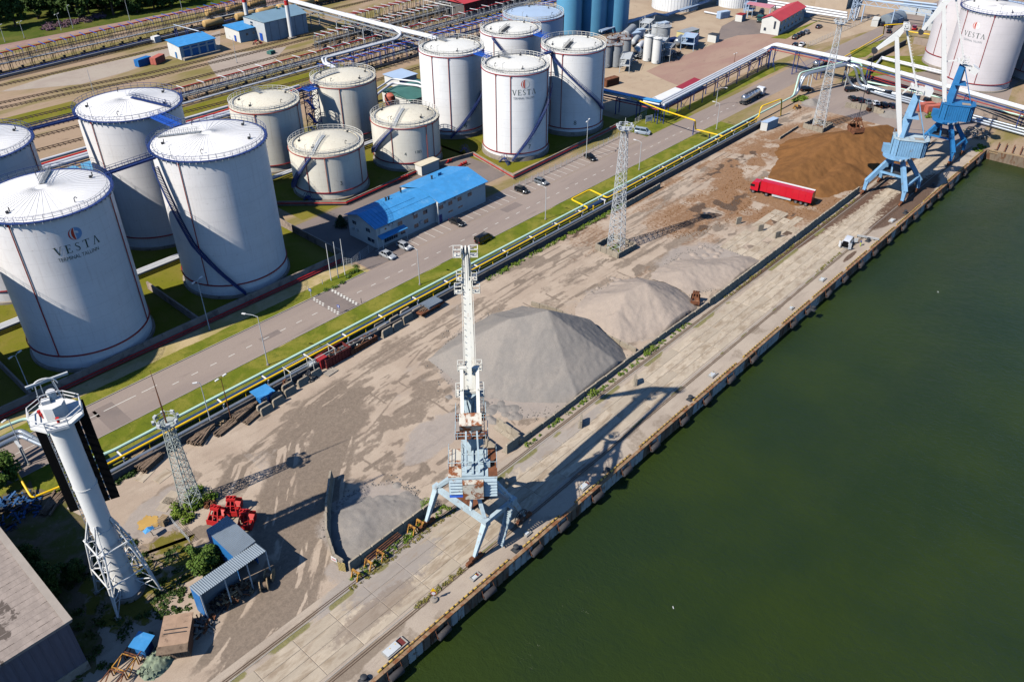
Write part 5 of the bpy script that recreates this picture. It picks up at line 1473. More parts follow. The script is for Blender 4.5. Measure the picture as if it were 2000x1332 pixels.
block_run('block wall stub in a row beside crane, left of the large grey heap',[(73.6,71.5),(74.2,76.6)],1.5,1.7)
block_run('low block wall along the quay in front of the right pinkish heap',[(113,69.8),(135.6,69.2)],1.3,2.4)
block_run('long block wall along the quay up to the far cranes',[(135.8,69.0),(210,69.3)],1.9,1.9)
block_run('pale low block wall between the large grey and pinkish heaps',[(112.2,70.6),(112.3,84),(112.8,91),(111.4,96.8)],1.15,2.0,flip=True,foot=.5)
block_run('ring of blocks round the foot of the yard mast',[(139.6,95.2),(146.2,94.9),(146.6,101.6),(139.8,101.8),(139.6,95.2)],1.5,1.7,foot=.4)
block_run('ring of blocks round the foot of the mast by the peat heap',[(244,95.4),(250.3,95.2),(250.6,101.6),(244.2,101.8),(244,95.4)],1.5,1.7,foot=.4)
block_run('row of blocks beyond the peat heap, beside the parked cars',[(270.37,100.11),(271.40,96.76),(272.62,92.51),(271.20,87.72)],1.8,2.2)
block_run('low row of blocks under the pipe wall, level with the yard mast',[(161.5,109.6),(178,109.8)],1.5,2.0,foot=.5)
block_run('pair of long low blocks beside the track to the peat heap',[(230.49,102.56),(243.13,102.98)],.8,2.4,foot=.5)
def loose_block(label,p,rz,w=2.0,h=1.9,foot=.5):
 o = lblock(w,h,foot).build('concrete_block',blockc); o.location = (p[0],p[1],0); o.rotation_euler = (0,0,rz)
 return tag(o,label,'concrete block','loose concrete blocks')
loose_block('loose upright block on the quay, right of the crane shadow',(104.11,65.00),.75,1.5,1.9)
loose_block('loose upright block on the quay, just left of the crane shadow',(88.48,65.23),.62,2.0,1.8)
loose_block('loose upright block on the quay behind the near crane',(69.47,65.07),.8,1.8,1.7)
loose_block('loose block on the yard plates, leftmost of three',(173.31,83.54),-.5,1.4,1.9)
loose_block('loose block on the yard plates, middle of three',(173.50,77.66),-.55,1.4,1.8)
loose_block('loose block on the yard plates, rightmost of three',(173.10,72.99),-.4,1.6,1.8)
# warning board of black and yellow bars at the wall corner
m,nt,bs = new_mat('barred_board')
v = coords(nt,rnd=False); sp = nt.nodes.new('ShaderNodeSeparateXYZ'); nt.links.new(v,sp.inputs[0])
f = ramp(nt,mathn(nt,'FRACT',mathn(nt,'DIVIDE',mathn(nt,'ADD',sp.outputs['Z'],mathn(nt,'MULTIPLY',sp.outputs['X'],.35)),.3)),.5,.54)
nt.links.new(mixc(nt,f,srgb(214,190,120),srgb(60,52,44)),bs.inputs['Base Color'])
barred = m
mb = MB(); mb.box(0,0,.95,1.1,.06,1.7); o = mb.build('warning_board',barred); o.location = (41.2,70.55,0); o.rotation_euler = (0,0,rad(-62)); tag(o,'black and yellow barred warning board on the block wall corner','warning board')
t = thing('wall_sign','white sign fixed to the curved block wall','sign',(41.15,72.2,0),rad(-78))
mb = MB(); mb.box(0,0,1.3,1.0,.05,.8); mb.build('sign_plate',white,t)
mb = MB(); mb.box(0,-.03,1.35,.7,.02,.1); mb.box(0,-.03,1.15,.7,.02,.08); mb.build('sign_print',redp,t)

# barrier blocks stacked beside the pipe wall
def jersey(label,p,rz,w=2.4,h=1.5):
 mb = MB(); c = .25; pr0 = .42
 V = []
 for x,k in ((-w/2,1),(-w/2 + c,0),(w/2 - c,0),(w/2,1)):
  top = h - (.28 if k else 0)
  V += [(x,-pr0,0),(x,-pr0*.9,.25),(x,-.16,top),(x,.16,top),(x,pr0*.9,.25),(x,pr0,0)]
 F = []
 for i in range(3):
  for j in range(5): F.append((i*6 + j,(i + 1)*6 + j,(i + 1)*6 + j + 1,i*6 + j + 1))
 F += [(0,1,2,3,4,5),(23,22,21,20,19,18)]
 o = mb.add(V,F).build('barrier_block',blockc); o.location = (p[0],p[1],0); o.rotation_euler = (0,0,rz)
 return tag(o,label,'barrier block','barrier blocks by the pipe wall')
JF = [(54.13,108.16),(56.93,108.65),(59.98,109.41),(63.25,110.05),(66.33,110.33)]
for i,p in enumerate(JF): jersey('%s barrier block of the front row below the blue hut, counting from the left' % nth(i),p,.02 + i*.01)
for i,p in enumerate([(54.19,109.35),(57.38,110.09),(60.46,110.88)]): jersey('%s barrier block of the back row below the blue hut, counting from the left' % nth(i),p,.03)
for i,p in enumerate([(84.01,110.76),(86.89,110.82),(90.07,111.46),(93.01,111.91)]): jersey('%s barrier block of the front row by the scrap wagon, counting from the left' % nth(i),p,.02,2.6,1.7)
for i,p in enumerate([(83.99,112.14),(87.76,112.91),(91.12,113.42)]): jersey('%s barrier block of the middle row by the scrap wagon, counting from the left' % nth(i),p,.03,2.6,1.7)
for i,p in enumerate([(84.34,113.65),(89.80,114.61),(93.17,114.93)]): jersey('%s barrier block of the rear row by the scrap wagon, counting from the left' % nth(i),p,.04,2.6,1.7)

# ------------------------------------------------------------------ pipe corridor beside the road
wall_run('pipe_wall','long dark concrete wall between the yard and the pipes',[(26.5,111.75),(236,111.75)],1.55,.28,darkconc,seg=3.0)
skymetal = paint('blue_grey_cladding',srgb(58,84,120),.4,.12,.4,metal=.3)
pipe('silver_pipe','large dark blue grey pipe between the mint and the yellow pipes',arc_path([(24.4,117.6,4.4),(24.8,116.6,4.2),(25.6,115.2,1.4),(29,115.0,1.25),(237.5,115.0,1.25)],1.4),.58,skymetal,n=16)
pipe('silver_pipe','smaller silver pipe in front of the yellow gas pipe',[(26,113.1,.95),(238,113.1,.95)],.36,silver,n=12)
pipe('mint_pipe','long mint green pipe on the road side of the pipe corridor',arc_path([(-60,119,5.6),(*(19.65,130.55),5.6),(*(24.01,129.93),5.6),(24.6,118.2,5.4),(26.0,117.0,2.4),(30,116.1,2.2),(*(263.21,115.00),2.2),(*(271.01,117.81),7.4),(*(292.76,111.12),7.8),(*(294.54,106.57),7.6),(*(293.89,105.48),2.0),(*(295.04,93.58),1.8),(*(294.46,47.35),1.8)],1.6),.28,mint,n=10)
yl = [(27,113.9,2.05),(152.5,113.9,2.05),(152.5,119.6,2.6),(160.2,119.6,2.6),(160.2,113.9,2.05),(236,113.9,2.05),(238,113.9,2.3),(238.5,113.9,5.4),(248,112,5.8),(249,111.8,.2)]
pipe('yellow_pipe','long yellow gas pipe on the yard side of the pipe corridor',arc_path(yl,.9),.2,yellow,n=8)
pipe('yellow_pipe','yellow gas pipe bridging the road to the blue pipe rack',arc_path([(*(216.77,114.12),2.1),(*(214.90,122.35),2.6),(*(212.47,121.33),6.2),(*(213.69,134.41),6.2),(216,147,6.4)],.6),.2,yellow,n=8)
for p in ((216.47,123.87),(216.89,118.41)):
 mb = MB(); mb.box(0,0,2.2 if p[1] > 121 else 1.0,.25,.25,4.4 if p[1] > 121 else 2.0); o = mb.build('pipe_post',navy); o.location = (p[0],p[1],0); tag(o,'blue post under the yellow pipe bridge, %s' % ('beside the road' if p[1] > 121 else 'on the grass'),'post')
# supports, one thing each
def support():
 t = thing('pipe_support','x','pipe support',(0,0,0),0,'white supports of the pipe corridor')
 mb = MB(); mb.box(0,-.9,.95,.2,.2,1.9); mb.box(0,1.0,.95,.2,.2,1.9); mb.build('post',white,t)
 mb = MB(); mb.box(0,.05,1.86,.26,2.5,.16); mb.build('cross_beam',white,t)
 mb = MB(); mb.box(0,1.3,1.98,.4,.45,.1); mb.build('saddle',grey,t)
 return t
sp0 = support(); xs_ = [31 + i*9.15 for i in range(23)]
for i,xx in enumerate(xs_):
 o = sp0 if i == 0 else dup(sp0)
 o.location = (xx,114.75,0); o['label'] = '%s white pipe support along the road, counting from the beacon tower' % nth(i)
mb = MB(); mb.box(0,0,.95,.14,.14,1.9); mb.box(0,0,1.9,.3,.34,.1)
yp0 = mb.build('yellow_pipe_post',yellow)
for i in range(23):
 o = yp0 if i == 0 else yp0.copy()
 if i: C.objects.link(o)
 o.location = (35.5 + i*9.15,113.9,0); tag(o,'%s yellow pipe post along the road, counting from the beacon tower' % nth(i),'pipe post','yellow pipe posts')
# bare timber frame over the pipes
t = thing('pipe_shelter','rusting white frame over the pipes beside the blue hut','frame',(62,113,0))
for (x_,y_) in ((61.5,112.9),(66.5,112.9),(71.5,112.9),(61.5,110.9),(66.5,110.9),(71.5,110.9)):
 mb = MB(); mb.bar((x_,y_,0),(x_,y_,3.4),.1); mb.build('post',whiterust,t,world=True)
for (a_,b_) in (((61.5,112.9),(71.5,112.9)),((61.5,110.9),(71.5,110.9)),((61.5,113.2),(61.5,110.7)),((66.5,113.2),(66.5,110.7)),((71.5,113.2),(71.5,110.7))):
 mb = MB(); mb.bar((*a_,3.4),(*b_,3.4),.09); mb.build('beam',whiterust,t,world=True)

# ------------------------------------------------------------------ fenders, bollards, hatches on the quay
FX = [round(p[0],2) for p in ((36.07,53.08),(44.46,52.92),(53.21,53.00),(63.25,53.22),(69.50,53.12),(77.86,53.24),(85.65,53.36),(93.59,53.39),(102.65,53.46),(110.29,53.50),(118.62,53.55),(127.02,53.43),(143.26,53.70),(149.97,53.76),(159.32,53.74),(167.69,53.84),(176.17,53.65),(183.91,53.68),(192.38,53.73),(200.96,53.77),(208.87,53.77),(217.76,53.99),(225.52,53.65),(233.76,53.62),(244.72,54.10),(255.70,54.24))]
t = thing('quay_fender','x','fender',(0,0,0),0,'rubber fenders along the quay')
mb = MB(); R_,ri,L_ = .5,.2,1.1
prof = [(ri,-L_),(R_ - .06,-L_),(R_,-L_ + .06),(R_,L_ - .06),(R_ - .06,L_),(ri,L_),(ri,-L_)]
V = [(z,r*math.cos(2*pi*k/20),r*math.sin(2*pi*k/20)) for r,z in prof for k in range(20)]; F = []
for i in range(len(prof) - 1):
 for k in range(20): F.append((i*20 + k,(i + 1)*20 + k,(i + 1)*20 + (k + 1) % 20,i*20 + (k + 1) % 20))
mb.add(V,F); mb.build('rubber_tube',rubber,t,smooth=50)
mb = MB()
for sx in (-.95,.95): mb.tube([(sx*1.2,0,0),(sx*1.15,.35,.9),(sx*1.1,.5,1.15)],.05,5)
mb.tube([(-1.2,0,0),(1.2,0,0)],.07,6); mb.build('chain',rusty,t)
f0 = t
for i,xx in enumerate(FX):
 o = f0 if i == 0 else dup(f0)
 o.location = (xx,53.4,-1.25 + random.uniform(-.1,.1)); o.rotation_euler = (0,random.uniform(-.06,.06),random.uniform(-.05,.05))
 o['label'] = '%s black rubber fender on the quay wall, counting from the bottom of the photo' % nth(i)
t = thing('mooring_bollard','x','bollard',(0,0,0),0,'dark mooring bollards on the quay')
mb = MB(); mb.lathe([(.55,0),(.5,.1),(.3,.16),(.26,.5),(.42,.62),(.44,.74),(.3,.84),(.01,.86)],20); mb.build('bollard_body',dgrey,t,smooth=40)
mb = MB(); mb.box(0,0,.03,1.3,1.1,.06); mb.build('base_plate',dgrey,t)
b0_ = t
for i,p in enumerate([(32.36,55.04),(60.57,55.05),(82.23,54.92),(107.00,55.14),(149.29,52.31),(185.88,60.70),(206.41,55.46),(227.63,57.96)]):
 o = b0_ if i == 0 else dup(b0_)
 o.location = (p[0],min(p[1],56.3),.02); o['label'] = '%s dark mooring bollard on the quay edge, counting from the bottom of the photo' % nth(i)
def hatch(label,p,w=2.4,d=1.3,tall=.35):
 t = thing('service_hatch',label,'hatch',(p[0],p[1],0),0,'service hatches on the quay')
 mb = MB()
 for x0,x1,y0,y1 in ((-w/2,w/2,-d/2,-d/2 + .14),(-w/2,w/2,d/2 - .14,d/2),(-w/2,-w/2 + .14,-d/2 + .14,d/2 - .14),(w/2 - .14,w/2,-d/2 + .14,d/2 - .14)): mb.b2(x0,y0,0,x1,y1,.3)
 mb.build('kerb',kerbm,t)
 mb = MB(); mb.b2(-w/2 + .16,-d/2 + .16,.1,w*.18,d/2 - .16,.1 + tall); mb.build('cover',galv,t)
 mb = MB(); mb.b2(w*.18 + .03,-d/2 + .16,.02,w/2 - .16,d/2 - .16,.12); mb.build('pit',brownm,t)
 for x_ in (-.6,.3):
  mb = MB(); mb.cyl((x_,.2),.07,.1 + tall,.14 + tall,8); mb.build('cover_mark',yellow,t)
hatch('grey service hatch nearest the bottom of the photo',(37.92,55.64),3.4,1.5)
hatch('white service hatch in the crane shadow',(77.28,55.60),2.2,1.1)
hatch('grey service hatch beside the quay edge, level with the large grey heap',(115.86,55.90),2.0,1.1)
hatch('small white hatch on the quay edge, level with the pinkish heap',(146.61,55.88),1.4,.9)
hatch('grey service hatch by the quay edge, before the white van',(161.88,56.28),2.0,1.1)
hatch('grey service hatch by the quay edge, beyond the white van',(200.01,56.25),2.2,1.1)
hatch('small grey hatch by the quay edge under the near crane',(63.86,55.77),1.2,.8)
hatch('small square hatch by the kerb, below the near crane leg',(53.03,55.96),1.6,.9,.05)
# sign on a round foot
t = thing('quay_sign','round red and white traffic sign with a yellow plate, on a concrete foot','sign',(46.49,57.36))
mb = MB(); mb.lathe([(.55,0),(.5,.3),(.001,.32)],20); mb.build('foot',concrete,t,smooth=40)
mb = MB(); mb.tube([(0,0,.3),(0,0,2.3)],.04,6); mb.build('post',galv,t)
def disc_sign(r,z,m_,y,n=24):
 mb = MB(); V = [(r*math.cos(2*pi*k/n),yy,z + r*math.sin(2*pi*k/n)) for yy in (y,y + .03) for k in range(n)]
 return mb.add(V,[tuple(range(n)),tuple(range(2*n - 1,n - 1,-1))] + [(k,n + k,n + (k + 1) % n,(k + 1) % n) for k in range(n)])
disc_sign(.38,1.55,redp,-.06).build('sign_ring',redp,t); disc_sign(.28,1.55,white,-.08).build('sign_face',white,t)
mb = MB(); mb.add([(-.4,-.06,1.98),(.4,-.06,1.98),(0,-.06,2.65),(-.4,-.03,1.98),(.4,-.03,1.98),(0,-.03,2.65)],[(0,1,2),(5,4,3),(0,3,4,1),(1,4,5,2),(2,5,3,0)]); mb.build('warning_plate',yellow,t)
t.rotation_euler = (0,0,rad(-45))
# yellow trestles by the block wall
def trestle(label,p,rz):
 t = thing('trestle',label,'trestle',(p[0],p[1],0),rz,'yellow trestles by the block wall')
 ym = MATS['yellow_rusty']
 for y_ in (-.55,.55):
  mb = MB(); mb.bar((-.5,y_,0),(-.1,y_,1.3),.16); mb.bar((.5,y_,0),(.1,y_,1.3),.16); mb.bar((-.32,y_,.5),(.32,y_,.5),.1); mb.build('leg',ym,t)
 mb = MB(); mb.bar((0,-.7,1.32),(0,.7,1.32),.26,.2); mb.build('top_beam',ym,t)
paint('yellow_rusty',srgb(190,140,60),.8,.2,1.0,srgb(110,66,40),.48,.62,1.6)
for i,p in enumerate([(41.83,68.17),(44.20,68.25),(46.41,68.29),(52.67,68.57),(54.17,68.41)]): trestle('%s yellow rusty trestle beside the block wall, counting from the left' % nth(i),p,.1)
mb = MB()
for k in range(3): mb.bar((44.5,68.3 + k*.4,1.2),(50.5,68.5 + k*.35,1.35),.12)
t = thing('steel_bars','rusty bars laid across the yellow trestles','steel bars',(44.5,68.6,0)); mb.build('bar',rusty,t,world=True)

# ------------------------------------------------------------------ stacks of timber, scrap and huts by the pipe wall
def stack(label,p,rz,L,n,rows,s=.2,m_=timber,cat='timber stack',jumble=.05):
 t = thing('timber_stack',label,cat,(p[0],p[1],0),rz,'timber stacks along the pipe wall')
 mbx = MB(); mbx.box(0,0,0,L,s*.95,s*.95); base = None
 for r in range(rows):
  for i in range(n - (r % 2)):
   if base is None: o = mbx.build('beam',m_,t); base = o
   else: o = base.copy(); C.objects.link(o); o.parent = t
   o.location = (random.uniform(-.25,.25),(i - (n - 1)/2)*s*1.03,s/2 + r*s); o.rotation_euler = (0,0,random.uniform(-jumble,jumble)); o.scale = (random.uniform(.85,1.05),1,1)
 return t
stack('dark timber stack with split ends, left of the near lattice mast',(33.81,111.47),.35,4.2,12,5,.22)
stack('leaning pale planks beside the near timber stack',(34.07,114.84),.40,4.8,6,3,.26,plank)
stack('jumbled dark timber heap, right of the near lattice mast',(43.14,111.06),.42,5.0,9,4,.24,timber,jumble=.2)
stack('long timber stack below two lamp posts',(46.78,109.78),.3,4.4,6,2,.28,jumble=.1)
stack('timber stack at the wall, left of the blue hut',(51.47,111.10),.25,5.2,8,4,.24)
stack('low weathered plank pile in front of the blue hut stack',(51.79,108.88),.28,4.0,6,2,.24,timber,jumble=.08)
stack('dark old timber pile behind the beacon tower',(19.33,113.89),.55,5.0,8,3,.22,timber,jumble=.25)
def rubble(label,p,rx,ry,n,m_,s=(.15,.5),cat='scrap heap',zmax=.9,name='scrap_heap',mats=None):
 t = thing(name,label,cat,(p[0],p[1],0))
 mats = mats or [m_]; pcs = [MB() for _ in mats]
 for i in range(n):
  a = random.uniform(0,2*pi); r = math.sqrt(random.random()); x_,y_ = rx*r*math.cos(a),ry*r*math.sin(a); z_ = zmax*(1 - r*r)*random.uniform(.5,1)
  d = Vector((random.uniform(-1,1),random.uniform(-1,1),random.uniform(-.35,.35))).normalized()*random.uniform(*s)
  pcs[i % len(mats)].bar((x_ - d.x,y_ - d.y,max(.05,z_ - d.z)),(x_ + d.x,y_ + d.y,max(.05,z_ + d.z)),random.uniform(.1,.4),random.uniform(.05,.25))
 for mb,m2 in zip(pcs,mats): mb.build('scrap',m2,t,kind='stuff')
 return t
rubble('grey rubble heap behind the barrier blocks',(65.03,110.61),1.5,1.0,90,concrete,zmax=1.6,mats=[concrete,dgrey])
rubble('stack of dark brick rubble on a pallet by the pipe frame',(60.54,111.46),1.1,1.0,80,rusty,zmax=1.8,mats=[timber,rusty])
rubble('pile of broken boards left of the lamp post',(47.26,111.85),1.0,.7,50,plank,zmax=.8)
rubble('heap of torn blue sheeting beside the warehouse',(14.43,116.93),4.5,4.0,140,tarp,(.3,1.1),zmax=1.4,mats=[tarp,dgrey,tarp])
rubble('heap of dark junk under the open shed',(28.37,78.23),3.2,1.4,110,timber,(.2,.8),zmax=1.3,mats=[timber,dgrey,rusty,plank])
rubble('tangle of scrap bars between the shed and the brown crates',(22.81,77.02),1.8,1.4,70,rusty,(.3,1.0),zmax=1.1,mats=[rusty,dgrey,concrete])
rubble('rusty scrap beside the bushes at the near mast',(35.58,95.94),.9,.8,40,rusty,zmax=.8)
# blue hut
t = thing('blue_hut','small bright blue hut with an overhanging roof and a window','hut',(55.55,111.04),.02)
mb = MB(); mb.box(0,0,1.1,2.4,2.0,2.2); mb.build('wall',shedblue,t)
mb = MB(); V = [(-1.7,-1.4,2.35),(1.7,-1.4,2.15),(1.7,1.4,2.35),(-1.7,1.4,2.55)]; mb.add(V + [(a,b,c + .1) for a,b,c in V],[(3,2,1,0),(4,5,6,7),(0,1,5,4),(1,2,6,5),(2,3,7,6),(3,0,4,7)]); mb.build('roof',roofblue,t)
mb = MB(); mb.box(-.4,-1.01,1.3,.9,.06,.8); w_ = mb.build('window_frame',white,t)
for x_ in (-.62,-.2):
 mb = MB(); mb.box(x_,-1.05,1.3,.3,.03,.6); mb.build('pane',glass,w_)
mb = MB(); mb.box(.75,-1.02,1.0,.7,.04,1.8); mb.build('door',navy,t)
# open skips
def skip(label,p,rz,L=5.6,W=2.3,H=1.5,m_=rusty,fill=None):
 t = thing('steel_skip',label,'skip',(p[0],p[1],0),rz,'open steel skips')
 for nm,b_ in (('side',(-L/2,-W/2,.1,L/2,-W/2 + .08,H)),('side',(-L/2,W/2 - .08,.1,L/2,W/2,H)),('end',(-L/2,-W/2 + .08,.1,-L/2 + .08,W/2 - .08,H)),('end',(L/2 - .08,-W/2 + .08,.1,L/2,W/2 - .08,H)),('floor',(-L/2,-W/2,0,L/2,W/2,.1))):
  mb = MB(); mb.b2(*b_); mb.build(nm,m_,t)
 mb = MB()
 for i in range(9):
  x_ = -L/2 + L*i/8
  for y_ in (-W/2 - .05,W/2 + .05): mb.box(x_,y_,H/2,.12,.1,H)
 for y_ in (-W/2,W/2): mb.box(0,y_,H,L,.14,.12)
 mb.build('stiffener',m_,t)
 if fill:
  mb = MB()
  for i in range(60):
   d = Vector((random.uniform(-1,1),random.uniform(-1,1),random.uniform(-.4,.4))).normalized()*random.uniform(.2,.8); c_ = Vector((random.uniform(-L/2 + .6,L/2 - .6),random.uniform(-W/2 + .5,W/2 - .5),random.uniform(.5,H)))
   mb.bar(c_ - d,c_ + d,random.uniform(.1,.4),random.uniform(.05,.2),i % 3)
  mb.build('scrap',fill,t,kind='stuff')
 return t
skip('dark rusty open skip beside the red cabinet',(72.00,111.98),.03,6.0,2.6,2.0,brownm,[rusty,dgrey,rusty])
skip('rusty open skip filled with pale scrap',(78.09,111.80),.03,6.6,2.2,1.2,rusty,[offwhite,rusty,timber])
# red cabinet
t = thing('red_cabinet','small red steel cabinet with a grey door','cabinet',(68.95,111.94),.02)
mb = MB(); mb.box(0,0,1.1,1.5,1.5,2.2); mb.build('body',redpipe,t)
mb = MB(); mb.prism([(-.85,-.85),(.85,-.85),(.85,.85),(-.85,.85)],2.2,2.3); mb.build('roof',redpipe,t)
mb = MB(); mb.box(.3,-.77,1.0,.6,.04,1.8); mb.build('door',grey,t)
for x_ in (-.4,.1):
 mb = MB(); mb.box(x_ - .1,-.76,1.1,.05,.05,2.0); mb.build('rib',redpipe,t)
t = thing('tank_cage','grey wire cage container next to the red cabinet','container',(67.20,112.44))
mb = MB(); mb.box(0,0,1.0,1.1,1.2,1.5); mb.build('bottle',galv,t)
mb = MB()
for x_ in np.linspace(-.58,.58,5):
 for y_ in (-.63,.63): mb.bar((x_,y_,.1),(x_,y_,2.0),.05)
for z_ in np.linspace(.2,1.95,6):
 for y_ in (-.63,.63): mb.bar((-.58,y_,z_),(.58,y_,z_),.05)
mb.build('cage',grey,t)
# flatbed wagon with sheets
t = thing('flat_wagon','rusty flat wagon loaded with grey corrugated sheets','wagon',(95.70,111.24),.03)
mb = MB(); mb.box(0,0,1.0,6.6,2.5,.25)
for y_ in (-1.25,1.25): mb.box(0,y_,1.05,6.7,.12,.4)
mb.build('deck',rusty,t)
for x_ in (-2.2,2.2):
 mb = MB()
 for y_ in (-.8,.8): mb.tube([(x_,y_ - .1,.45),(x_,y_ + .1,.45)],.42,14)
 mb.box(x_,0,.5,.5,2.0,.3); mb.build('wheelset',rusty,t)
for i in range(7):
 mb = MB(); V = []; n = 24
 for j in range(n + 1):
  y_ = -1.15 + 2.3*j/n; z_ = 1.2 + i*.07 + .03*math.cos(j*pi)
  V += [(-1.9,y_,z_),(1.9,y_,z_)]
 mb.add(V,[(2*j,2*j + 1,2*j + 3,2*j + 2) for j in range(n)])
 o = mb.build('corrugated_sheet',corr,t); o.location = (.9 + random.uniform(-.3,.3),random.uniform(-.12,.12),0); o.rotation_euler = (0,0,random.uniform(-.06,.06))
mb = MB()
for i in range(14): mb.bar((-3 + random.random(),random.uniform(-1,1),1.2),(-1.0 + random.random(),random.uniform(-1,1),1.35),.15,.06)
mb.build('loose_board',timber,t,kind='stuff')
# lying concrete gate slab
mb = MB(); mb.box(0,0,.12,2.4,1.8,.2); o = mb.build('manhole_slab',concrete); o.location = (*(68.84,109.43),0); o.rotation_euler = (0,0,.1); tag(o,'flat pale concrete lid lying beside the barrier blocks','concrete lid')

# ------------------------------------------------------------------ open shed with the L-shaped roof
t = thing('open_shed','open shed with an L-shaped grey corrugated roof and blue sides','shed',(29,79,0))
def corrsheet(mb,x0,x1,y0,y1,za,zb,along,n):
 """corrugation ridges run across 'along'"""
 V = [];
 for j in range(n*2 + 1):
  f = j/(n*2); dz = .05*(1 if j % 2 else -1)
  if along == 'x': V += [(x0 + (x1 - x0)*f,y0,za + dz),(x0 + (x1 - x0)*f,y1,zb + dz)]
  else: V += [(x0,y0 + (y1 - y0)*f,za + dz),(x1,y0 + (y1 - y0)*f,zb + dz)]
 b = len(V); mb.add(V,[(2*j,2*j + 2,2*j + 3,2*j + 1) if along == 'x' else (2*j,2*j + 1,2*j + 3,2*j + 2) for j in range(n*2)])
mb = MB(); corrsheet(mb,23.9,34.1,77.2,79.9,5.25,4.85,'x',34); mb.build('roof_sheet',corr,t,world=True)
mb = MB(); corrsheet(mb,30.6,34.1,79.85,87.0,4.85,5.2,'y',24); mb.build('roof_sheet',corr,t,world=True)
for x_ in (24.1,27.6,31.0,34.0):
 mb = MB(); mb.bar((x_,77.3,0),(x_,77.3,5.1),.16); mb.build('post',galv,t,world=True)
mb = MB(); mb.b2(23.95,77.4,.1,24.05,79.8,4.75); mb.build('side_wall',shedblue,t,world=True)
mb = MB(); mb.b2(24.1,79.75,.1,30.5,79.85,4.7); mb.build('back_wall',corr,t,world=True)
mb = MB(); mb.b2(30.62,79.9,.1,30.72,86.9,4.8); mb.build('side_wall',shedblue,t,world=True)
mb = MB(); mb.b2(30.7,86.85,.1,34.0,86.95,5.0); mb.build('end_wall',shedblue,t,world=True)
mb = MB(); mb.b2(33.95,80.5,.1,34.05,86.8,4.8); mb.build('side_wall',shedblue,t,world=True)
# cable drums beside the shed
def drum(label,p,rz):
 t = thing('cable_drum',label,'cable drum',(p[0],p[1],0),rz,'wooden cable drums by the shed')
 for y_ in (-.5,.5):
  mb = MB(); mb.tube([(0,y_ - .06,.85),(0,y_ + .06,.85)],.85,20)
  fl = mb.build('flange',plank,t)
  for k in range(7):
   mb = MB(); x_ = -.72 + k*.24; hh = math.sqrt(max(.02,.84 ** 2 - x_*x_)); mb.b2(x_ - .1,y_ - .09 if y_ < 0 else y_ + .06,.85 - hh,x_ + .1,y_ - .06 if y_ < 0 else y_ + .09,.85 + hh); mb.build('board',plank,fl)
 mb = MB(); mb.tube([(0,-.45,.85),(0,.45,.85)],.45,16); mb.build('core',timber,t)
drum('wooden cable drum leaning outside the shed, nearer the camera',(32.04,76.10),rad(60))
drum('wooden cable drum behind another outside the shed',(33.58,77.02),rad(40))
# crates, kiosk, frames and net heap beyond the warehouse
t = thing('brown_shack','brown timber shack with a dusty flat roof and grey canopy','shack',(19.73,76.94),rad(-38))
mb = MB(); mb.box(0,0,1.25,3.4,4.6,2.5); mb.build('wall',MATS['dark_red_steel'] if False else paint('brown_planks',srgb(126,84,62),.9,.25,2.0,stretch=(6,6,.3)),t)
mb = MB(); mb.box(0,.1,2.56,3.7,4.9,.12); mb.build('roof',paint('dusty_roof_felt',srgb(168,140,118),.95,.16,.8,srgb(112,92,78),.55,.7,.9),t)
for y_ in (-.4,.2):
 mb = MB(); mb.bar((-1.4,y_,2.68),(1.4,y_,2.68),.1); mb.build('roof_bar',dgrey,t)
mb = MB(); mb.add([(-1.9,-2.3,2.75),(1.9,-2.3,2.75),(1.9,-3.3,2.45),(-1.9,-3.3,2.45)],[(0,1,2,3)]); mb.add([(-1.9,-2.3,2.7),(1.9,-2.3,2.7),(1.9,-3.3,2.4),(-1.9,-3.3,2.4)],[(3,2,1,0)]); mb.build('canopy',timber,t)
for k in range(12):
 mb = MB(); mb.box(-1.6 + k*.29,-2.33,1.2,.24,.05,2.3); mb.build('plank',timber,t)
t = thing('blue_kiosk','small blue kiosk with a single-pitch roof next to the brown shack','kiosk',(16.09,79.03),rad(30))
mb = MB(); mb.box(0,0,1.0,1.6,1.4,2.0); mb.build('wall',shedblue,t)
mb = MB(); mb.bar((0,-1.1,2.05),(0,1.1,2.35),2.4,.1); mb.build('roof',roofblue,t)
mb = MB(); mb.box(.4,-.72,.95,.7,.04,1.7); mb.build('door',navy,t)
t = thing('cargo_rack','rusty open steel frames standing at the bottom left','steel frame',(12.96,78.32),rad(25))
for i in range(3):
 mb = MB(); x0 = i*2.3 - 3.0; z0 = 1.2
 for (a_,b_) in (((x0,-1,0),(x0,-1,1.4)),((x0,1,0),(x0,1,1.4)),((x0 + 2,-1,0),(x0 + 2,-1,1.4)),((x0 + 2,1,0),(x0 + 2,1,1.4)),((x0,-1,1.4),(x0 + 2,-1,1.4)),((x0,1,1.4),(x0 + 2,1,1.4)),((x0,-1,1.4),(x0,1,1.4)),((x0 + 2,-1,1.4),(x0 + 2,1,1.4)),((x0,-1,0),(x0 + 2,-1,1.4)),((x0,1,0),(x0 + 2,1,1.4))): mb.bar(a_,b_,.12)
 mb.build('frame_bay',rusty if i != 1 else MATS['yellow_rusty'],t)
nh,co = grid_mesh('net_heap',-2.6,2.6,-1.8,1.8,.12,lambda X,Y: 1.15*np.clip(1 - (X/2.5) ** 2 - (Y/1.7) ** 2,-.1,1) ** .6*(np.clip(1 - (X/2.5) ** 2 - (Y/1.7) ** 2,-.1,1) > 0) + 1.1*(fbm(X,Y,.55,4,4) - .5)*np.clip(1.1 - (X/2.5) ** 2 - (Y/1.7) ** 2,0,1) - .02,net,keep=lambda X,Y,Z: (X/2.5) ** 2 + (Y/1.7) ** 2 < 1.0)
nh.location = (*(16.25,76.32),0); nh.rotation_euler = (0,0,.4); tag(nh,'heap of grey green netting beside the brown shack','net heap')
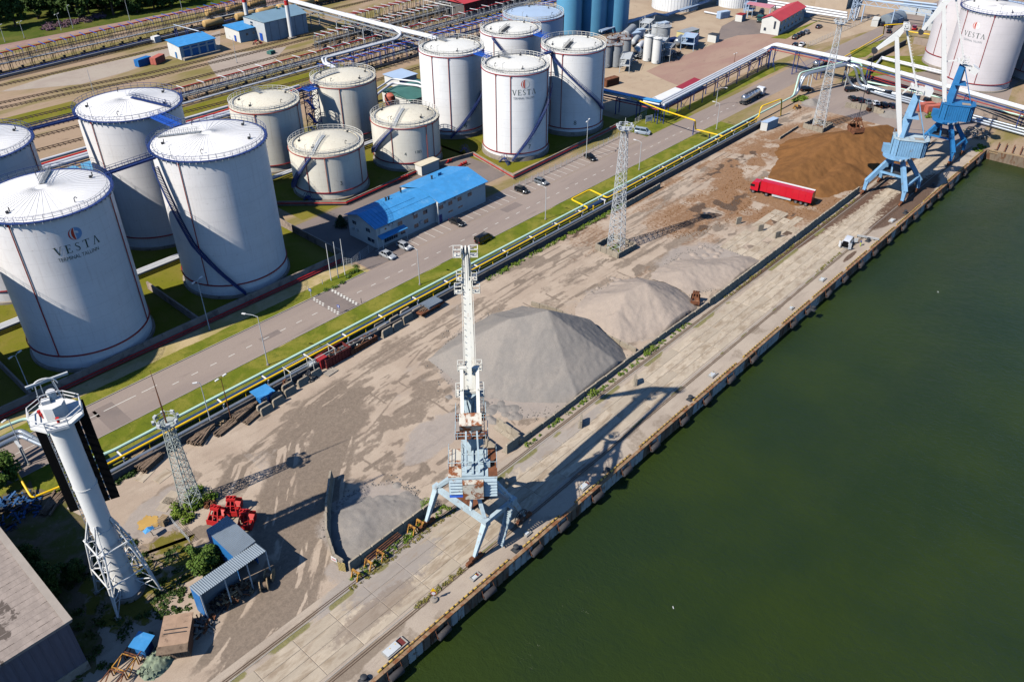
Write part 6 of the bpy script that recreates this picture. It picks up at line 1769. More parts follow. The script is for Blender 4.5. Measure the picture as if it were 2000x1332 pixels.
t = thing('pallet_crate','wooden slatted crate next to the yellow sand patch','crate',(28.88,97.55),.4)
for k in range(4):
 for y_ in (-.5,.5):
  mb = MB(); mb.box(0,y_,.2 + k*.3,1.3,.05,.2); mb.build('slat',plank,t)
for k in range(5):
 mb = MB(); mb.box(-.55 + k*.275,0,1.25,.2,1.05,.05); mb.build('slat',plank,t)
for x_ in (-.6,.6):
 mb = MB(); mb.box(x_,0,.6,.06,1.0,1.2); mb.build('end_board',plank,t)
mb = MB(); mb.poly([((27.23,99.38)[0] + 1.5*(1 + .12*math.sin(k*1.1) + .08*math.sin(k*2.9))*math.cos(k*.1745),(27.23,99.38)[1] + 1.6*(1 + .12*math.sin(k*1.1) + .08*math.sin(k*2.9))*math.sin(k*.1745)) for k in range(36)],.09)
o = mb.build('sand_patch',paint('yellow_sand',srgb(186,150,84),1.0,.12,.8)); o['kind'] = 'stuff'; o['label'] = 'patch of yellow sand on the dirt'
t = thing('garden_umbrella','bright blue tarpaulin hung on a bent post over the dirt','tarpaulin',(26.53,96.55))
mb = MB(); mb.tube([(0,0,0),(-.1,0,.8),(-.4,.1,1.5)],.05,6); mb.build('post',timber,t)
mb = MB(); mb.add([(-1.1,-.4,1.5),(-.2,-.5,1.7),(.4,-.3,1.5),(.5,.4,1.45),(-.3,.5,1.75),(-1.1,.4,1.55),(-.4,0,1.95)],[(0,1,6),(1,2,6),(2,3,6),(3,4,6),(4,5,6),(5,0,6)]); mb.build('sheet',roofblue,t)
# warehouse at the lower left
whroof = paint('weathered_sheet_roof',srgb(156,143,134),.9,.2,.9,srgb(92,82,75),.55,.58,.2,stretch=(1.3,.7,1))
t = thing('warehouse','large grey warehouse with a stained flat roof at the lower left corner','warehouse',(-20,95,0))
mb = MB(); mb.b2(-60,82.0,0,10.2,118,9.2); mb.build('wall',paint('dark_profiled_wall',srgb(96,98,112),.7,.14,.8,stretch=(4,4,.4)),t,world=True)
mb = MB(); mb.b2(-60,81.7,9.2,10.6,118.2,9.6); rf = mb.build('roof',whroof,t,world=True)
for k in range(34):
 mb = MB(); y_ = 82.4 + k*1.05; mb.bar((-60,y_,9.605),(9.8,y_,9.605),.07,.03); mb.build('roof_lap',whroof,rf,world=True)
mb = MB(); mb.b2(9.8,81.6,9.6,10.7,118.2,9.72); mb.build('roof_verge',paint('pale_roof_edge',srgb(160,150,140),.85,.1,.6),t,world=True)
mb = MB()
for k in range(60): mb.box(9.9 - k*1.1,81.97,4.5,.12,.08,9.0)
mb.build('wall_rib',MATS['dark_profiled_wall'],t,world=True,kind='stuff')
mb = MB(); mb.b2(-60,81.9,0,10.25,82.0,1.6); mb.build('base_course',concrete,t,world=True)

# stones rolled to the foot of the heaps
def stones(label,spots,m_,seed):
 r_ = random.Random(seed); mb = MB()
 for cx,cy,rx,ry,n in spots:
  for i in range(n):
   a = r_.uniform(0,2*pi); k = 1 + abs(r_.gauss(0,.12)); x_,y_ = cx + rx*k*math.cos(a),cy + ry*k*math.sin(a)
   if y_ < 70.3: continue
   s_ = r_.uniform(.05,.2); mb.box(x_,y_,.05 + s_*.3,s_*1.3,s_,s_*.9,r_.uniform(0,3),0,.6)
 o = mb.build('loose_stones',m_); o['kind'] = 'stuff'; o['label'] = label
stones('loose stones scattered at the foot of the stone heaps',((97,85,15,15,700),(125,81,11,9,450),(149,78,11,7,380),(51,76,7,5,300)),hm_grey,3)
stones('crumbs of peat scattered round the brown heap',((214,85,30,14,700),(176,93,16,6,300)),hm_peat,5)

# ------------------------------------------------------------------ vehicles
CP = {k: carpaint('car_' + k,srgb(*v)) for k,v in dict(silver=(176,180,184),grey=(120,126,132),black=(16,17,19),navy=(22,30,48),white=(226,228,230),paleblue=(168,182,196),red=(150,24,30),charcoal=(40,42,46)).items()}
redtruck = carpaint('truck_red',srgb(196,22,44),.35,0.0)
greentruck = carpaint('truck_green',srgb(28,84,76),.35,0.0)
whitetruck = carpaint('truck_white',srgb(228,230,232),.35,0.0)
tanksilver = paint('polished_tank',srgb(190,194,200),.22,.06,.5,metal=.85)
def wheel(parent,x,y,r,w=.22):
 mb = MB(); mb.tube([(x,y - w/2,r),(x,y + w/2,r)],r,16); wh = mb.build('wheel',tyre,parent,smooth=40)
 mb = MB(); mb.tube([(x,y - w/2 - .01,r),(x,y + w/2 + .01,r)],r*.6,12); mb.build('rim',rimm,wh,smooth=40)
SH = {  # length, width, belt z, roof z, hood x, windscreen base/top x, rear top/base x, bonnet z
 'sedan': (4.6,1.78,.92,1.44,.55,.95,.25,-1.05,-1.65,.86),'hatch': (4.1,1.75,.95,1.5,.7,1.05,.4,-1.55,-1.95,.88),
 'suv': (4.6,1.88,1.05,1.7,.8,1.05,.45,-1.8,-2.15,1.0),'van': (4.9,1.92,1.15,1.95,1.5,1.7,1.0,-2.3,-2.42,1.08)}
def loft(rows):
 mb = MB(); n = len(rows[0]); V = [p for r in rows for p in r]; F = []
 for i in range(len(rows) - 1):
  for k in range(n): F.append((i*n + k,i*n + (k + 1) % n,(i + 1)*n + (k + 1) % n,(i + 1)*n + k))
 F.append(tuple(range((len(rows) - 1)*n,len(rows)*n))); F.append(tuple(range(n - 1,-1,-1)))
 return mb.add(V,F)
CARS = {}
def car_proto(kind,col):
 L,W,zb,zr,hx,wb,wt,rt,rb_,hz = SH[kind]
 t = thing('parked_car','x','car' if kind != 'van' else 'van')
 def ringp(zf,wd,inset): # outline of the body seen from above, front at +x
  a,b = L/2 - inset,wd/2
  return [(-a,-b*.8,zf(-a)),(-a*.93,-b,zf(-a)),(wb,-b,zf(wb)),(a*.86,-b*.97,zf(a)),(a,-b*.7,zf(a)),(a,b*.7,zf(a)),(a*.86,b*.97,zf(a)),(wb,b,zf(wb)),(-a*.93,b,zf(-a)),(-a,b*.8,zf(-a))]
 zt = lambda x: zb if x <= wb else hz - .12*(x - wb)
 body = loft([ringp(lambda x: .22,W*.94,.08),ringp(lambda x: .5,W,0),ringp(lambda x: zt(x) - .12,W,.03),ringp(zt,W*.9,.12)])
 body.build('body',CP[col],t,smooth=35)
 g = W/2*.9; gr = W/2*.72
 cab = loft([[(rb_,-g,zb - .02),(wb,-g,zb - .02),(wb,g,zb - .02),(rb_,g,zb - .02)],[(rt,-gr,zr - .05),(wt,-gr,zr - .05),(wt,gr,zr - .05),(rt,gr,zr - .05)]])
 cab.build('windows',carglass,t)
 mb = MB(); mb.add([(rt - .03,-gr - .02,zr - .05),(wt + .02,-gr - .02,zr - .05),(wt + .02,gr + .02,zr - .05),(rt - .03,gr + .02,zr - .05),(rt + .15,-gr + .12,zr),(wt - .12,-gr + .12,zr),(wt - .12,gr - .12,zr),(rt + .15,gr - .12,zr)],[(0,1,5,4),(1,2,6,5),(2,3,7,6),(3,0,4,7),(4,5,6,7)])
 mb.build('car_roof',CP[col],t,smooth=50)
 mb = MB()
 for s_ in (-1,1):
  mb.bar((wb,s_*g,zb),(wt,s_*gr,zr - .03),.07); mb.bar((rb_,s_*g,zb),(rt,s_*gr,zr - .03),.12 if kind != 'van' else .3)
  xm = (wt + rt)/2; mb.bar((xm,s_*(g + .01),zb),(xm,s_*(gr + .01),zr - .03),.08)
 mb.build('pillar',CP[col],t)
 r = .33 if kind in ('suv','van') else .31
 for sx in (L*.3,-L*.29):
  for sy in (-W/2 + .1,W/2 - .1): wheel(t,sx,sy,r)
 for sy in (-W*.34,W*.34):
  mb = MB(); mb.box(L/2 - .06,sy,.66,.12,.34,.16); mb.build('headlight',headl,t)
  mb = MB(); mb.box(-L/2 + .05,sy,.78,.1,.26,.2); mb.build('tail_light',taill,t)
  mb = MB(); mb.box(wb - .25,sy*1.62,zb + .06,.16,.16,.12); mb.build('mirror',CP[col],t)
 return t
def put_car(kind,col,p,rz,label,group=None):
 key = (kind,col)
 if key not in CARS: CARS[key] = o = car_proto(kind,col)
 else: o = dup(CARS[key])
 o.location = (p[0],p[1],.015); o.rotation_euler = (0,0,rz); o['label'] = label
 if group: o['group'] = group
 return o
D = -pi/2
put_car('sedan','silver',(104.90,135.10),D + .06,'silver saloon car parked at the left end of the office bays')
put_car('hatch','silver',(110.28,135.34),D + .02,'silver hatchback parked right of the silver saloon')
put_car('sedan','charcoal',(127.19,134.93),D,'dark grey estate car parked by the office door')
put_car('van','black',(125.26,123.96),.05,'black people carrier driving on the road')
put_car('hatch','black',(151.68,135.53),D,'black hatchback parked right of the office')
put_car('hatch','grey',(159.04,135.08),D,'grey hatchback parked beside a black one')
put_car('sedan','black',(181.13,135.59),D - .3,'black saloon parked below the tall white tanks')
put_car('van','paleblue',(207.04,135.71),D + .3,'pale blue panel van parked by the pipe rack')
for i,(k,c,p,rz,lb) in enumerate((('sedan','navy',(356.40,150.44),.1,'navy car parked alone by the red-roofed office'),('suv','grey',(344.81,150.28),.2,'grey estate car in the row by the red-roofed office'),('hatch','navy',(341.39,150.63),.2,'navy car second in the row by the red-roofed office'),('sedan','black',(338.42,150.50),.2,'dark car third in the row by the red-roofed office'),('suv','black',(334.65,150.17),.2,'black car nearest the camera in the row by the red-roofed office'),('hatch','black',(324.49,145.02),.15,'dark car beside a white one behind the pipe bridge'),('sedan','white',(326.89,143.39),.15,'white car behind the pipe bridge'))):
 put_car(k,c,p,rz,lb,'cars at the red-roofed office')
for i,(k,c,p) in enumerate((('suv','black',(277.30,116.96)),('suv','black',(286.88,105.38)),('suv','charcoal',(289.56,99.16)),('suv','charcoal',(291.51,93.80)),('suv','navy',(293.16,88.05)),('suv','black',(293.71,81.33)))):
 put_car(k,c,p,-.62,'%s dark car in the row under the mint pipe, counting from the left' % nth(i),'cars under the mint pipe')
for i,(k,c,p) in enumerate((('hatch','black',(278.61,101.34)),('hatch','navy',(278.84,98.80)),('sedan','grey',(278.95,96.41)),('sedan','white',(279.18,93.91)),('hatch','black',(279.62,91.19)),('hatch','navy',(280.43,88.81)))):
 put_car(k,c,p,rad(48),'%s car behind the far concrete blocks, counting from the left' % nth(i),'cars behind the far blocks')
for k,c,p,lb in (('suv','black',(377.89,132.29),'black car by the far round-roofed shed'),('suv','charcoal',(376.66,128.70),'grey car by the far round-roofed shed'),('sedan','black',(368.78,125.51),'black car just right of the yellow pipe arch'),('suv','red',(380.38,119.58),'red car between the crane jibs'),('sedan','black',(297.34,148.85),'black car behind the long pipe rack')):
 put_car(k,c,p,.3,lb)
# articulated lorry with red trailer
def truck_cab(t,x,m_,high=3.2):
 mb = MB(); pr = [(x - 1.05,.9),(x + 1.0,.9),(x + 1.1,1.6),(x + .85,2.75),(x + .55,high),(x - 1.05,high)]
 V = [(a,y,z) for y in (-1.2,1.2) for a,z in pr]; n = len(pr)
 mb.add(V,[tuple(range(n)),tuple(range(2*n - 1,n - 1,-1))] + [(i,n + i,n + (i + 1) % n,(i + 1) % n) for i in range(n)]); cb = mb.build('cab',m_,t)
 mb = MB(); mb.add([(x + 1.06,-1.05,1.85),(x + 1.06,1.05,1.85),(x + .89,1.05,2.7),(x + .89,-1.05,2.7)],[(0,1,2,3)]); mb.build('windscreen',carglass,cb)
 for y_ in (-1.215,1.215):
  mb = MB(); mb.box(x + .35,y_,2.2,.9,.02,.7); mb.build('side_window',carglass,cb)
 mb = MB(); mb.box(x + .9,0,.75,.5,2.4,.5); mb.build('bumper',dgrey,cb)
 for y_ in (-.9,.9):
  mb = MB(); mb.box(x + 1.12,y_,.95,.1,.35,.25); mb.build('headlight',headl,cb)
  mb = MB(); mb.box(x + .95,y_*1.5,2.3,.15,.15,.6); mb.build('mirror',dgrey,cb)
 mb = MB(); mb.box(x - 2.6,0,.85,5.6,.9,.25); mb.build('chassis',dgrey,t)
def dual_wheels(t,xs,r=.5):
 for x in xs:
  for y in (-1.02,1.02): wheel(t,x,y,r,.34)
pA,pB = (192.69,90.70),(194.79,74.99)
rzt = math.atan2(pA[1] - pB[1],pA[0] - pB[0])
t = thing('articulated_lorry','red lorry with a long red trailer standing at the peat heap','lorry',((pA[0] + pB[0])/2,(pA[1] + pB[1])/2),rzt)
truck_cab(t,7.0,redtruck)
mb = MB(); mb.b2(-8.0,-1.27,1.15,5.4,1.27,3.85); tr = mb.build('trailer_box',redtruck,t)
mb = MB()
for k in range(9):
 for y_ in (-1.29,1.29): mb.box(-8 + k*1.675,y_,2.5,.1,.05,2.7)
mb.build('trailer_rib',redtruck,tr)
mb = MB(); mb.b2(-8.0,-1.25,3.86,5.4,-.55,3.93); mb.build('roof_roll',white,tr)
mb = MB(); mb.b2(-8.0,-.5,3.86,5.4,1.25,3.9); mb.build('roof_sheet',redtruck,tr)
mb = MB(); mb.box(-1.2,0,.95,13.0,1.0,.3); mb.build('chassis',dgrey,t)
for y_ in (-1.2,1.2):
 mb = MB(); mb.box(-.4,y_,.75,5.0,.06,.5); mb.build('side_guard',galv,t)
dual_wheels(t,(7.2,3.6,-4.2,-5.5,-6.8))
def tanker(label,p,rz,cabm,tm):
 t = thing('tank_lorry',label,'tank lorry',p,rz)
 truck_cab(t,6.0,cabm,3.0)
 mb = MB(); pts = [(-6.6,0,2.1),(-6.35,0,2.1),(-6.0,0,2.1),(3.6,0,2.1),(3.95,0,2.1),(4.2,0,2.1)]; mb.tube(pts,[.5,.95,1.15,1.15,.95,.5],24); mb.build('tank_barrel',tm,t,smooth=40)
 for x in (-4,-2,0,2):
  mb = MB(); mb.tube([(x - .06,0,2.1),(x + .06,0,2.1)],1.18,24); mb.build('tank_band',galv,t)
 mb = MB(); mb.box(-1.0,0,3.3,8.5,.7,.08); mb.box(-1,.38,3.5,8.5,.05,.05); mb.build('catwalk',dgrey,t)
 mb = MB(); mb.box(-1.2,0,.95,10.5,.9,.25); mb.box(-6.6,0,.8,.2,2.3,.4,0); mb.build('chassis',dgrey,t)
 dual_wheels(t,(6.2,2.6,-3.0,-4.3,-5.6))
 return t
tanker('silver tank lorry with a white cab driving on the road',(256.44,126.26),.02,whitetruck,tanksilver)
tanker('silver tank lorry half hidden under the pipe bridge',(306.92,125.50),.0,whitetruck,tanksilver)
tanker('dark tank lorry with a green cab under the pink canopy',(353.06,175.91),rad(205),greentruck,dgrey)
# white van with open doors
pv = (181.05,59.17)
t = thing('work_van','white work van with open doors standing on the quay','van',pv,rad(8))
SHV = SH['van']
v0 = car_proto('van','white')
for ch in list(v0.children): ch.parent = t
bpy.data.objects.remove(v0)
for y_ in (-1,1):
 mb = MB(); mb.box(-2.75,y_*1.15,1.1,.7,.08,1.5,y_*.9); mb.build('rear_door',CP['white'],t)
mb = MB(); mb.box(1.35,-1.4,.95,.9,.08,1.0,-.9); mb.build('front_door',CP['white'],t)
mb = MB(); mb.box(-2.44,0,1.1,.06,1.6,1.4); mb.build('load_opening',black,t)
# worker: one skinned body
def person(name,label,loc,rz,joints,edges,radii,zones,mats):
 me = bpy.data.meshes.new(name); me.from_pydata(joints,edges,[]); o = bpy.data.objects.new(name,me); C.objects.link(o)
 md = o.modifiers.new('skin','SKIN');
 for i,r in enumerate(radii): me.skin_vertices[0].data[i].radius = r
 me.skin_vertices[0].data[0].use_root = True
 sb = o.modifiers.new('sub','SUBSURF'); sb.levels = 1; sb.render_levels = 1
 dg = bpy.context.evaluated_depsgraph_get(); m2 = bpy.data.meshes.new_from_object(o.evaluated_get(dg))
 bpy.data.objects.remove(o)
 for m in mats: m2.materials.append(m)
 for pl in m2.polygons: pl.material_index = zones(pl.center); pl.use_smooth = True
 o = bpy.data.objects.new(name,m2); C.objects.link(o); o.location = loc; o.rotation_euler = (0,0,rz)
 return tag(o,label,'person')
hiv = paint('hi_vis_yellow',srgb(190,214,40),.7,.1,3.0); bluewk = paint('blue_workwear',srgb(36,70,130),.8,.12,3.0); skin = paint('skin_tone',srgb(196,150,124),.6,.05,4.0); hair = paint('dark_hair',srgb(48,38,32),.8,.1,5.0)
J = [(0,0,.95),(0,0,1.2),(0,.02,1.42),(0,.04,1.52),(0,.08,1.66),(.1,0,.9),(.12,.05,.5),(.13,0,.09),(.14,.12,.05),(-.1,0,.9),(-.12,.08,.5),(-.13,.0,.09),(-.14,.12,.05),(.2,.02,1.4),(.28,.08,1.15),(.22,.28,1.02),(-.2,.02,1.4),(-.28,.08,1.15),(-.22,.28,1.02),(.21,.36,.98),(-.21,.36,.98),(0,.05,1.74)]
E_ = [(0,1),(1,2),(2,3),(3,4),(0,5),(5,6),(6,7),(7,8),(0,9),(9,10),(10,11),(11,12),(2,13),(13,14),(14,15),(2,16),(16,17),(17,18),(15,19),(18,20),(4,21)]
RD = [(.15,.11),(.15,.11),(.15,.11),(.06,.06),(.09,.1),(.1,.1),(.08,.08),(.055,.055),(.045,.05),(.1,.1),(.08,.08),(.055,.055),(.045,.05),(.07,.07),(.055,.055),(.042,.042),(.07,.07),(.055,.055),(.042,.042),(.035,.045),(.035,.045),(.075,.085)]
def zone(c):
 if c.z > 1.68: return 3
 if c.z > 1.5 or (c.z < 1.06 and c.y > .3): return 2
 return 1 if c.z > .96 else 0
person('person','worker in a blue jacket and yellow hi-vis trousers beside the van',(*(182.33,56.62),.02),rad(30),J,E_,RD,zone,[hiv,bluewk,skin,hair])
# equipment frame on the quay beside the worker
t = thing('equipment_frame','low grey steel frame with pipes laid on the quay by the worker','frame',(187.14,56.96),rad(-72))
for y_ in (-.3,.3):
 mb = MB(); mb.bar((-2.4,y_,.35),(2.6,y_,.35),.12); mb.build('rail',galv,t)
for k in range(6):
 mb = MB(); mb.bar((-2.3 + k*.95,-.5,.25),(-2.3 + k*.95,.5,.25),.1); mb.box(-2.3 + k*.95,0,.12,.12,.8,.24); mb.build('foot',dgrey,t)

# ------------------------------------------------------------------ lamp posts
def lamp(label,p,h,arms,m_=galv,arm=1.6,rz=0.0,head=white):
 t = thing('lamp_post',label,'lamp post',(p[0],p[1],0),rz,'lamp posts')
 mb = MB(); mb.tube([(0,0,0),(0,0,h*.5),(0,0,h)],[.11,.09,.06],8); mb.build('pole',m_,t)
 mb = MB(); mb.cyl((0,0),.28,0,.25,10); mb.build('base',concrete,t)
 for a in arms:
  a = rad(a); d = Vector((math.cos(a),math.sin(a),0)); mb = MB(); mb.tube([(0,0,h - .1),tuple(d*(arm*.4) + Vector((0,0,h + .2))),tuple(d*arm + Vector((0,0,h + .25)))],.05,6); ar = mb.build('arm',m_,t)
  mb = MB(); mb.box(d.x*(arm + .3),d.y*(arm + .3),h + .25,.75,.3,.14,a); mb.build('lamp_head',head,ar)
 return t
lamp('tall twin lamp post in the tank compound behind the beacon tower',(28.5,144.3),8.6,(20,200),arm=.7)
lamp('tall twin lamp post at the foot of the lettered huge tank',(61.3,138.8),11.4,(20,200),arm=.8)
lamp('lamp post with a long arm over the road, by the blue hut',(62.3,120.0),11.0,(120,),arm=2.4)
lamp('single lamp post in the yard, second from the near mast',(45.68,112.19),9.3,(150,),arm=.5)
lamp('single lamp post in the yard, left of the timber by the blue hut',(48.83,111.13),9.0,(10,190),rusty,arm=.5)
lamp('lamp post on the grass opposite the silver saloon',(101.5,120.4),8.6,(95,),arm=1.8)
lamp('lamp post on the grass behind the yellow pipe loop',(143.6,120.4),8.5,(95,),arm=1.8)
lamp('lamp post on the grass opposite the tall white tanks',(184.1,120.8),8.0,(95,),arm=1.8)
lamp('lamp post on the grass behind the tank lorry',(225.3,121.0),8.0,(95,),arm=1.8)
lamp('tall twin lamp post by the black saloon at the tall white tanks',(180.6,136.7),11.0,(20,200),arm=.8)
lamp('lamp post with a white head under the long pipe rack',(243.27,132.02),6.0,(-60,),arm=2.2)
lamp('twin-globe lamp post in the reddish lot',(285.38,149.80),4.4,(0,180),rusty,arm=.5)
lamp('lamp post leaning in at the left edge by the mint pipe',(20.50,125.83),9.6,(200,),arm=.5)
for i,(p,h) in enumerate((((117.75,387.70),6.5),((125.59,387.99),6.2),((141.02,388.44),6.4),((145.65,387.52),9.0),((168.05,381.32),9.0),((192.56,380.19),7.0))):
 lamp('%s lamp post along the edge of the woods, counting from the left' % nth(i),p,h,(30,210) if i in (1,2,4) else (30,),arm=.8)
for i,p in enumerate(((111.55,295.40),(164.81,291.59))): lamp('lamp post between the railway tracks, %s' % ('above the leftmost huge tank' if i == 0 else 'right of the blue-roofed store'),p,9.0,(),galv)
# flag poles
for i,(p,h) in enumerate((((89.67,136.24),9.2),((91.41,135.95),9.0),((93.24,135.92),9.0))):
 mb = MB(); mb.tube([(0,0,0),(0,0,h)],[.1,.06],10); mb.disc((0,0),.06,h,10); o = mb.build('flag_pole',white,smooth=40); o.location = (*p,0); tag(o,'%s of three bare white flag poles by the entrance, counting from the left' % nth(i),'flag pole','flag poles at the entrance')
# entrance gate, fence
def fence(label,pts,h=1.9,m_=galv,step=2.5,wires=5):
 t = thing('mesh_fence',label,'fence',(pts[0][0],pts[0][1],0))
 for p,q in zip(pts[:-1],pts[1:]):
  L = math.hypot(q[0] - p[0],q[1] - p[1]); n = max(1,int(L/step))
  for i in range(n + 1):
   f = i/n; x_,y_ = p[0] + (q[0] - p[0])*f,p[1] + (q[1] - p[1])*f; mb = MB(); mb.bar((x_,y_,0),(x_,y_,h),.07); mb.build('post',m_,t,world=True)
  mb = MB()
  for k in range(wires): z = .1 + (h - .15)*k/(wires - 1); mb.bar((*p,z),(*q,z),.022)
  nn = int(L/.5)
  for i in range(nn): f = (i + .5)/nn; x_,y_ = p[0] + (q[0] - p[0])*f,p[1] + (q[1] - p[1])*f; mb.bar((x_,y_,.05),(x_,y_,h),.016)
  mb.build('mesh',m_,t,world=True,kind='stuff')
fence('wire mesh gate across the service drive beside the office',[(96.76,137.80),(106.27,140.55)],2.0)
fence('wire mesh fence behind the flag poles',[(95.50,139.89),(96.61,137.61)],2.0,step=1.2)
fence('wire mesh fence along the car park below the tall white tanks',[(150.94,137.79),(206.71,139.28)],1.8)
fence('wire mesh fence beside the pipe rack yard',[(211.87,142.00),(220.21,143.57)],2.0)
fence('thin wire fence in front of the overgrown corner',[(27.08,97.57),(29.71,96.94),(29.48,91.25)],1.2)
fence('wire fence along the road at the red-roofed office',[(325.44,140.72),(384.63,140.07)],1.8)
for i,p in enumerate(((83.74,136.39),(87.45,136.42),(81.04,115.41),(96.64,143.22),(88.20,124.03))):
 mb = MB(); mb.bar((0,0,0),(0,0,1.2),.09); o = mb.build('marker_post',dgrey if i > 2 else galv); o.location = (*p,0); tag(o,'%s short marker post beside the road near the raised crossing, counting from the left' % nth(i),'post')
for i,p in enumerate(((82.59,133.92),(82.61,124.32))):
 t = thing('road_sign','blue and white road sign at the %s end of the raised crossing' % ('far' if i == 0 else 'near'),'road sign',p,.4)
 mb = MB(); mb.bar((0,0,0),(0,0,2.0),.07); mb.build('post',galv,t)
 mb = MB(); mb.box(-.05,0,1.75,.04,.6,.6); mb.build('plate',vblue,t)
 mb = MB(); mb.box(-.08,0,1.75,.02,.3,.3); mb.build('pictogram',white,t)
t = thing('information_board','white information board on legs at the tank compound gate','board',(215.47,139.30),rad(-20))
mb = MB(); mb.box(0,0,1.7,2.6,.08,1.9); mb.build('panel',galv,t)
mb = MB(); mb.box(0,-.05,1.8,1.4,.02,.5); mb.build('print',textgrey,t)
for x_ in (-1.1,1.1):
 mb = MB(); mb.bar((x_,.05,0),(x_,.05,1.0),.1); mb.build('leg',galv,t)

# ------------------------------------------------------------------ office with the blue roof
t = thing('office_building','two-storey grey office with a bright blue metal roof by the road','office building',(120,144,0))
mb = MB(); mb.prism([(105.9,139.7),(124.4,139.5),(124.4,150),(105.9,150)],0,5.5); mb.build('wall',wallgrey,t,world=True)
mb = MB(); mb.prism([(124.4,138.5),(141,138.5),(141,152),(124.4,152)],0,5.5); mb.build('wall',wallgrey,t,world=True)
def gable(x0,x1,y0,y1,yr,ze,zr,ov=.5):
 mb = MB(); V = []
 for x_ in (x0,x1): V += [(x_,y0 - ov,ze - .1),(x_,yr,zr),(x_,y1 + ov,ze - .1),(x_,y1 + ov,ze + .02),(x_,yr,zr + .14),(x_,y0 - ov,ze + .02)]
 return mb.add(V,[(5,4,10,11),(4,3,9,10),(6,7,1,0),(7,8,2,1),(0,1,4,5),(1,2,3,4),(11,10,7,6),(10,9,8,7),(0,5,11,6),(3,2,8,9)])
r1 = gable(105.2,124.6,139.6,150,145.2,5.55,7.2).build('roof',roofblue,t,world=True)
r2 = gable(124.5,141.6,138.5,152,145.2,5.6,7.35).build('roof',roofblue,t,world=True)
for x0,x1,y0,y1,yr,rr in ((105.2,124.5,139.6,150,145.2,r1),(124.6,141.6,138.5,152,145.2,r2)):
 n = int((x1 - x0)/1.1)
 for i in range(n):
  x_ = x0 + .5 + i*1.1; mb = MB(); mb.bar((x_,y0 - .45,5.64),(x_,yr - .05,7.34),.05,.05); mb.bar((x_,yr + .05,7.34),(x_,y1 + .45,5.64),.05,.05); mb.build('roof_seam',roofblue,rr,world=True)
mb = MB(); mb.add([(105.95,139.7,5.5),(105.95,150,5.5),(105.95,145.2,7.1),(141.0,138.5,5.5),(141.0,152,5.5),(141.0,145.2,7.2)],[(0,2,1),(3,4,5)]); mb.build('gable_wall',wallgrey,t,world=True)
for (y_,z_,sx) in ((141.5,6.1,16),(143.0,6.55,12)):
 mb = MB(); mb.bar((109,y_,z_ + .2),(109 + sx,y_,z_ + .2),.06); mb.build('snow_guard',roofblue,r1,world=True)
mb = MB(); mb.bar((125.5,140.2,6.0),(140.5,140.2,6.0),.06); mb.build('snow_guard',roofblue,r2,world=True)
for (x_,y_) in ((131,147.5),(115,146.5),(115.8,146.4),(121,148)):
 mb = MB(); mb.cyl((x_,y_),.22,6.6,7.7,10); mb.cyl((x_,y_),.32,7.7,7.8,10); mb.build('roof_vent',dgrey,t,world=True)
mb = MB(); mb.box(134,148.2,7.2,1.2,.9,.9); mb.build('roof_hatch',roofblue,t,world=True)
def win(x,z,y,w=1.5,h=1.2):
 mb = MB(); mb.b2(x - w/2,y - .05,z - h/2,x + w/2,y + .02,z + h/2); f = mb.build('window',white,t,world=True)
 n = max(2,int(round(w/.75)))
 for i in range(n):
  xa = x - w/2 + .07 + (w - .07)*i/n; xb = x - w/2 + (w - .07)*(i + 1)/n; mb = MB(); mb.b2(xa,y - .075,z - h/2 + .08,xb,y - .045,z + h/2 - .08); mb.build('pane',glass,f,world=True)
for q in ((113.06,4.30),(117.95,4.37),(121.10,4.30)): win(q[0],4.0,139.6)
for q in ((113.70,1.21),(118.00,1.48),(121.20,1.52)): win(q[0],1.5,139.6)
win((109.98,0.90)[0],1.4,139.6,4.2,1.3)
for q in ((125.36,4.48),(128.49,4.47),(131.68,4.45),(135.30,4.58)): win(q[0],4.1,138.5)
for q in ((128.51,2.10),(131.90,2.00)): win(q[0],1.9,138.5,1.7,.6)
mb = MB(); q = (124.95,1.18); mb.b2(q[0] - .6,138.42,0.1,q[0] + .6,138.52,2.2); d_ = mb.build('door',navy,t,world=True)
mb = MB(); mb.b2(q[0] + .35,138.36,1.0,q[0] + .45,138.42,1.2); mb.build('handle',galv,d_,world=True)
for y_,z_,w_ in ((147.6,4.2,1.4),(142.6,3.9,1.6),(141.8,1.6,2.6)):
 mb = MB(); mb.b2(105.82,y_ - w_/2,z_ - .55,105.92,y_ + w_/2,z_ + .55); f_ = mb.build('window',white,t,world=True)
 for i in range(2):
  mb = MB(); mb.b2(105.79,y_ - w_/2 + .07 + i*w_/2,z_ - .47,105.83,y_ - w_/2 + (i + 1)*w_/2 - .05,z_ + .47); mb.build('pane',glass,f_,world=True)
for i,(x_,z_) in enumerate(((110,4.9),(111,4.9),(117.6,4.9),(119.5,2.0),(127,5.0),(130.5,5.0))):
 mb = MB(); mb.b2(x_ - .4,(139.2 if x_ < 124 else 138.1),z_ - .3,x_ + .4,(139.6 if x_ < 124 else 138.5),z_ + .3); mb.build('air_conditioner',galv,t,world=True)
for y_ in (148.4,146.8):
 mb = MB(); mb.b2(105.5,y_ - .4,2.2,105.9,y_ + .4,2.8); mb.build('air_conditioner',galv,t,world=True)
mb = MB(); mb.add([(106.2,138.2,2.85),(114.2,138.2,2.85),(114.2,139.7,3.3),(106.2,139.7,3.3),(106.2,138.2,2.7),(114.2,138.2,2.7),(114.2,139.7,3.15),(106.2,139.7,3.15)],[(0,1,2,3),(7,6,5,4),(0,4,5,1),(1,5,6,2),(3,7,4,0)]); mb.build('porch_roof',roofblue,t,world=True)
for x_ in (106.5,113.9):
 mb = MB(); mb.bar((x_,138.35,0),(x_,138.35,2.75),.12); mb.build('porch_post',white,t,world=True)
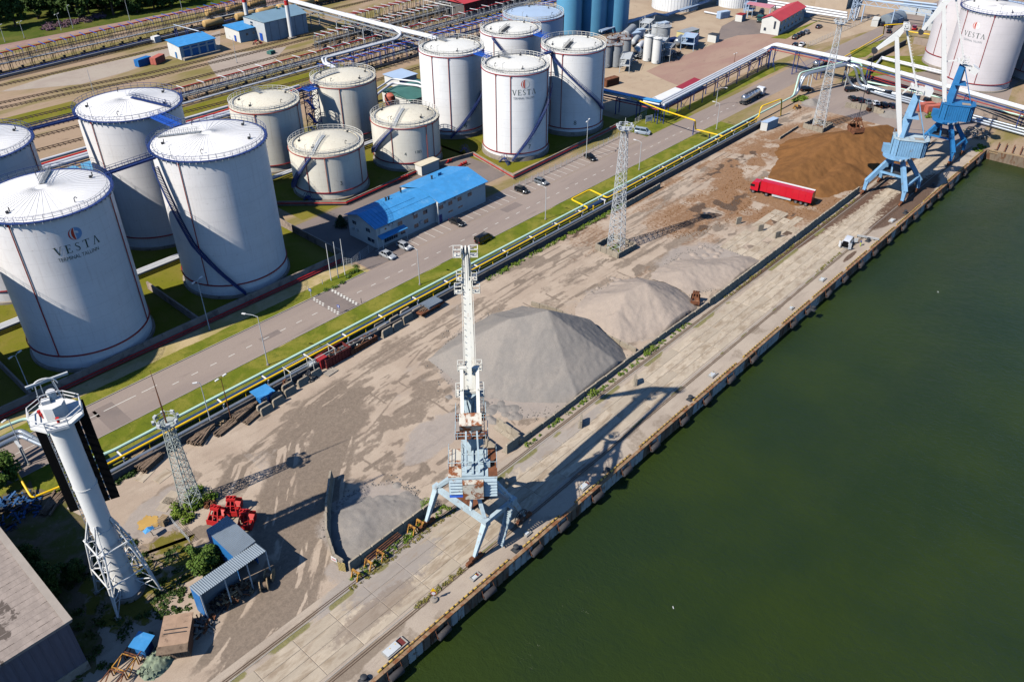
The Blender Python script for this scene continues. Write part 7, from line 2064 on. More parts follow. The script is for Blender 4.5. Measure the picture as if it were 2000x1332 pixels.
mb = MB(); mb.b2(106.9,139.5,3.5,110.2,139.62,4.9); sg = mb.build('sign_board',white,t,world=True)
mb = MB(); mb.b2(108.3,139.46,4.1,108.8,139.49,4.5); mb.build('sign_emblem',MATS['yellow_rusty'],sg,world=True)
mb = MB(); mb.b2(124.2,138.35,0,124.4,138.5,5.4); mb.b2(105.9,139.55,0,106.05,139.68,5.4); mb.build('downpipe',white,t,world=True)
mb = MB(); mb.b2(104.8,139.0,0,141.5,139.4,.12);
mb.build('plinth',kerbm,t,world=True)
t = thing('annex_shed','small white flat-roofed shed behind the blue-roofed office','shed',(144.17,163.94))
mb = MB(); mb.box(0,0,1.4,6.5,2.6,2.8); mb.build('wall',wallwhite,t); mb = MB(); mb.box(0,0,2.87,6.9,3.0,.14); mb.build('roof',paint('cream_roof',srgb(214,204,182),.8,.08,.4),t)
t = thing('side_porch','small white lean-to at the right end of the office','lean-to',(142.5,146,0))
mb = MB(); mb.box(0,0,1.1,2.2,3.2,2.2); mb.build('wall',wallgrey,t); mb = MB(); mb.box(0,0,2.27,2.6,3.6,.12); mb.build('roof',galv,t)
# red valve sets
for i,p in enumerate(((136.00,164.32),(153.32,159.03),(152.69,163.54))):
 t = thing('valve_set','%s red fire valve assembly by the bund wall near the office' % nth(i),'valve',p)
 mb = MB(); mb.tube([(-1.6,0,.5),(1.6,0,.5)],.16,8); mb.tube([(-1.6,.5,.5),(1.6,.5,.5)],.13,8); mb.build('pipe',redp,t)
 for x_ in (-.8,.2,1.1):
  mb = MB(); mb.cyl((x_,0),.2,.5,1.1,10); mb.cyl((x_,0),.32,1.1,1.18,10); mb.build('valve',redp,t)
for i,(p,lb) in enumerate((((110.25,172.47),'low cream tank numbered 3'),((160.16,165.28),'tall white tank with globe logo'),((162.32,151.67),'front corner of the tall white tanks'))):
 t = thing('bund_steps','blue steel steps over the bund wall at the %s' % lb,'steps',p,rad(90))
 for sgn in (-1,1):
  mb = MB()
  for w in (-.45,.45): mb.bar((sgn*1.8,w,0),(sgn*.4,w,1.6),.12)
  for k in range(6): mb.box(sgn*(1.65 - k*.23),0,.18 + k*.26,.25,.9,.05)
  mb.build('flight',navy,t)
 mb = MB(); mb.box(0,0,1.6,.9,1.0,.1)
 for w in (-.5,.5):
  mb.bar((-1.8,w,1.0),(-.4,w,2.6),.06); mb.bar((-.4,w,2.6),(.4,w,2.6),.06); mb.bar((.4,w,2.6),(1.8,w,1.0),.06)
  for x_ in (-.4,.4): mb.bar((x_,w,1.6),(x_,w,2.6),.06)
 mb.build('landing',navy,t)

# ------------------------------------------------------------------ plants
def leafmat(name,cols,sc=.6):
 m,nt,bs = new_mat(name)
 v = coords(nt); n1 = noise(nt,v,sc,4,.6); n2 = noise(nt,v,sc*6,3,.7)
 c = mixc(nt,ramp(nt,n1,.35,.65),cols[0],cols[1]); c = mixc(nt,mathn(nt,'MULTIPLY',ramp(nt,n2,.4,.7),.6),c,cols[2])
 nt.links.new(c,bs.inputs['Base Color']); bs.inputs['Roughness'].default_value = .7; bs.inputs['Specular IOR Level'].default_value = .2
 return m
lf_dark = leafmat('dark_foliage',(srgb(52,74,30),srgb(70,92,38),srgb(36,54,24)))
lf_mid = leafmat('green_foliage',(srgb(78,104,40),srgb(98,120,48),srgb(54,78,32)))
lf_bright = leafmat('bright_weeds',(srgb(96,124,36),srgb(120,136,52),srgb(66,92,30)))
lf_dry = leafmat('dry_weeds',(srgb(132,122,62),srgb(104,106,46),srgb(150,132,84)))
lf_conifer = leafmat('conifer_needles',(srgb(44,62,40),srgb(56,76,46),srgb(34,50,34)))
bark = paint('bark',srgb(92,76,62),.95,.25,2.0)
def leaves(n,centres,radii,size,flat=.9,seed=1):
 """n leaf-sized quads spread through clumps"""
 r = np.random.default_rng(seed); k = len(centres); ci = r.integers(0,k,n); cen = np.array(centres)[ci]; rd = np.array(radii)[ci][:,None]
 d = r.normal(size=(n,3)); d /= np.linalg.norm(d,axis=1)[:,None]; rr = r.random((n,1)) ** .45
 p = cen + d*rr*rd*np.array([1,1,flat])
 nrm = d + r.normal(size=(n,3))*.6; nrm[:,2] += .5; nrm /= np.linalg.norm(nrm,axis=1)[:,None]
 a = np.cross(nrm,r.normal(size=(n,3))); a /= np.linalg.norm(a,axis=1)[:,None]; b = np.cross(nrm,a)
 s = size*(.6 + .8*r.random((n,1)))/2
 V = np.stack([p - a*s - b*s*.6,p + a*s - b*s*.6,p + a*s*.5 + b*s,p - a*s*.5 + b*s],1).reshape(-1,3)
 return V,np.arange(4*n).reshape(n,4)
def leaf_obj(name,V,F,m_,parent=None):
 me = bpy.data.meshes.new(name); me.vertices.add(len(V)); me.vertices.foreach_set('co',V.ravel()); me.loops.add(F.size); me.loops.foreach_set('vertex_index',F.ravel()); me.polygons.add(len(F)); me.polygons.foreach_set('loop_start',np.arange(0,F.size,4)); me.update(); me.validate(); me.materials.append(m_)
 o = bpy.data.objects.new(name,me); C.objects.link(o)
 if parent is not None: o.parent = parent
 return o
def tree_proto(h,spread,n,size,m_,seed,conifer=False):
 r = np.random.default_rng(seed); t = thing('tree','x','tree')
 mb = MB(); mb.tube([(0,0,0),(.05*h*.2,0,h*.3),(0,.03*h,h*.62),(.02*h,0,h*.9)],[h*.028,h*.02,h*.012,h*.004],8)
 limbs = []
 for i in range(9):
  z = h*(.25 + .06*i); a = i*2.4 + seed; L = spread*(.75 if not conifer else .55)*(1 - .06*i); e = (L*math.cos(a),L*math.sin(a),z + (L*.45 if not conifer else -L*.1)); limbs.append(e)
  mb.tube([(0,0,z),(e[0]*.5,e[1]*.5,z + (e[2] - z)*.6),e],[h*.01,h*.007,h*.003],5)
 mb.build('trunk',bark,t)
 if conifer:
  cen = [(spread*(1 - z)*.6*math.cos(k*2.4),spread*(1 - z)*.6*math.sin(k*2.4),h*(.12 + .85*z)) for k,z in enumerate(np.linspace(0,.97,26))]; rad_ = [spread*(.5*(1 - z) + .12) for z in np.linspace(0,.97,26)]
 else:
  cen = [(0,0,h*.72)] + [tuple(np.array(e) + r.normal(size=3)*.15*spread) for e in limbs] + [(spread*.55*math.cos(k*2.1)*r.uniform(.5,1.2),spread*.55*math.sin(k*2.1)*r.uniform(.5,1.2),h*r.uniform(.16,.9)) for k in range(18)]
  rad_ = [spread*.5] + [spread*r.uniform(.26,.45) for _ in cen[1:]]
 V,F = leaves(n,cen,rad_,size,.85,seed); leaf_obj('crown',V,F,m_,t)
 return t
near0 = tree_proto(5.0,2.5,9000,.26,lf_mid,2)
near0.location = (*(28.37,84.37),0); near0['label'] = 'dense round green tree beside the open shed'
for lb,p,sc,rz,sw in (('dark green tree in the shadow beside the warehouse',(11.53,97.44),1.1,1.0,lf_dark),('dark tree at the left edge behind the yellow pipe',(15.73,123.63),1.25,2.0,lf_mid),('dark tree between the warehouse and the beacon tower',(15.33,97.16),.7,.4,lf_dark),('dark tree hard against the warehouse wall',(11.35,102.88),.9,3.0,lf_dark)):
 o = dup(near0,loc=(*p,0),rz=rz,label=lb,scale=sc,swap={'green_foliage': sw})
con = tree_proto(3.2,1.9,2600,.22,lf_conifer,5,True)
con.location = (*(107.27,155.09),0); con['label'] = 'low dark conifer on the grass left of the office'
# woods behind the railway
wd = [tree_proto(16,5.6,3200,.95,lf_dark,11),tree_proto(14,6.0,3200,.95,lf_mid,12),tree_proto(18,5.2,3200,.95,lf_dark,13)]
wr = random.Random(4); kused = [False]*3
WL = []
for row,(ya,n) in enumerate(((400,17),(412,17),(424,15),(440,13),(458,11))):
 for i in range(n):
  x_ = 118 + row*3 + i*9.6 + wr.uniform(-2.5,2.5)
  if row == 0 and x_ < 146: continue
  if x_ > 262: continue
  WL.append((row,x_,ya + wr.uniform(-4,4) - (6 if x_ > 160 else 0)))
cnt = {}
for row,x_,y_ in WL:
 k = wr.randrange(3); i = cnt.get(row,0); cnt[row] = i + 1
 lb = '%s tree from the left in the %s row of the woods' % (nth(i),('front','second','third','fourth','rearmost')[row])
 o = wd[k] if not kused[k] else dup(wd[k])
 kused[k] = True
 o.location = (x_,y_,0); o.rotation_euler = (0,0,wr.uniform(0,6)); s_ = wr.uniform(.8,1.2); o.scale = (s_,s_,s_); o['label'] = lb; o['group'] = 'trees of the woods'
for w_ in wd:
 if w_['label'] == 'x': bpy.data.objects.remove(w_)
# gulls on the water
for lb,p in (('white gull floating on the open water at the right',(178.35,36.63)),('white gull floating on the water near the bottom right',(69.16,33.44))):
 t = thing('gull',lb,'gull',(p[0],p[1],-2.6),1.0); t.scale = (.6,.6,.6)
 mb = MB(); mb.tube([(-.32,0,.1),(-.2,0,.12),(.05,0,.12),(.18,0,.16),(.24,0,.26),(.32,0,.3),(.38,0,.29)],[.02,.08,.12,.09,.05,.055,.02],8); mb.build('body',white,t,smooth=60)
 mb = MB(); mb.add([(-.38,-.03,.16),(.08,-.13,.18),(.08,-.02,.25),(-.38,.03,.16),(.08,.13,.18),(.08,.02,.25)],[(0,1,2),(3,5,4)]); mb.build('wing',grey,t)
V,F = leaves(900,[(x_*.8,y_*.7,.35) for x_ in (-2,-1,0,1,2) for y_ in (-1,0,1)],[.75]*15,.5,.7,9); V[:,2] = np.maximum(V[:,2],.03); leaf_obj('net_fold',V,F,net,nh)
# weeds: nobody could count them
def weeds(name,label,spots,m_,size=.22,seed=3):
 """spots: (x, y, r, h, leaves)"""
 Vs,Fs,b = [],[],0
 for i,(x_,y_,r_,h_,n) in enumerate(spots):
  V,F = leaves(n,[(x_,y_,h_*.45)],[r_],size,h_/r_*.6,seed + i); V[:,2] = np.maximum(V[:,2],.02); Vs.append(V); Fs.append(F + b); b += len(V)
 o = leaf_obj(name,np.concatenate(Vs),np.concatenate(Fs),m_); o['kind'] = 'stuff'; o['label'] = label
 return o
R = random.Random(8)
sp_ = []
for i in range(220):
 x_ = R.uniform(112,165);
 if R.random() < .8: sp_.append((x_,110.9 + R.uniform(-.5,.5),R.uniform(.3,.8),R.uniform(.3,.7),26))
weeds('wall_weeds','green weeds along the foot of the long dark wall',sp_,lf_bright,.2)
sp_ = [(R.uniform(78,128),68.75 + R.uniform(-.35,.35),R.uniform(.2,.55),R.uniform(.2,.5),22) for i in range(120)] + [(x_,68.8,.9,1.1,160) for x_ in (113.5,115.2,97,96)] + [(57.6,70.6,1.2,1.8,420)] + [(R.uniform(41,60),68.4 + R.uniform(-.6,.6),.35,.3,22) for i in range(70)]
weeds('rail_weeds','green weeds growing along the land side crane rail',sp_,lf_bright,.18)
sp_ = [(R.uniform(40,64),67.2 + R.uniform(-.3,.3),.3,.16,18) for i in range(90)] + [(R.uniform(44,53),58.3 + R.uniform(-.3,.3),.35,.18,16) for i in range(60)] + [(R.uniform(140,206),68.2 + R.uniform(-.3,.3),.35,.25,16) for i in range(150)] + [(R.uniform(164,176),58.6 + R.uniform(-.2,.2),.3,.2,14) for i in range(40)]
weeds('dry_weeds','dry weeds in the joints and rails of the quay',sp_,lf_dry,.16)
c_ = (33.7,98.0)
sp_ = [(c_[0] + R.uniform(-3,3),c_[1] + R.uniform(-2.6,2.2),R.uniform(.5,1.0),R.uniform(.7,1.5),120) for i in range(26)]
weeds('mast_bushes','bright green bushes round the foot of the near lattice mast',sp_,lf_bright,.26)
sp_ = [(R.uniform(-2,24),R.uniform(80,100),R.uniform(.5,1.2),R.uniform(.2,.7),60) for i in range(120)] + [(R.uniform(20,30),R.uniform(81,92),R.uniform(.4,1.0),R.uniform(.1,.3),50) for i in range(70)] + [((29.47,111.86)[0] + R.uniform(-2,2),(29.47,111.86)[1] + R.uniform(-1,1),.6,.6,60) for i in range(16)]
weeds('corner_weeds','weeds and low scrub in the corner round the beacon tower',sp_,lf_dark,.24)
sp_ = [(143 + R.uniform(-2.4,2.4),98.3 + R.uniform(-2.4,2.4),.5,.5,60) for i in range(14)]
weeds('mast_weeds','weeds inside the ring of blocks at the yard mast',sp_,lf_bright,.2)
fl = [(94.74,134.92),(96.00,135.21),(92.99,134.52),(88.38,133.13),(90.29,133.26),(86.48,133.34),(97.16,136.66)]
weeds('flower_bed','low shrubs in the bed at the entrance below the flag poles',[(p[0] + R.uniform(-.4,.4),p[1] + R.uniform(-.4,.4),.7,.6,60) for p in fl for _ in range(2)],lf_mid,.2)
sp_ = [((279.98,76.47)[0] + R.uniform(-2,2),(279.98,76.47)[1] + R.uniform(-1,1),.8,1.0,90) for i in range(8)] + [((266.95,113.68)[0] + R.uniform(-3,3),(266.95,113.68)[1] + R.uniform(-1.5,1.5),.9,1.2,90) for i in range(12)] + [((262.30,56.74)[0] + R.uniform(-4,4),55.8 + R.uniform(-1,1),.7,.5,60) for i in range(14)]
weeds('far_weeds','weeds by the far blocks and the end of the quay',sp_,lf_bright,.3)
purple = leafmat('purple_flowers',(srgb(120,84,110),srgb(104,88,80),srgb(84,84,50)))
sp_ = [(150 + R.uniform(-14,14),396 + R.uniform(-4,5),R.uniform(1.2,2.4),R.uniform(.8,1.6),90) for i in range(45)]
weeds('purple_meadow','patch of purple flowering weeds at the edge of the woods',sp_,purple,.5)

# ------------------------------------------------------------------ loading racks on the railway
def rack(label,x0,x1,y,z,step,armm,arml,post_m,red_m,extra=(),arm_dx=.8,deck=True,yslope=0.0,ang=.0,low=(),per=2):
 t = thing('loading_rack',label,'loading rack',(x0,y,0))
 n = int((x1 - x0)/step)
 def yy(x_): return y + yslope*(x_ - x0)
 mb = MB(); mb.tube([(x0,yy(x0),z),(x1,yy(x1),z)],.22,8); mb.build('red_pipe',red_m,t,world=True)
 fr = None
 for i in range(n + 1):
  xx = x0 + i*step
  if fr is None:
   mb = MB()
   for dy in (-1.4,1.4):
    for dx in (-.35,.35): mb.bar((dx,dy,0),(dx,dy,z - .3),.13)
    for k in range(3): mb.bar((-.35,dy,z*k/3.3),(.35,dy,z*(k + 1)/3.3),.08)
   mb.bar((0,-1.6,z - .25),(0,1.6,z - .25),.2); mb.bar((0,-1.4,z*.55),(0,1.4,z*.55),.16)
   fr = mb.build('frame',post_m,t); o = fr
  else: o = fr.copy(); C.objects.link(o); o.parent = t
  o.location = (xx - x0,yy(xx) - y,0)
 ar = None
 for i in range(n*per):
  xx = x0 + (i + .35)*step/per
  if ar is None:
   mb = MB(); mb.bar((-.6,-arml,.35),(.6,arml,.15),.26,.16); mb.bar((-.6,-arml,.35),(-.6,-arml,-1.2),.08); ar = mb.build('loading_arm',armm,t); o = ar
  else: o = ar.copy(); C.objects.link(o); o.parent = t
  o.location = (xx - x0,yy(xx) - y + ((i % 3) - 1)*.5,z); o.rotation_euler = (0,0,ang + random.uniform(-.1,.1))
 if deck:
  mb = MB(); mb.b2(x0,y - .6,z*.5,x1,y + .6,z*.5 + .1); mb.build('gangway',grey,t,world=True)
  mb = MB()
  for dy in (-.6,.6):
   for hh in (.5,1.0): mb.bar((x0,y + dy,z*.5 + hh),(x1,y + dy,z*.5 + hh),.05)
  mb.build('gangway_rail',grey,t,world=True)
 for (dy,zz,r,m_) in extra:
  mb = MB(); mb.tube([(x0,yy(x0) + dy,zz),(x1,yy(x1) + dy,zz)],r,8); mb.build('product_pipe',m_,t,world=True)
 # droppers and valves standing at each frame
 dr = None
 for i in range(n):
  xx = x0 + (i + .5)*step
  if dr is None:
   mb = MB()
   for dx in (-1.6,-.4,.9,1.9): mb.tube([(dx,.9,z*.95),(dx,.9,1.5),(dx + .3,.5,.8)],.09,5)
   mb.box(.3,.4,.7,.8,.6,1.0); mb.box(-1.2,-.6,.5,.9,.7,.8); dr = mb.build('loading_hose',dgrey,t); o = dr
  else: o = dr.copy(); C.objects.link(o); o.parent = t
  o.location = (xx - x0,yy(xx) - y,0)
 return t
rack('far loading rack with a red top pipe and blue arms, in front of the woods',88,262,344.5,7.0,8.0,vblue,3.2,dgrey,redp,[(-7.5,1.0,.3,dgrey),(-6.6,1.0,.3,grey),(-5.7,1.2,.25,navy),(-8.4,.9,.25,dgrey),(-4.6,1.6,.2,dgrey),(2.2,4.6,.15,dgrey)],yslope=.06,ang=.15)
rack('near loading rack with a red pipe and pale arms behind the huge tanks',118,335,266.5,5.0,7.7,whitepipe,2.4,grey,redp,[(-3.6,.9,.3,whitepipe),(-2.8,.9,.25,grey),(2.0,1.0,.25,grey),(1.2,2.6,.15,navy),(-1.2,2.6,.15,grey)],ang=.2,per=1)
rack('middle loading rack with a red pipe and pale arms',196,340,283.0,5.5,7.2,whitepipe,3.4,grey,redp,[(-3.0,.9,.25,grey),(2.4,1.2,.22,dgrey),(3.4,1.2,.22,dgrey),(1.2,3.0,.15,navy)],ang=.25)
rack('loading rack with bright blue arms and a green pipe behind the tall white tanks',172,338,248.0,6.0,6.4,vblue,3.4,navy,redrib,[(.9,5.6,.2,greenroof),(-2.4,1.2,.22,dgrey),(-3.2,1.2,.22,dgrey),(2.6,2.6,.18,dgrey),(3.6,1.2,.3,grey)],ang=.25)
rack('far rack of pale red pipes next to the white pipe bridge',224,345,299.0,5.5,8.0,whitepipe,3.0,grey,redrib,[(.7,5.5,.22,redrib),(1.4,5.5,.22,redrib),(-.8,5.4,.22,redrib),(5.0,4.0,.4,whitepipe),(6.0,4.0,.3,whitepipe)],ang=.25,deck=False)
# tank wagons
def wagon(label,x_,y_,m_=wagonm):
 t = thing('tank_wagon',label,'tank wagon',(x_,y_,.25),0,'ochre tank wagons')
 mb = MB(); mb.tube([(-4.6,0,2.5),(-4.45,0,2.5),(-4.1,0,2.5),(4.1,0,2.5),(4.45,0,2.5),(4.6,0,2.5)],[.7,1.25,1.5,1.5,1.25,.7],22); mb.build('barrel',m_,t,smooth=40)
 mb = MB(); mb.cyl((0,0),.45,3.9,4.3,12); mb.box(0,0,4.05,2.2,1.1,.06); mb.build('dome',dgrey,t)
 mb = MB(); mb.box(0,0,.95,9.6,2.0,.3); mb.build('underframe',dgrey,t)
 for s_ in (-3.2,3.2):
  mb = MB()
  for dx in (-.8,.8):
   for dy in (-.76,.76): mb.tube([(s_ + dx,dy - .07,.45),(s_ + dx,dy + .07,.45)],.45,12)
  mb.box(s_,0,.6,2.2,1.8,.3); mb.build('bogie',dgrey,t)
for i in range(8): wagon('%s ochre tank wagon on the far track, counting from the left' % nth(i),185.5 + i*10.6 + (5 if i else 0),341.5)
for i in range(3): wagon('%s dusty tank wagon behind the far red pipe line' % nth(i),196 + i*10.6,357,wagonm)

# ------------------------------------------------------------------ buildings by the railway
def simple_house(name,label,cat,x0,x1,y0,y1,h,rise,wallm,rm,ridge='x',ov=.4,mono=None):
 t = thing(name,label,cat,((x0 + x1)/2,(y0 + y1)/2,0)); mb = MB(); mb.b2(x0,y0,0,x1,y1,h); mb.build('wall',wallm,t,world=True)
 mb = MB(); a0,a1,b0,b1 = x0 - ov,x1 + ov,y0 - ov,y1 + ov; ym,xm = (y0 + y1)/2,(x0 + x1)/2
 if mono is not None:
  za,zb = mono; V = [(a0,b0,za),(a1,b0,za),(a1,b1,zb),(a0,b1,zb)]; mb.add(V + [(p[0],p[1],p[2] + .18) for p in V],[(3,2,1,0),(4,5,6,7),(0,1,5,4),(1,2,6,5),(2,3,7,6),(3,0,4,7)])
 elif ridge == 'x':
  V = [(a0,b0,h - .05),(a1,b0,h - .05),(a1,ym,h + rise),(a0,ym,h + rise),(a0,b1,h - .05),(a1,b1,h - .05)]; mb.add(V,[(0,1,2,3),(3,2,5,4),(0,4,5,1)]); mb.add([(x0,y0,h),(x0,y1,h),(x0,ym,h + rise*.95)],[(0,2,1)]); mb.add([(x1,y0,h),(x1,y1,h),(x1,ym,h + rise*.95)],[(0,1,2)])
 else:
  V = [(a0,b0,h - .05),(a0,b1,h - .05),(xm,b1,h + rise),(xm,b0,h + rise),(a1,b0,h - .05),(a1,b1,h - .05)]; mb.add(V,[(0,3,2,1),(3,4,5,2),(0,1,5,4)]); mb.add([(x0,y0,h),(x1,y0,h),(xm,y0,h + rise*.95)],[(0,1,2)])
 mb.build('roof',rm,t,world=True)
 return t
def wbox(t,name,b_,m_,parent=None):
 mb = MB(); mb.b2(*b_); o = mb.build(name,m_,parent or t,world=parent is None);
 return o
t = simple_house('store_building','white store with a bright blue roof and four blue doors by the railway','store',152.8,168.0,310.5,319.5,5.0,0,wallwhite,roofblue,mono=(5.0,5.9))
for i in range(4):
 xa = 154.3 + i*3.45; d_ = wbox(t,'door',(xa,310.35,.4,xa + 2.5,310.5,3.3),deepblue); wbox(t,'transom_window',(xa,310.38,3.8,xa + 2.5,310.5,4.4),deepblue)
wbox(t,'side_door',(152.65,313.5,.2,152.8,314.6,2.4),deepblue); wbox(t,'loading_platform',(153,308.6,0,168.5,310.3,.9),concrete)
t = simple_house('pump_house','small white pump house with a blue roof and blue door','pump house',181,190,314.2,325,4.7,0,wallwhite,roofblue,mono=(4.7,5.0))
wbox(t,'door',(180.85,317,.1,181,318.3,2.4),vblue); wbox(t,'window',(184,314.05,2.4,184.8,314.2,3.2),glass); wbox(t,'window',(187,314.05,2.4,187.8,314.2,3.2),glass)
t = simple_house('boiler_hall','tall white boiler hall with a blue grey gabled roof','hall',188.6,209,307,322,7.8,2.2,galv,paint('blue_grey_roof',srgb(120,150,168),.6,.08,.3),'x')
for i in range(2):
 for j in range(4): wbox(t,'window',(188.45,315.4 + i*.9,2.6 + j*1.1,188.6,316.1 + i*.9,3.3 + j*1.1),glass)
for i in range(5): wbox(t,'wall_seam',(191 + i*4,306.9,0,191.12 + i*4,307,7.8),grey)
wbox(t,'door',(188.45,309.5,.1,188.6,311.5,3.0),vblue)
for i,(x_,y_) in enumerate(((200,314),(203,314.2))):
 mb = MB(); mb.cyl((x_,y_),.4,9.9,10.6,10); mb.cyl((x_,y_),.6,10.6,10.7,10); mb.build('roof_vent',greenroof,t,world=True)
def chimney(label,x_,y_,h,r=.85):
 t = thing('chimney',label,'chimney',(x_,y_,0)); z = 0; k = 0; bands = [0,h - 9.0,h - 7.0,h - 5.0,h - 3.0,h - 1.5,h]
 for a_,b_ in zip(bands[:-1],bands[1:]):
  mb = MB(); mb.lathe([(r,a_),(r,b_)],24); mb.build('white_band' if k % 2 == 0 else 'red_band',white if k % 2 == 0 else redp,t,smooth=40); k += 1
 mb = MB(); mb.box(0,0,.3,3,3,.6); mb.build('footing',concrete,t)
chimney('red and white banded chimney in front of the boiler hall',198.8,304.6,22)
chimney('red and white banded chimney behind the boiler hall',192.5,325.5,21)
def container(label,p,rz,m_,L=6.06,W=2.44,H=2.6,name='shipping_container'):
 t = thing(name,label,'container',p,rz); mb = MB(); mb.b2(-L/2,-W/2,.1,L/2,W/2,H); mb.build('body',m_,t); mb = MB()
 for i in range(int(L/.4)): x_ = -L/2 + .25 + i*.4; mb.b2(x_,-W/2 - .05,.25,x_ + .16,-W/2,H - .15); mb.b2(x_,W/2,.25,x_ + .16,W/2 + .05,H - .15)
 mb.build('wall_rib',m_,t)
 for x_ in (-L/2 - .03,L/2 - .03):
  for y_ in (-.6,.6): mb = MB(); mb.box(x_ + .03,y_,H/2,.1,1.1,H - .3); mb.build('end_door',m_,t)
 return t
container('blue shipping container on the railway apron',(140.2,316.0),.25,shedblue)
container('salmon red shipping container beside the blue one',(145.2,314.3),.5,container_red)
container('small white site box by the far rack',(158.93,341.11),.2,white,3,2.2,2.4,'site_box')
t = thing('pipe_gantry','grey sloping pipe gantry standing beside the blue-roofed store','gantry',(160,325,0))
pA_,pB_ = (163.44,330.78),(166.59,319.27)
mb = MB()
for k in range(4): mb.tube([(pA_[0],pA_[1] + k*.5,7.5),(pB_[0],pB_[1] + k*.5,6.6),(pB_[0] + 2.5,pB_[1] - 3 + k*.3,3)],.2,6)
mb.build('pipe',silver,t,world=True)
for p in (pA_,pB_,((pA_[0] + pB_[0])/2,(pA_[1] + pB_[1])/2)):
 mb = MB(); mb.bar((p[0],p[1],0),(p[0],p[1],6.6),.25); mb.bar((p[0],p[1] + 1.6,0),(p[0],p[1] + 1.6,6.6),.25); mb.build('post',navy,t,world=True)
rubble('red machinery heap beside the boiler hall',(184.93,308.34),2.0,1.4,50,redpipe,zmax=1.8,mats=[redpipe,dgrey],name='machinery_heap')
container('small green bin beside the near rack',(180.39,292.04),.2,greenroof,2.4,1.6,1.3,'waste_bin')

# ------------------------------------------------------------------ white pipe bridge over the tracks
t = thing('pipe_bridge','white pipe bridge crossing the railway tracks','pipe bridge',(216,290,0))
for i,dx in enumerate((-.8,.5,1.6)):
 mb = MB(); mb.tube(arc_path([(216 + dx,330,8.4),(216 + dx,258,8.4),(217.5 + dx,243,8.2),(217.5 + dx,238,8.0),(217.5 + dx,234,3)],1.2),.58 if i != 2 else .3,12); mb.build('pipe',whitepipe,t,world=True,smooth=40)
mb = MB(); mb.b2(213.4,242,7.3,214.6,330,7.45); mb.build('walkway',grey,t,world=True)
mb = MB()
for x_ in (213.4,218.2):
 for z_ in (6.0,7.4): mb.bar((x_,240,z_),(x_,330,z_),.16)
 for k in range(30): mb.bar((x_,240 + k*3,6.0 if k % 2 else 7.4),(x_,243 + k*3,7.4 if k % 2 else 6.0),.1)
mb.build('truss',grey,t,world=True)
for y_ in (241,258,276,293,311,327):
 mb = MB(); mb.bar((213.6,y_,0),(213.6,y_,6.0),.3); mb.bar((218,y_,0),(218,y_,6.0),.3); mb.bar((213.6,y_,5.9),(218,y_,5.9),.25); mb.build('tower_leg',galv,t,world=True)
for i in range(2):
 d_ = i*.95
 pipe('white_pipe',('upper' if i else 'lower') + ' white pipe leading from the bridge to the back cream tank',arc_path([(216 + d_,262 + d_,8.6),(214 + d_,258 - d_,9.2),(213 + d_,252 + d_,8.0),(209,250 + d_,7.4),(176 - d_,250.3 + d_,7.4),(173 - d_,246,7.2),(172.5 - d_,240,7.0),(160,222 + d_,5.0),(156,212,3)],1.4),.42,whitepipe,n=12)
for x_ in (180,188,196,204):
 mb = MB(); mb.bar((0,0,0),(0,0,7),.22); mb.bar((0,1.4,0),(0,1.4,7),.22); mb.bar((0,-.4,6.95),(0,1.9,6.95),.2); o = mb.build('pipe_trestle',navy); o.location = (x_,250,0); tag(o,'%s blue trestle under the white pipes behind the cream tanks' % nth((x_ - 180) // 8),'pipe trestle','trestles behind the cream tanks')
pipe('white_pipe','white pipe from the green shed to the tall tank numbered 6',arc_path([(158.5,206,5),(168,212.5,5.2),(178,217,5.2),(182,208,5.2),(182.5,203,4.0),(182.5,200,1.2)],1.5),.4,whitepipe,n=12)
pipe('white_pipe','second white pipe beside the green shed',arc_path([(158.5,208,5.4),(168,214.5,5.6),(180,219.5,5.6),(184,210,5.6),(184.5,201,1.2)],1.5),.3,whitepipe,n=12)
t = simple_house('green_shed','low white shed with a worn green roof between the tanks','shed',173.5,189,203.5,217.5,3.6,1.2,wallwhite,greenroof,'x')
wbox(t,'arch_window',(173.35,209,1.0,173.5,210.4,2.6),dgrey)
t = simple_house('small_white_hut','small white hut with a pale blue roof behind the tall tank numbered 6','hut',186,194,223,231,3.2,0,wallwhite,lbtank,mono=(3.2,3.3))
wbox(t,'door',(187,222.85,0.1,188.2,223,2.2),vblue)
t = simple_house('red_hall','hall with a red roof and dark red band at the top of the photo','hall',268,330,273.5,292,6.4,1.6,darkconc,redroof,'x',.8)
wbox(t,'wall_band',(267.9,273.3,3.6,330,273.5,6.2),brownm)
for k in range(8): wbox(t,'wall_post',(268 + k*7.5,273.15,0,268.3 + k*7.5,273.45,6.3),redpipe)
mb = MB()
for y_ in (273.5,283,292):
 mb.bar((261,y_,0),(261,y_,6.3),.25)
 mb.bar((261,y_,6.3),(268,y_,6.3),.2)
mb.bar((261,273.5,6.3),(261,292,6.3),.2); mb.build('end_frame',offwhite,t,world=True)
pipe('yellow_pipe','thick ochre pipe bend behind the tall tank numbered 6',arc_path([(196,212,1.0),(205,214,2.4),(210,222,1.0)],3),.8,wagonm,n=12)
t = thing('pipe_manifold','silver pipe manifold and blue vats behind the huge tanks','manifold',(70,225,0))
for i in range(4):
 mb = MB(); mb.tube(arc_path([(62,214 + i*1.8,1.2),(64,214 + i*1.8,3.5 + i*.4),(78 + i,214 + i*1.8,3.5 + i*.4),(79 + i,214 + i*1.8,1.0)],1.2),.5,10); mb.build('pipe',silver,t,world=True,smooth=40)
for i in range(3):
 mb = MB(); mb.b2(62 + i*9,226,0,69.5 + i*9,236,2.2); mb.build('vat',bluetank,t,world=True)
mb = MB(); mb.tube([(50,238.5,2.6),(150,238.5,2.6)],.6,10); mb.build('header',whitepipe,t,world=True)
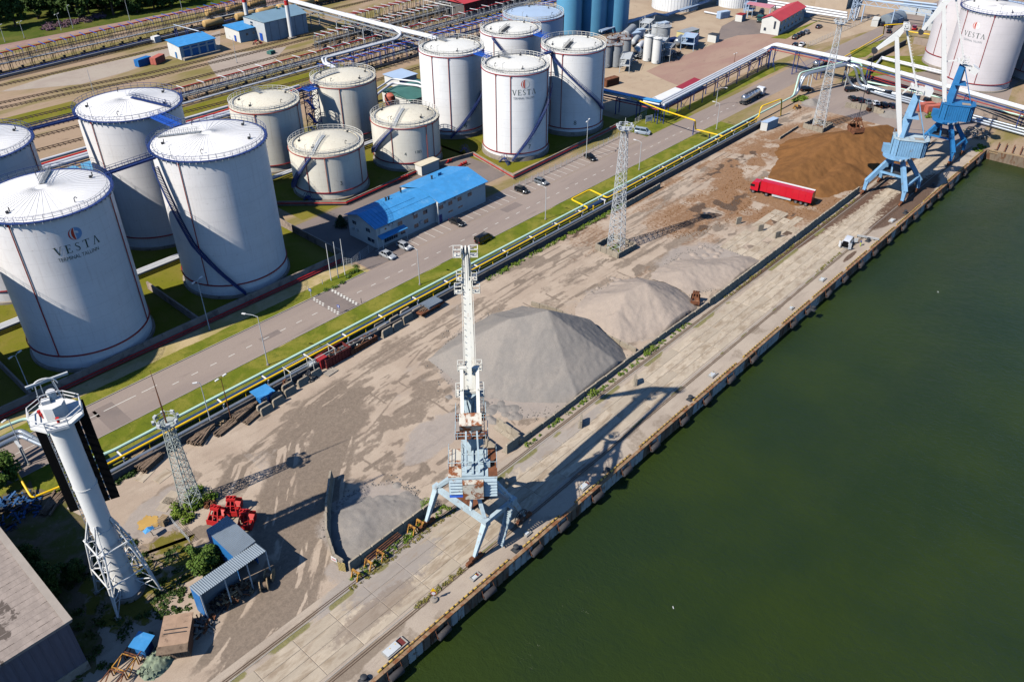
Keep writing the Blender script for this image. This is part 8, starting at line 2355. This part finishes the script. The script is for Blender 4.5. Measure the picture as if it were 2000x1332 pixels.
pipe('red_pipe','long red pipe beside white pipes behind the huge tanks',[(50,243,2.2),(160,243,2.2)],.5,redp)
pipe('white_pipe','long white pipe behind the huge tanks next to a red one',[(50,241,2.4),(160,241,2.4)],.55,whitepipe)
pipe('white_pipe','further white pipe behind the huge tanks',[(50,245,2.6),(160,245,2.6)],.45,whitepipe)
for i,(p,r_,h_,col) in enumerate((((171,219),1.0,5.0,deepblue),((172.5,212.5),1.6,3.5,container_red))):
 t = thing('vessel',('blue upright vessel beside the green shed' if i == 0 else 'salmon round vessel beside the green shed'),'vessel',p); mb = MB(); mb.lathe([(r_,0),(r_,h_),(r_*.6,h_ + .5),(.01,h_ + .6)],20); mb.build('shell',col,t,smooth=40); mb = MB(); ring(mb,r_ + .05,h_*.6,.1,.15,20); mb.build('band',col,t)

# ------------------------------------------------------------------ long pipe rack with navy posts
def long_rack(label,pts,z,npipes,r,step,roof=None,low=None):
 t = thing('pipe_rack',label,'pipe rack',(pts[0][0],pts[0][1],0))
 for i in range(npipes):
  off = (i - (npipes - 1)/2)*(2.2*r + .12); Q0 = []
  for k,p in enumerate(pts):
   a_ = pts[max(0,k - 1)]; b_ = pts[min(len(pts) - 1,k + 1)]; d = Vector((b_[0] - a_[0],b_[1] - a_[1],0)).normalized(); zz = p[2] if len(p) > 2 else z
   Q0.append((p[0] - d.y*off,p[1] + d.x*off,zz + r))
  mb = MB(); mb.tube(arc_path(Q0,1.3),r,10); mb.build('pipe',whitepipe,t,world=True,smooth=40)
 for k in range(len(pts) - 1):
  p,q = pts[k],pts[k + 1]; L = math.hypot(q[0] - p[0],q[1] - p[1]); n = max(1,int(L/step)); d = Vector((q[0] - p[0],q[1] - p[1],0)).normalized(); nn = Vector((-d.y,d.x,0)); w = max(1.2,npipes*r*1.25)
  za = p[2] if len(p) > 2 else z; zb = q[2] if len(q) > 2 else z
  for s_ in (-1,1):
   mb = MB(); A = Vector((p[0],p[1],za - .35)) + nn*(s_*w); B = Vector((q[0],q[1],zb - .35)) + nn*(s_*w); mb.bar(A,B,.22,.35); mb.build('side_beam',navy,t,world=True)
   mb = MB(); mb.tube([A + Vector((0,0,-.75)),B + Vector((0,0,-.75))],.16,6); mb.build('lower_pipe',redpipe if s_ < 0 else whitepipe,t,world=True)
  for i in range(n + 1):
   f = i/n; c_ = Vector((p[0],p[1],0)) + Vector((q[0] - p[0],q[1] - p[1],0))*f; zz = za + (zb - za)*f; mb = MB()
   for s_ in (-1,1): mb.bar(c_ + nn*(s_*w),c_ + nn*(s_*w) + Vector((0,0,zz - .2)),.24)
   mb.bar(c_ - nn*(w + .2) + Vector((0,0,zz - .2)),c_ + nn*(w + .2) + Vector((0,0,zz - .2)),.22,.28); mb.bar(c_ - nn*w + Vector((0,0,zz - 1.1)),c_ + nn*w + Vector((0,0,zz - 1.1)),.16)
   if i % 3 == 1 and low: mb.bar(c_ - nn*w,c_ - nn*w + d*(L/n) + Vector((0,0,zz - .4)),.1); mb.bar(c_ - nn*w + d*(L/n),c_ - nn*w + Vector((0,0,zz - .4)),.1)
   mb.build('post_frame',navy,t,world=True)
 if roof:
  p,q = pts[0],pts[1]; mb = MB(); mb.bar((p[0],p[1],z + 1.1),(q[0],q[1],z + 1.1),2.2,.1); mb.build('cover',roof,t,world=True)
 return t
R1 = [(*(215.38,159.55),5.6),(*(218.23,137.41),5.6)]
R2 = [(*(218.23,137.41),5.6),(*(292.61,141.57),5.6),(*(292.37,138.66),8.2),(*(291.75,110.21),8.2)]
long_rack('short pipe rack with a blue cover, running from the tall white tanks',R1,5.6,2,.4,7,roofblue)
long_rack('long pipe rack with white pipes on navy posts, bridging the road',R2,5.6,3,.42,7.5,low=True)
R3 = [(*(298.92,112.65),6.5),(*(299.01,105.20),6.0),(*(286.86,52.41),6.0),(*(281.87,30.73),6.0)]
long_rack('pipe rack with white pipes and navy posts in front of the lettered far tank',R3,6.0,2,.5,14)
pipe('red_pipe','red pipe along the bund wall under the far pipe rack',[(*(302.58,107.33),1.0),(*(290.64,48.95),1.0)],.25,redpipe)
pipe('red_pipe','second red pipe along the bund wall under the far pipe rack',[(*(302.87,107.60),1.6),(*(292.06,49.54),1.6)],.2,redpipe)
for i in range(3): pipe('silver_pipe','%s silver pipe at ground level behind the row of dark cars' % nth(i),arc_path([(*(287.10,109.07),6.0),(*(289.50,106.78),1.0 + .1*i),(*[(291.61,97.21),(289.49,95.63),(287.39,94.07)][i],.8),(*[(284.81,41.68),(282.15,41.00),(279.53,40.33)][i],.8)],2),.38,silver,n=12)
for i in range(2): pipe('silver_pipe','%s silver pipe rising over the side road beside the mint pipe' % nth(i),arc_path([(*(264.57,116.40),1.2),(*(268.67,116.45),1.2),(*[(270.79,116.55),(271.35,115.92)][i],7.2),(*[(289.49,110.52),(290.41,109.48)][i],7.6),(*[(289.14,106.69),(290.29,105.40)][i],7.4),(*[(291.17,104.69),(292.56,103.12)][i],1.4),(*(291.41,90.21),1.0)],1.8),.42,silver,n=12)
t = thing('pipe_portal','grey lattice portal carrying the mint and silver pipes over the side road','gantry',(*(296.15,119.40),0))
for a_,b_ in (((*(277.30,116.96),0),(*(277.30,116.96),6.8)),((*(290.15,109.04),0),(*(290.15,109.04),7.0)),((*(292.21,110.90),0),(*(292.21,110.90),7.0)),((*(280.12,117.04),0),(*(280.12,117.04),6.8))):
 mb = MB(); mb.bar(a_,b_,.25); mb.build('post',galv,t,world=True)
pa,pb = Vector((*(278.65,117.06),6.4)),Vector((*(290.97,109.79),6.8)); mb = MB()
for dz in (0,1.1): mb.bar(pa + Vector((0,0,dz)),pb + Vector((0,0,dz)),.16)
for k in range(10): mb.bar(pa + (pb - pa)*(k/10) + Vector((0,0,1.1*(k % 2))),pa + (pb - pa)*((k + 1)/10) + Vector((0,0,1.1*((k + 1) % 2))),.12)
mb.build('truss',galv,t,world=True)
wall_run('bund_wall','concrete bund wall under the far pipe rack, in front of the far tanks',[(296.08,110.78),(290.37,50.01)],2.0,.4,bund,seg=4)
wall_run('bund_wall','concrete bund wall running up to the yellow pipe arch',[(318.76,114.04),(355.28,113.45)],2.0,.4,darkconc,seg=4)
wall_run('bund_wall','tall concrete wall between the far tanks and the car park',[(358.73,111.74),(358.67,105.29)],2.6,.4,bund,seg=4)
for i in range(2): pipe('white_pipe','%s white pipe on the grass at the foot of the far tanks' % nth(i),[(*(309.49,108.41),1.0),(*[(329.34,112.49),(327.42,111.70)][i],1.0),(*[(326.49,89.25),(324.07,88.39)][i],1.0)],.35,whitepipe)
pipe('yellow_pipe','yellow gas pipe along the far road with an arch',arc_path([(*(315.80,122.85),1.0),(*(358.40,124.49),1.0),(*(360.31,124.65),1.0),(*(354.57,122.94),6.0),(*(362.80,117.15),6.0),(*(367.38,117.86),2.0),(*(369.13,106.64),2.0)],.6),.22,yellow,n=8)

# ------------------------------------------------------------------ low sheds and process plant
def flat_block(name,label,cat,corners,h,wallm,rm):
 t = thing(name,label,cat,(corners[0][0],corners[0][1],0)); mb = MB(); mb.prism(corners,0,h); mb.build('wall',wallm,t,world=True); c_ = (sum(p[0] for p in corners)/len(corners),sum(p[1] for p in corners)/len(corners))
 mb = MB(); mb.prism([(c_[0] + (p[0] - c_[0])*1.03,c_[1] + (p[1] - c_[1])*1.05) for p in corners],h,h + .18); mb.build('roof',rm,t,world=True)
 return t
t = flat_block('white_shed','low shed with a flat white roof behind the long pipe rack','shed',[(227.44,147.12),(242.27,147.43),(242.08,144.47),(227.67,143.89)],3.0,wallwhite,white)
t = flat_block('red_roofed_shed','low shed with a flat dark red roof behind the long pipe rack','shed',[(242.46,147.45),(255.39,148.30),(254.39,144.81),(242.27,144.50)],3.0,wallwhite,paint('dark_red_roof',srgb(150,44,60),.7,.06,.4))
t = flat_block('small_white_booth','small white booth with a dark roof on the reddish lot','booth',[(307.19,174.50),(310.25,174.47),(310.96,171.37),(307.39,170.86)],2.8,wallwhite,dgrey)
t = flat_block('control_building','pale yellow plant building with a grey flat roof','building',[(298.82,183.94),(308.18,182.70),(307.41,178.85),(298.68,179.53)],4.0,yellowish,grey)
t = flat_block('plant_cabin','blue and yellow cabin with a red roof beside the plant','cabin',[(296.27,177.75),(300.66,178.42),(301.52,175.17),(298.17,174.48)],4.0,shedblue,redroof)
for i,(p,m_) in enumerate((((343.85,189.03),lbtank),((310.69,198.57),lbtank),((290.10,198.33),lbtank),((294.94,199.73),lbtank),((292.56,182.21),shedblue))):
 container('pale blue steel cabin, %s' % ('beside the pink canopy','behind the upright vessels','in front of the big grey drum','right of the big grey drum','with a bright blue roof inside the plant')[i],p,-.3,m_,5.5,2.6,2.9,'steel_cabin')
t = flat_block('gate_booth','small booth with a dark red roof beside the green lorry','booth',[(342.54,182.41),(346.20,182.26),(346.77,179.60),(342.88,179.38)],2.8,wallwhite,paint('booth_red',srgb(150,40,40),.7))
def upright(label,p,r_,h_,m_,topm=None,legs=False):
 t = thing('upright_vessel',label,'vessel',p,0,'upright vessels of the process plant'); mb = MB(); mb.lathe([(r_,.2),(r_,h_),(r_*.7,h_ + .35),(.01,h_ + .5)],28); mb.build('shell',m_,t,smooth=40)
 mb = MB(); ring(mb,r_ + .1,h_ - .1,.3,.12,28); ring(mb,r_ + .25,h_ + .9,.06,.06,28)
 for k in range(12): a = 2*pi*k/12; mb.bar(((r_ + .25)*math.cos(a),(r_ + .25)*math.sin(a),h_),((r_ + .25)*math.cos(a),(r_ + .25)*math.sin(a),h_ + .95),.06)
 mb.build('top_rail',topm or galv,t)
 mb = MB(); mb.cyl((0,0),.3,h_ + .3,h_ + 1.0,8); mb.build('nozzle',topm or galv,t)
 mb = MB(); mb.tube([(r_*math.cos(-2.2),r_*math.sin(-2.2),1.0),((r_ + .25)*math.cos(-2.2),(r_ + .25)*math.sin(-2.2),1.0)],.5,12); mb.build('manhole',grey,t)
GV = [((253.58,184.73),'leftmost grey upright vessel with a rusty top'),((256.48,182.41),'front grey upright vessel with a rusty top'),((264.86,184.54),'right grey upright vessel with a rusty top'),((262.44,189.24),'rear left grey upright vessel with a rusty top'),((266.52,188.64),'rear middle grey upright vessel with a rusty top')]
for p,lb in GV: upright(lb,p,2.1,8.0,grey,rusty)
upright('white slender upright vessel, left of the pair',(269.97,177.79),1.8,9.2,white); upright('white slender upright vessel, right of the pair',(269.46,173.50),1.7,9.2,white)
upright('grey upright vessel behind the white pair, left',(287.20,186.11),1.9,8.0,galv); upright('grey upright vessel behind the white pair, right',(287.29,182.78),2.6,8.5,grey)
def drumtank(label,p,rz,L,r_,m_,z=2.2):
 t = thing('horizontal_vessel',label,'vessel',p,rz,'horizontal vessels of the process plant'); mb = MB(); mb.tube([(-L/2 - .5,0,z),(-L/2 - .3,0,z),(-L/2,0,z),(L/2,0,z),(L/2 + .3,0,z),(L/2 + .5,0,z)],[r_*.45,r_*.85,r_,r_,r_*.85,r_*.45],20); mb.build('shell',m_,t,smooth=40)
 for x_ in (-L*.3,L*.3): mb = MB(); mb.box(x_,0,(z - r_*.7)/2,.4,r_*1.4,z - r_*.7); mb.build('saddle',concrete,t)
drumtank('big grey horizontal drum behind the rusty-topped vessels',(289.95,200.77),.35,11,1.7,grey,2.8)
drumtank('pale horizontal vessel left of the white pair, upper',(283.15,192.86),.35,7,1.2,galv); drumtank('pale horizontal vessel left of the white pair, lower',(278.68,187.23),.35,6,1.1,whitepipe)
drumtank('shiny horizontal vessel in front of the plant',(271.45,183.08),.9,4.5,1.3,silver,2.4); drumtank('silver horizontal vessel at the right of the plant',(293.36,179.14),.35,7,1.3,silver,2.6); drumtank('silver horizontal vessel behind the right cabin',(300.04,180.34),.35,6,1.1,galv,2.6)
def steel_frame(label,p,sx,sy,h,m_,rz=0.0,bays=2):
 t = thing('steel_structure',label,'steel structure',p,rz)
 for i in range(bays + 1):
  mb = MB(); x_ = -sx/2 + sx*i/bays
  for y_ in (-sy/2,sy/2): mb.bar((x_,y_,0),(x_,y_,h),.2)
  for z_ in np.arange(2.5,h + .1,2.5): mb.bar((x_,-sy/2,z_),(x_,sy/2,z_),.15)
  mb.build('column_pair',m_,t)
 for z_ in np.arange(2.5,h + .1,2.5):
  mb = MB()
  for y_ in (-sy/2,sy/2): mb.bar((-sx/2,y_,z_),(sx/2,y_,z_),.15); mb.bar((-sx/2,y_,z_ + 1),(sx/2,y_,z_ + 1),.06)
  mb.box(0,0,z_,sx,sy,.06); mb.build('deck',m_,t)
 return t
steel_frame('pale steel access structure around the white upright pair',(273.45,174.83),7,4,8,galv,.35); steel_frame('grey steel structure right of the white pair',(276.48,173.40),8,4,5,grey,.35); steel_frame('blue grey steel structure at the right end of the plant',(294.22,174.95),7,5,5,lbtank,.35); steel_frame('steel access structure behind the big grey drum',(301.01,199.90),8,4,6,galv,.35)
steel_frame('grey trestle frame standing in front of the plant',(255.84,177.50),9,3.5,5,galv,.5)
rubble('low tangle of pipes and valves in front of the plant',(279.74,173.71),6.5,3.0,90,grey,(.4,1.4),zmax=1.8,mats=[grey,dgrey,timber],name='pipe_tangle'); rubble('low tangle of pipework left of the white pair',(268.50,182.41),5,3,80,galv,(.4,1.4),zmax=1.8,mats=[galv,dgrey,whitepipe],name='pipe_tangle')
container('rusty framed tank container by the tall white tanks',(237.52,170.79),-.15,rusty,6.0,2.4,2.6,'tank_container')
for i,pts in enumerate(([(284.38,211.70),(323.26,211.07),(323.60,205.42)],[(324.03,206.24),(355.83,206.03),(369.99,207.83)])):
 for j in range(2): pipe('blue_pipe','%s pale blue pipe of the run %s' % (nth(j),('in front of the blue silos','past the ribbed white tank')[i]),[(p[0],p[1] - j*1.1,2.2) for p in pts],.42,lbtank,n=10)
pipe('white_pipe','white pipe on the ground left of the pale blue cabin',[(*(345.63,199.56),.6),(*(345.59,192.73),.6)],.4,whitepipe)
# pink canopy, red-roofed office, round shed and far pipes
t = thing('canopy','lorry filling canopy with a pink roof on blue legs','canopy',(363.83,181.29))
pc = [(347.17,180.48),(351.33,181.33),(352.96,169.77),(346.69,168.82)]
mb = MB(); mb.prism(pc,6.5,6.8); mb.build('roof',pinkroof,t,world=True)
for p in pc: mb = MB(); mb.bar((p[0],p[1],0),(p[0],p[1],6.5),.3); mb.build('leg',lbtank,t,world=True)
steel_frame('pale blue lorry filling gantry beside the pink canopy',(356.00,183.30),6,4,6,lbtank,.3)
oc = [(333.80,165.13),(333.81,157.46)]
t = thing('red_roofed_office','two-storey white office with a red gabled roof','office building',(*oc[0],0))
a0_,b0_ = Vector(oc[1]),Vector((362.86,160.86)); c0_ = Vector(oc[0]); dirx = (b0_ - a0_); diry = (c0_ - a0_); ang_ = math.atan2(dirx.y,dirx.x); Lx = dirx.length; Ly = abs(-dirx.normalized().y*diry.x + dirx.normalized().x*diry.y)
t.location = (a0_.x,a0_.y,0); t.rotation_euler = (0,0,ang_)
mb = MB(); mb.b2(0,0,0,Lx,Ly,5.8); mb.add([(0,0,5.8),(0,Ly,5.8),(0,Ly/2,7.3),(Lx,0,5.8),(Lx,Ly,5.8),(Lx,Ly/2,7.3)],[(0,2,1),(3,4,5)]); mb.build('wall',wallwhite,t)
mb = MB(); mb.add([(-.4,-.5,5.75),(Lx + .4,-.5,5.75),(Lx + .4,Ly/2,7.5),(-.4,Ly/2,7.5),(-.4,Ly + .5,5.75),(Lx + .4,Ly + .5,5.75)],[(0,1,2,3),(3,2,5,4)]); mb.build('roof',redroof,t)
for i in range(6):
 for z_ in (1.2,4.0): mb = MB(); x_ = 1.5 + i*(Lx - 2.5)/6; mb.b2(x_,-.08,z_,x_ + 1.2,.0,z_ + 1.2); mb.build('window',glass,t)
for y_,z_,w_,h_ in ((Ly*.2,2.4,.8,3.0),(Ly*.7,1.2,1.0,1.2)): mb = MB(); mb.b2(-.08,y_,z_,0,y_ + w_,z_ + h_); mb.build('window',glass,t)
container('small pale annex behind the red-roofed office',(371.21,163.31),ang_,lbtank,5,4,3,'office_annex')
t = flat_block('beige_building','beige building with small windows at the top edge','building',[(385.43,166.59),(393.09,155.03),(411.33,160.75),(403.46,172.77)],9.0,beige,beige)
for k in range(5):
 mb = MB(); mb.box(*[(388.42,166.06),(390.11,164.14),(391.79,162.23),(393.48,160.31),(395.16,158.39)][k],5.5,1.2,.3,1.4,.4); mb.build('window',glass,t,world=True)
for i in range(3): pipe('white_pipe','%s white pipe of the elevated run behind the red-roofed office' % nth(i),[(*[(369.38,181.75),(365.06,179.42),(360.83,177.15)][i],4.0),(*[(371.73,145.67),(367.60,143.81),(363.55,141.99)][i],4.0)],.45,whitepipe)
t = thing('lattice_tower','pale blue lattice tower leg with sloping pipes at the top edge','lattice tower',(377.84,145.16)); mb = MB(); lattice(mb,14,2.4,1.6,6,.25,.15); mb.build('frame',lbtank,t)
mb = MB(); mb.tube([(0,-1.5,1),(2.5,-1.5,14)],.45,8); mb.tube([(.9,-1.5,1),(3.4,-1.5,14)],.3,8); mb.build('pipe',whitepipe,t)
for i in range(2):
 pA_,pB_ = [(382.30,147.66),(376.90,145.29)][i],[(388.56,115.59),(383.29,113.69)][i]; pipe('blue_truss_pipe','%s pale blue pipe of the far elevated bridge' % nth(i),[(*pA_,9.0),(*pB_,9.0)],.4,lbtank)
t = thing('far_pipe_truss','pale blue lattice truss bridge at the top edge','truss bridge',(*(407.75,149.88),0)); mb = MB(); A_,B_ = Vector((*(377.28,144.30),7)),Vector((*(379.53,112.81),7))
for dz in (0,2): mb.bar(A_ + Vector((0,0,dz)),B_ + Vector((0,0,dz)),.25)
for k in range(14): mb.bar(A_ + (B_ - A_)*(k/14) + Vector((0,0,2*(k % 2))),A_ + (B_ - A_)*((k + 1)/14) + Vector((0,0,2*((k + 1) % 2))),.18)
mb.build('truss',lbtank,t,world=True)
for k in (0.1,.5,.9): mb = MB(); c_ = A_ + (B_ - A_)*k; mb.bar((c_.x,c_.y,0),(c_.x,c_.y,7),.4); mb.build('leg',lbtank,t,world=True)
t = thing('round_roofed_shed','grey shed with a rounded roof behind the crane jibs','shed',(384.88,130.71),rad(-8)); mb = MB(); n = 12; V = []
for x_ in (-6,6): V += [(x_,3.4*math.cos(pi*k/n),3.6*math.sin(pi*k/n) + .6) for k in range(n + 1)]
mb.add(V,[(k,k + 1,n + 2 + k,n + 1 + k) for k in range(n)] + [tuple(range(n,-1,-1)),tuple(range(n + 1,2*n + 2))]); mb.build('shell',corr,t)
mb = MB(); mb.b2(-1.5,-3.6,0,1.5,-3.3,2.6); mb.build('door',lbtank,t)
flat_block('far_kiosk','small white kiosk beside the round-roofed shed','kiosk',[(372.79,135.02),(373.81,132.58),(379.34,133.99),(379.29,136.65)],2.6,wallwhite,offwhite)
for i,(a_,b_,c_,d_) in enumerate((((412.09,136.28),(412.91,129.69),(404.57,128.12),(404.15,135.46)),((413.66,128.83),(412.33,122.03),(404.54,120.11),(404.87,127.78)),((393.27,119.91),(392.77,115.42),(382.36,112.50),(382.78,116.86)))): flat_block('low_far_shed','low grey shed behind the crane jibs, %s' % ('left','middle','nearest')[i],'shed',[a_,b_,c_,d_],3.0,galv,corr)
flat_block('far_store','large low store with a pale roof behind the far tanks','store',[(390,60),(430,55),(430,110),(392,118)],6.0,lbtank,lbtank)
# things at the far end of the yard and quay
t = flat_block('gate_hut','small white hut with a pale blue roof by the lattice mast','hut',[(233.42,110.62),(234.00,108.68),(239.73,108.10),(239.77,110.04)],2.6,wallwhite,lbtank)
c_ = t.location
mb = MB(); mb.box(*(236.57,109.03),1.5,1.2,.1,.9,.35); mb.build('window',glass,t,world=True)
rubble('old orange loader bucket among weeds by the wall',(259.06,111.36),1.6,1.2,40,rusty,zmax=1.5,mats=[MATS['yellow_rusty'],rusty,dgrey],name='loader_wreck')
for i,p in enumerate(((284.59,79.78),(285.00,77.17))): container('flat salmon red container by the far cranes, %s' % ('left','right')[i],p,-.62,container_red,6,2.4,2.4)
skip('rusty open skip by the far concrete blocks',(274.10,92.28),-.5,5.0,2.2,1.1,rusty)
rubble('pile of grey boulders behind the deep blue crane',(274.09,60.56),5,4,90,concrete,(.3,.9),zmax=2.2,mats=[concrete,blockc,darkconc],name='boulder_pile')
t = thing('landing_stage','rusted timber landing stage beyond the end of the quay','landing stage',(*(269.82,51.27),0))
for k in range(7): mb = MB(); mb.tube([(264.3 + k*.3,52 - k*2.4,-3),(264.3 + k*.3,52 - k*2.4,.3)],.3,8); mb.build('pile',timber,t,world=True)
for z_ in (-.4,.2): mb = MB(); mb.bar((263.2,53,z_),(265.5,36,z_),.4,.3); mb.build('waler',plank,t,world=True)
for k in range(8): mb = MB(); mb.bar((264 + k*.3,51.5 - k*2.0,.4),(270 + k*.3,52.5 - k*2.0,.6),.3,.2); mb.build('beam',rusty,t,world=True)
# pole with yellow gas line at lower left
pipe('yellow_pipe','sloping yellow gas pipe at the left edge behind the beacon tower',arc_path([(*(17.79,125.46),4.0),(*(18.00,123.89),3.2),(*(17.53,117.11),.6),(*(21.16,116.39),.6),(27.0,113.9,2.05)],.5),.17,yellow,n=8)
for i in range(2): pipe('silver_pipe','%s silver pipe crossing over the road at the left edge' % nth(i),arc_path([(-40,119.5 + i,4.6),(*[(18.78,129.14),(18.19,127.60)][i],4.6),(*[(21.92,129.01),(21.40,127.71)][i],4.6),(24.2,117.2 + i*.8,4.4)],1.0),.42,silver,n=12)
t = thing('pipe_trestle','grey steel post carrying pipes at the left edge of the photo','pipe trestle',(20.32,126.39)); mb = MB(); mb.bar((0,0,0),(0,0,4.3),.3); mb.box(0,0,4.3,.4,2.8,.3); mb.build('post',galv,t); mb = MB(); mb.box(0,0,.1,.9,.9,.2); mb.build('base',concrete,t)

# anything left at the placeholder label has not been placed
for o in [o for o in C.objects if o.parent is None and o.get('label') == 'x']:
 for ch in list(o.children_recursive): bpy.data.objects.remove(ch)
 bpy.data.objects.remove(o)
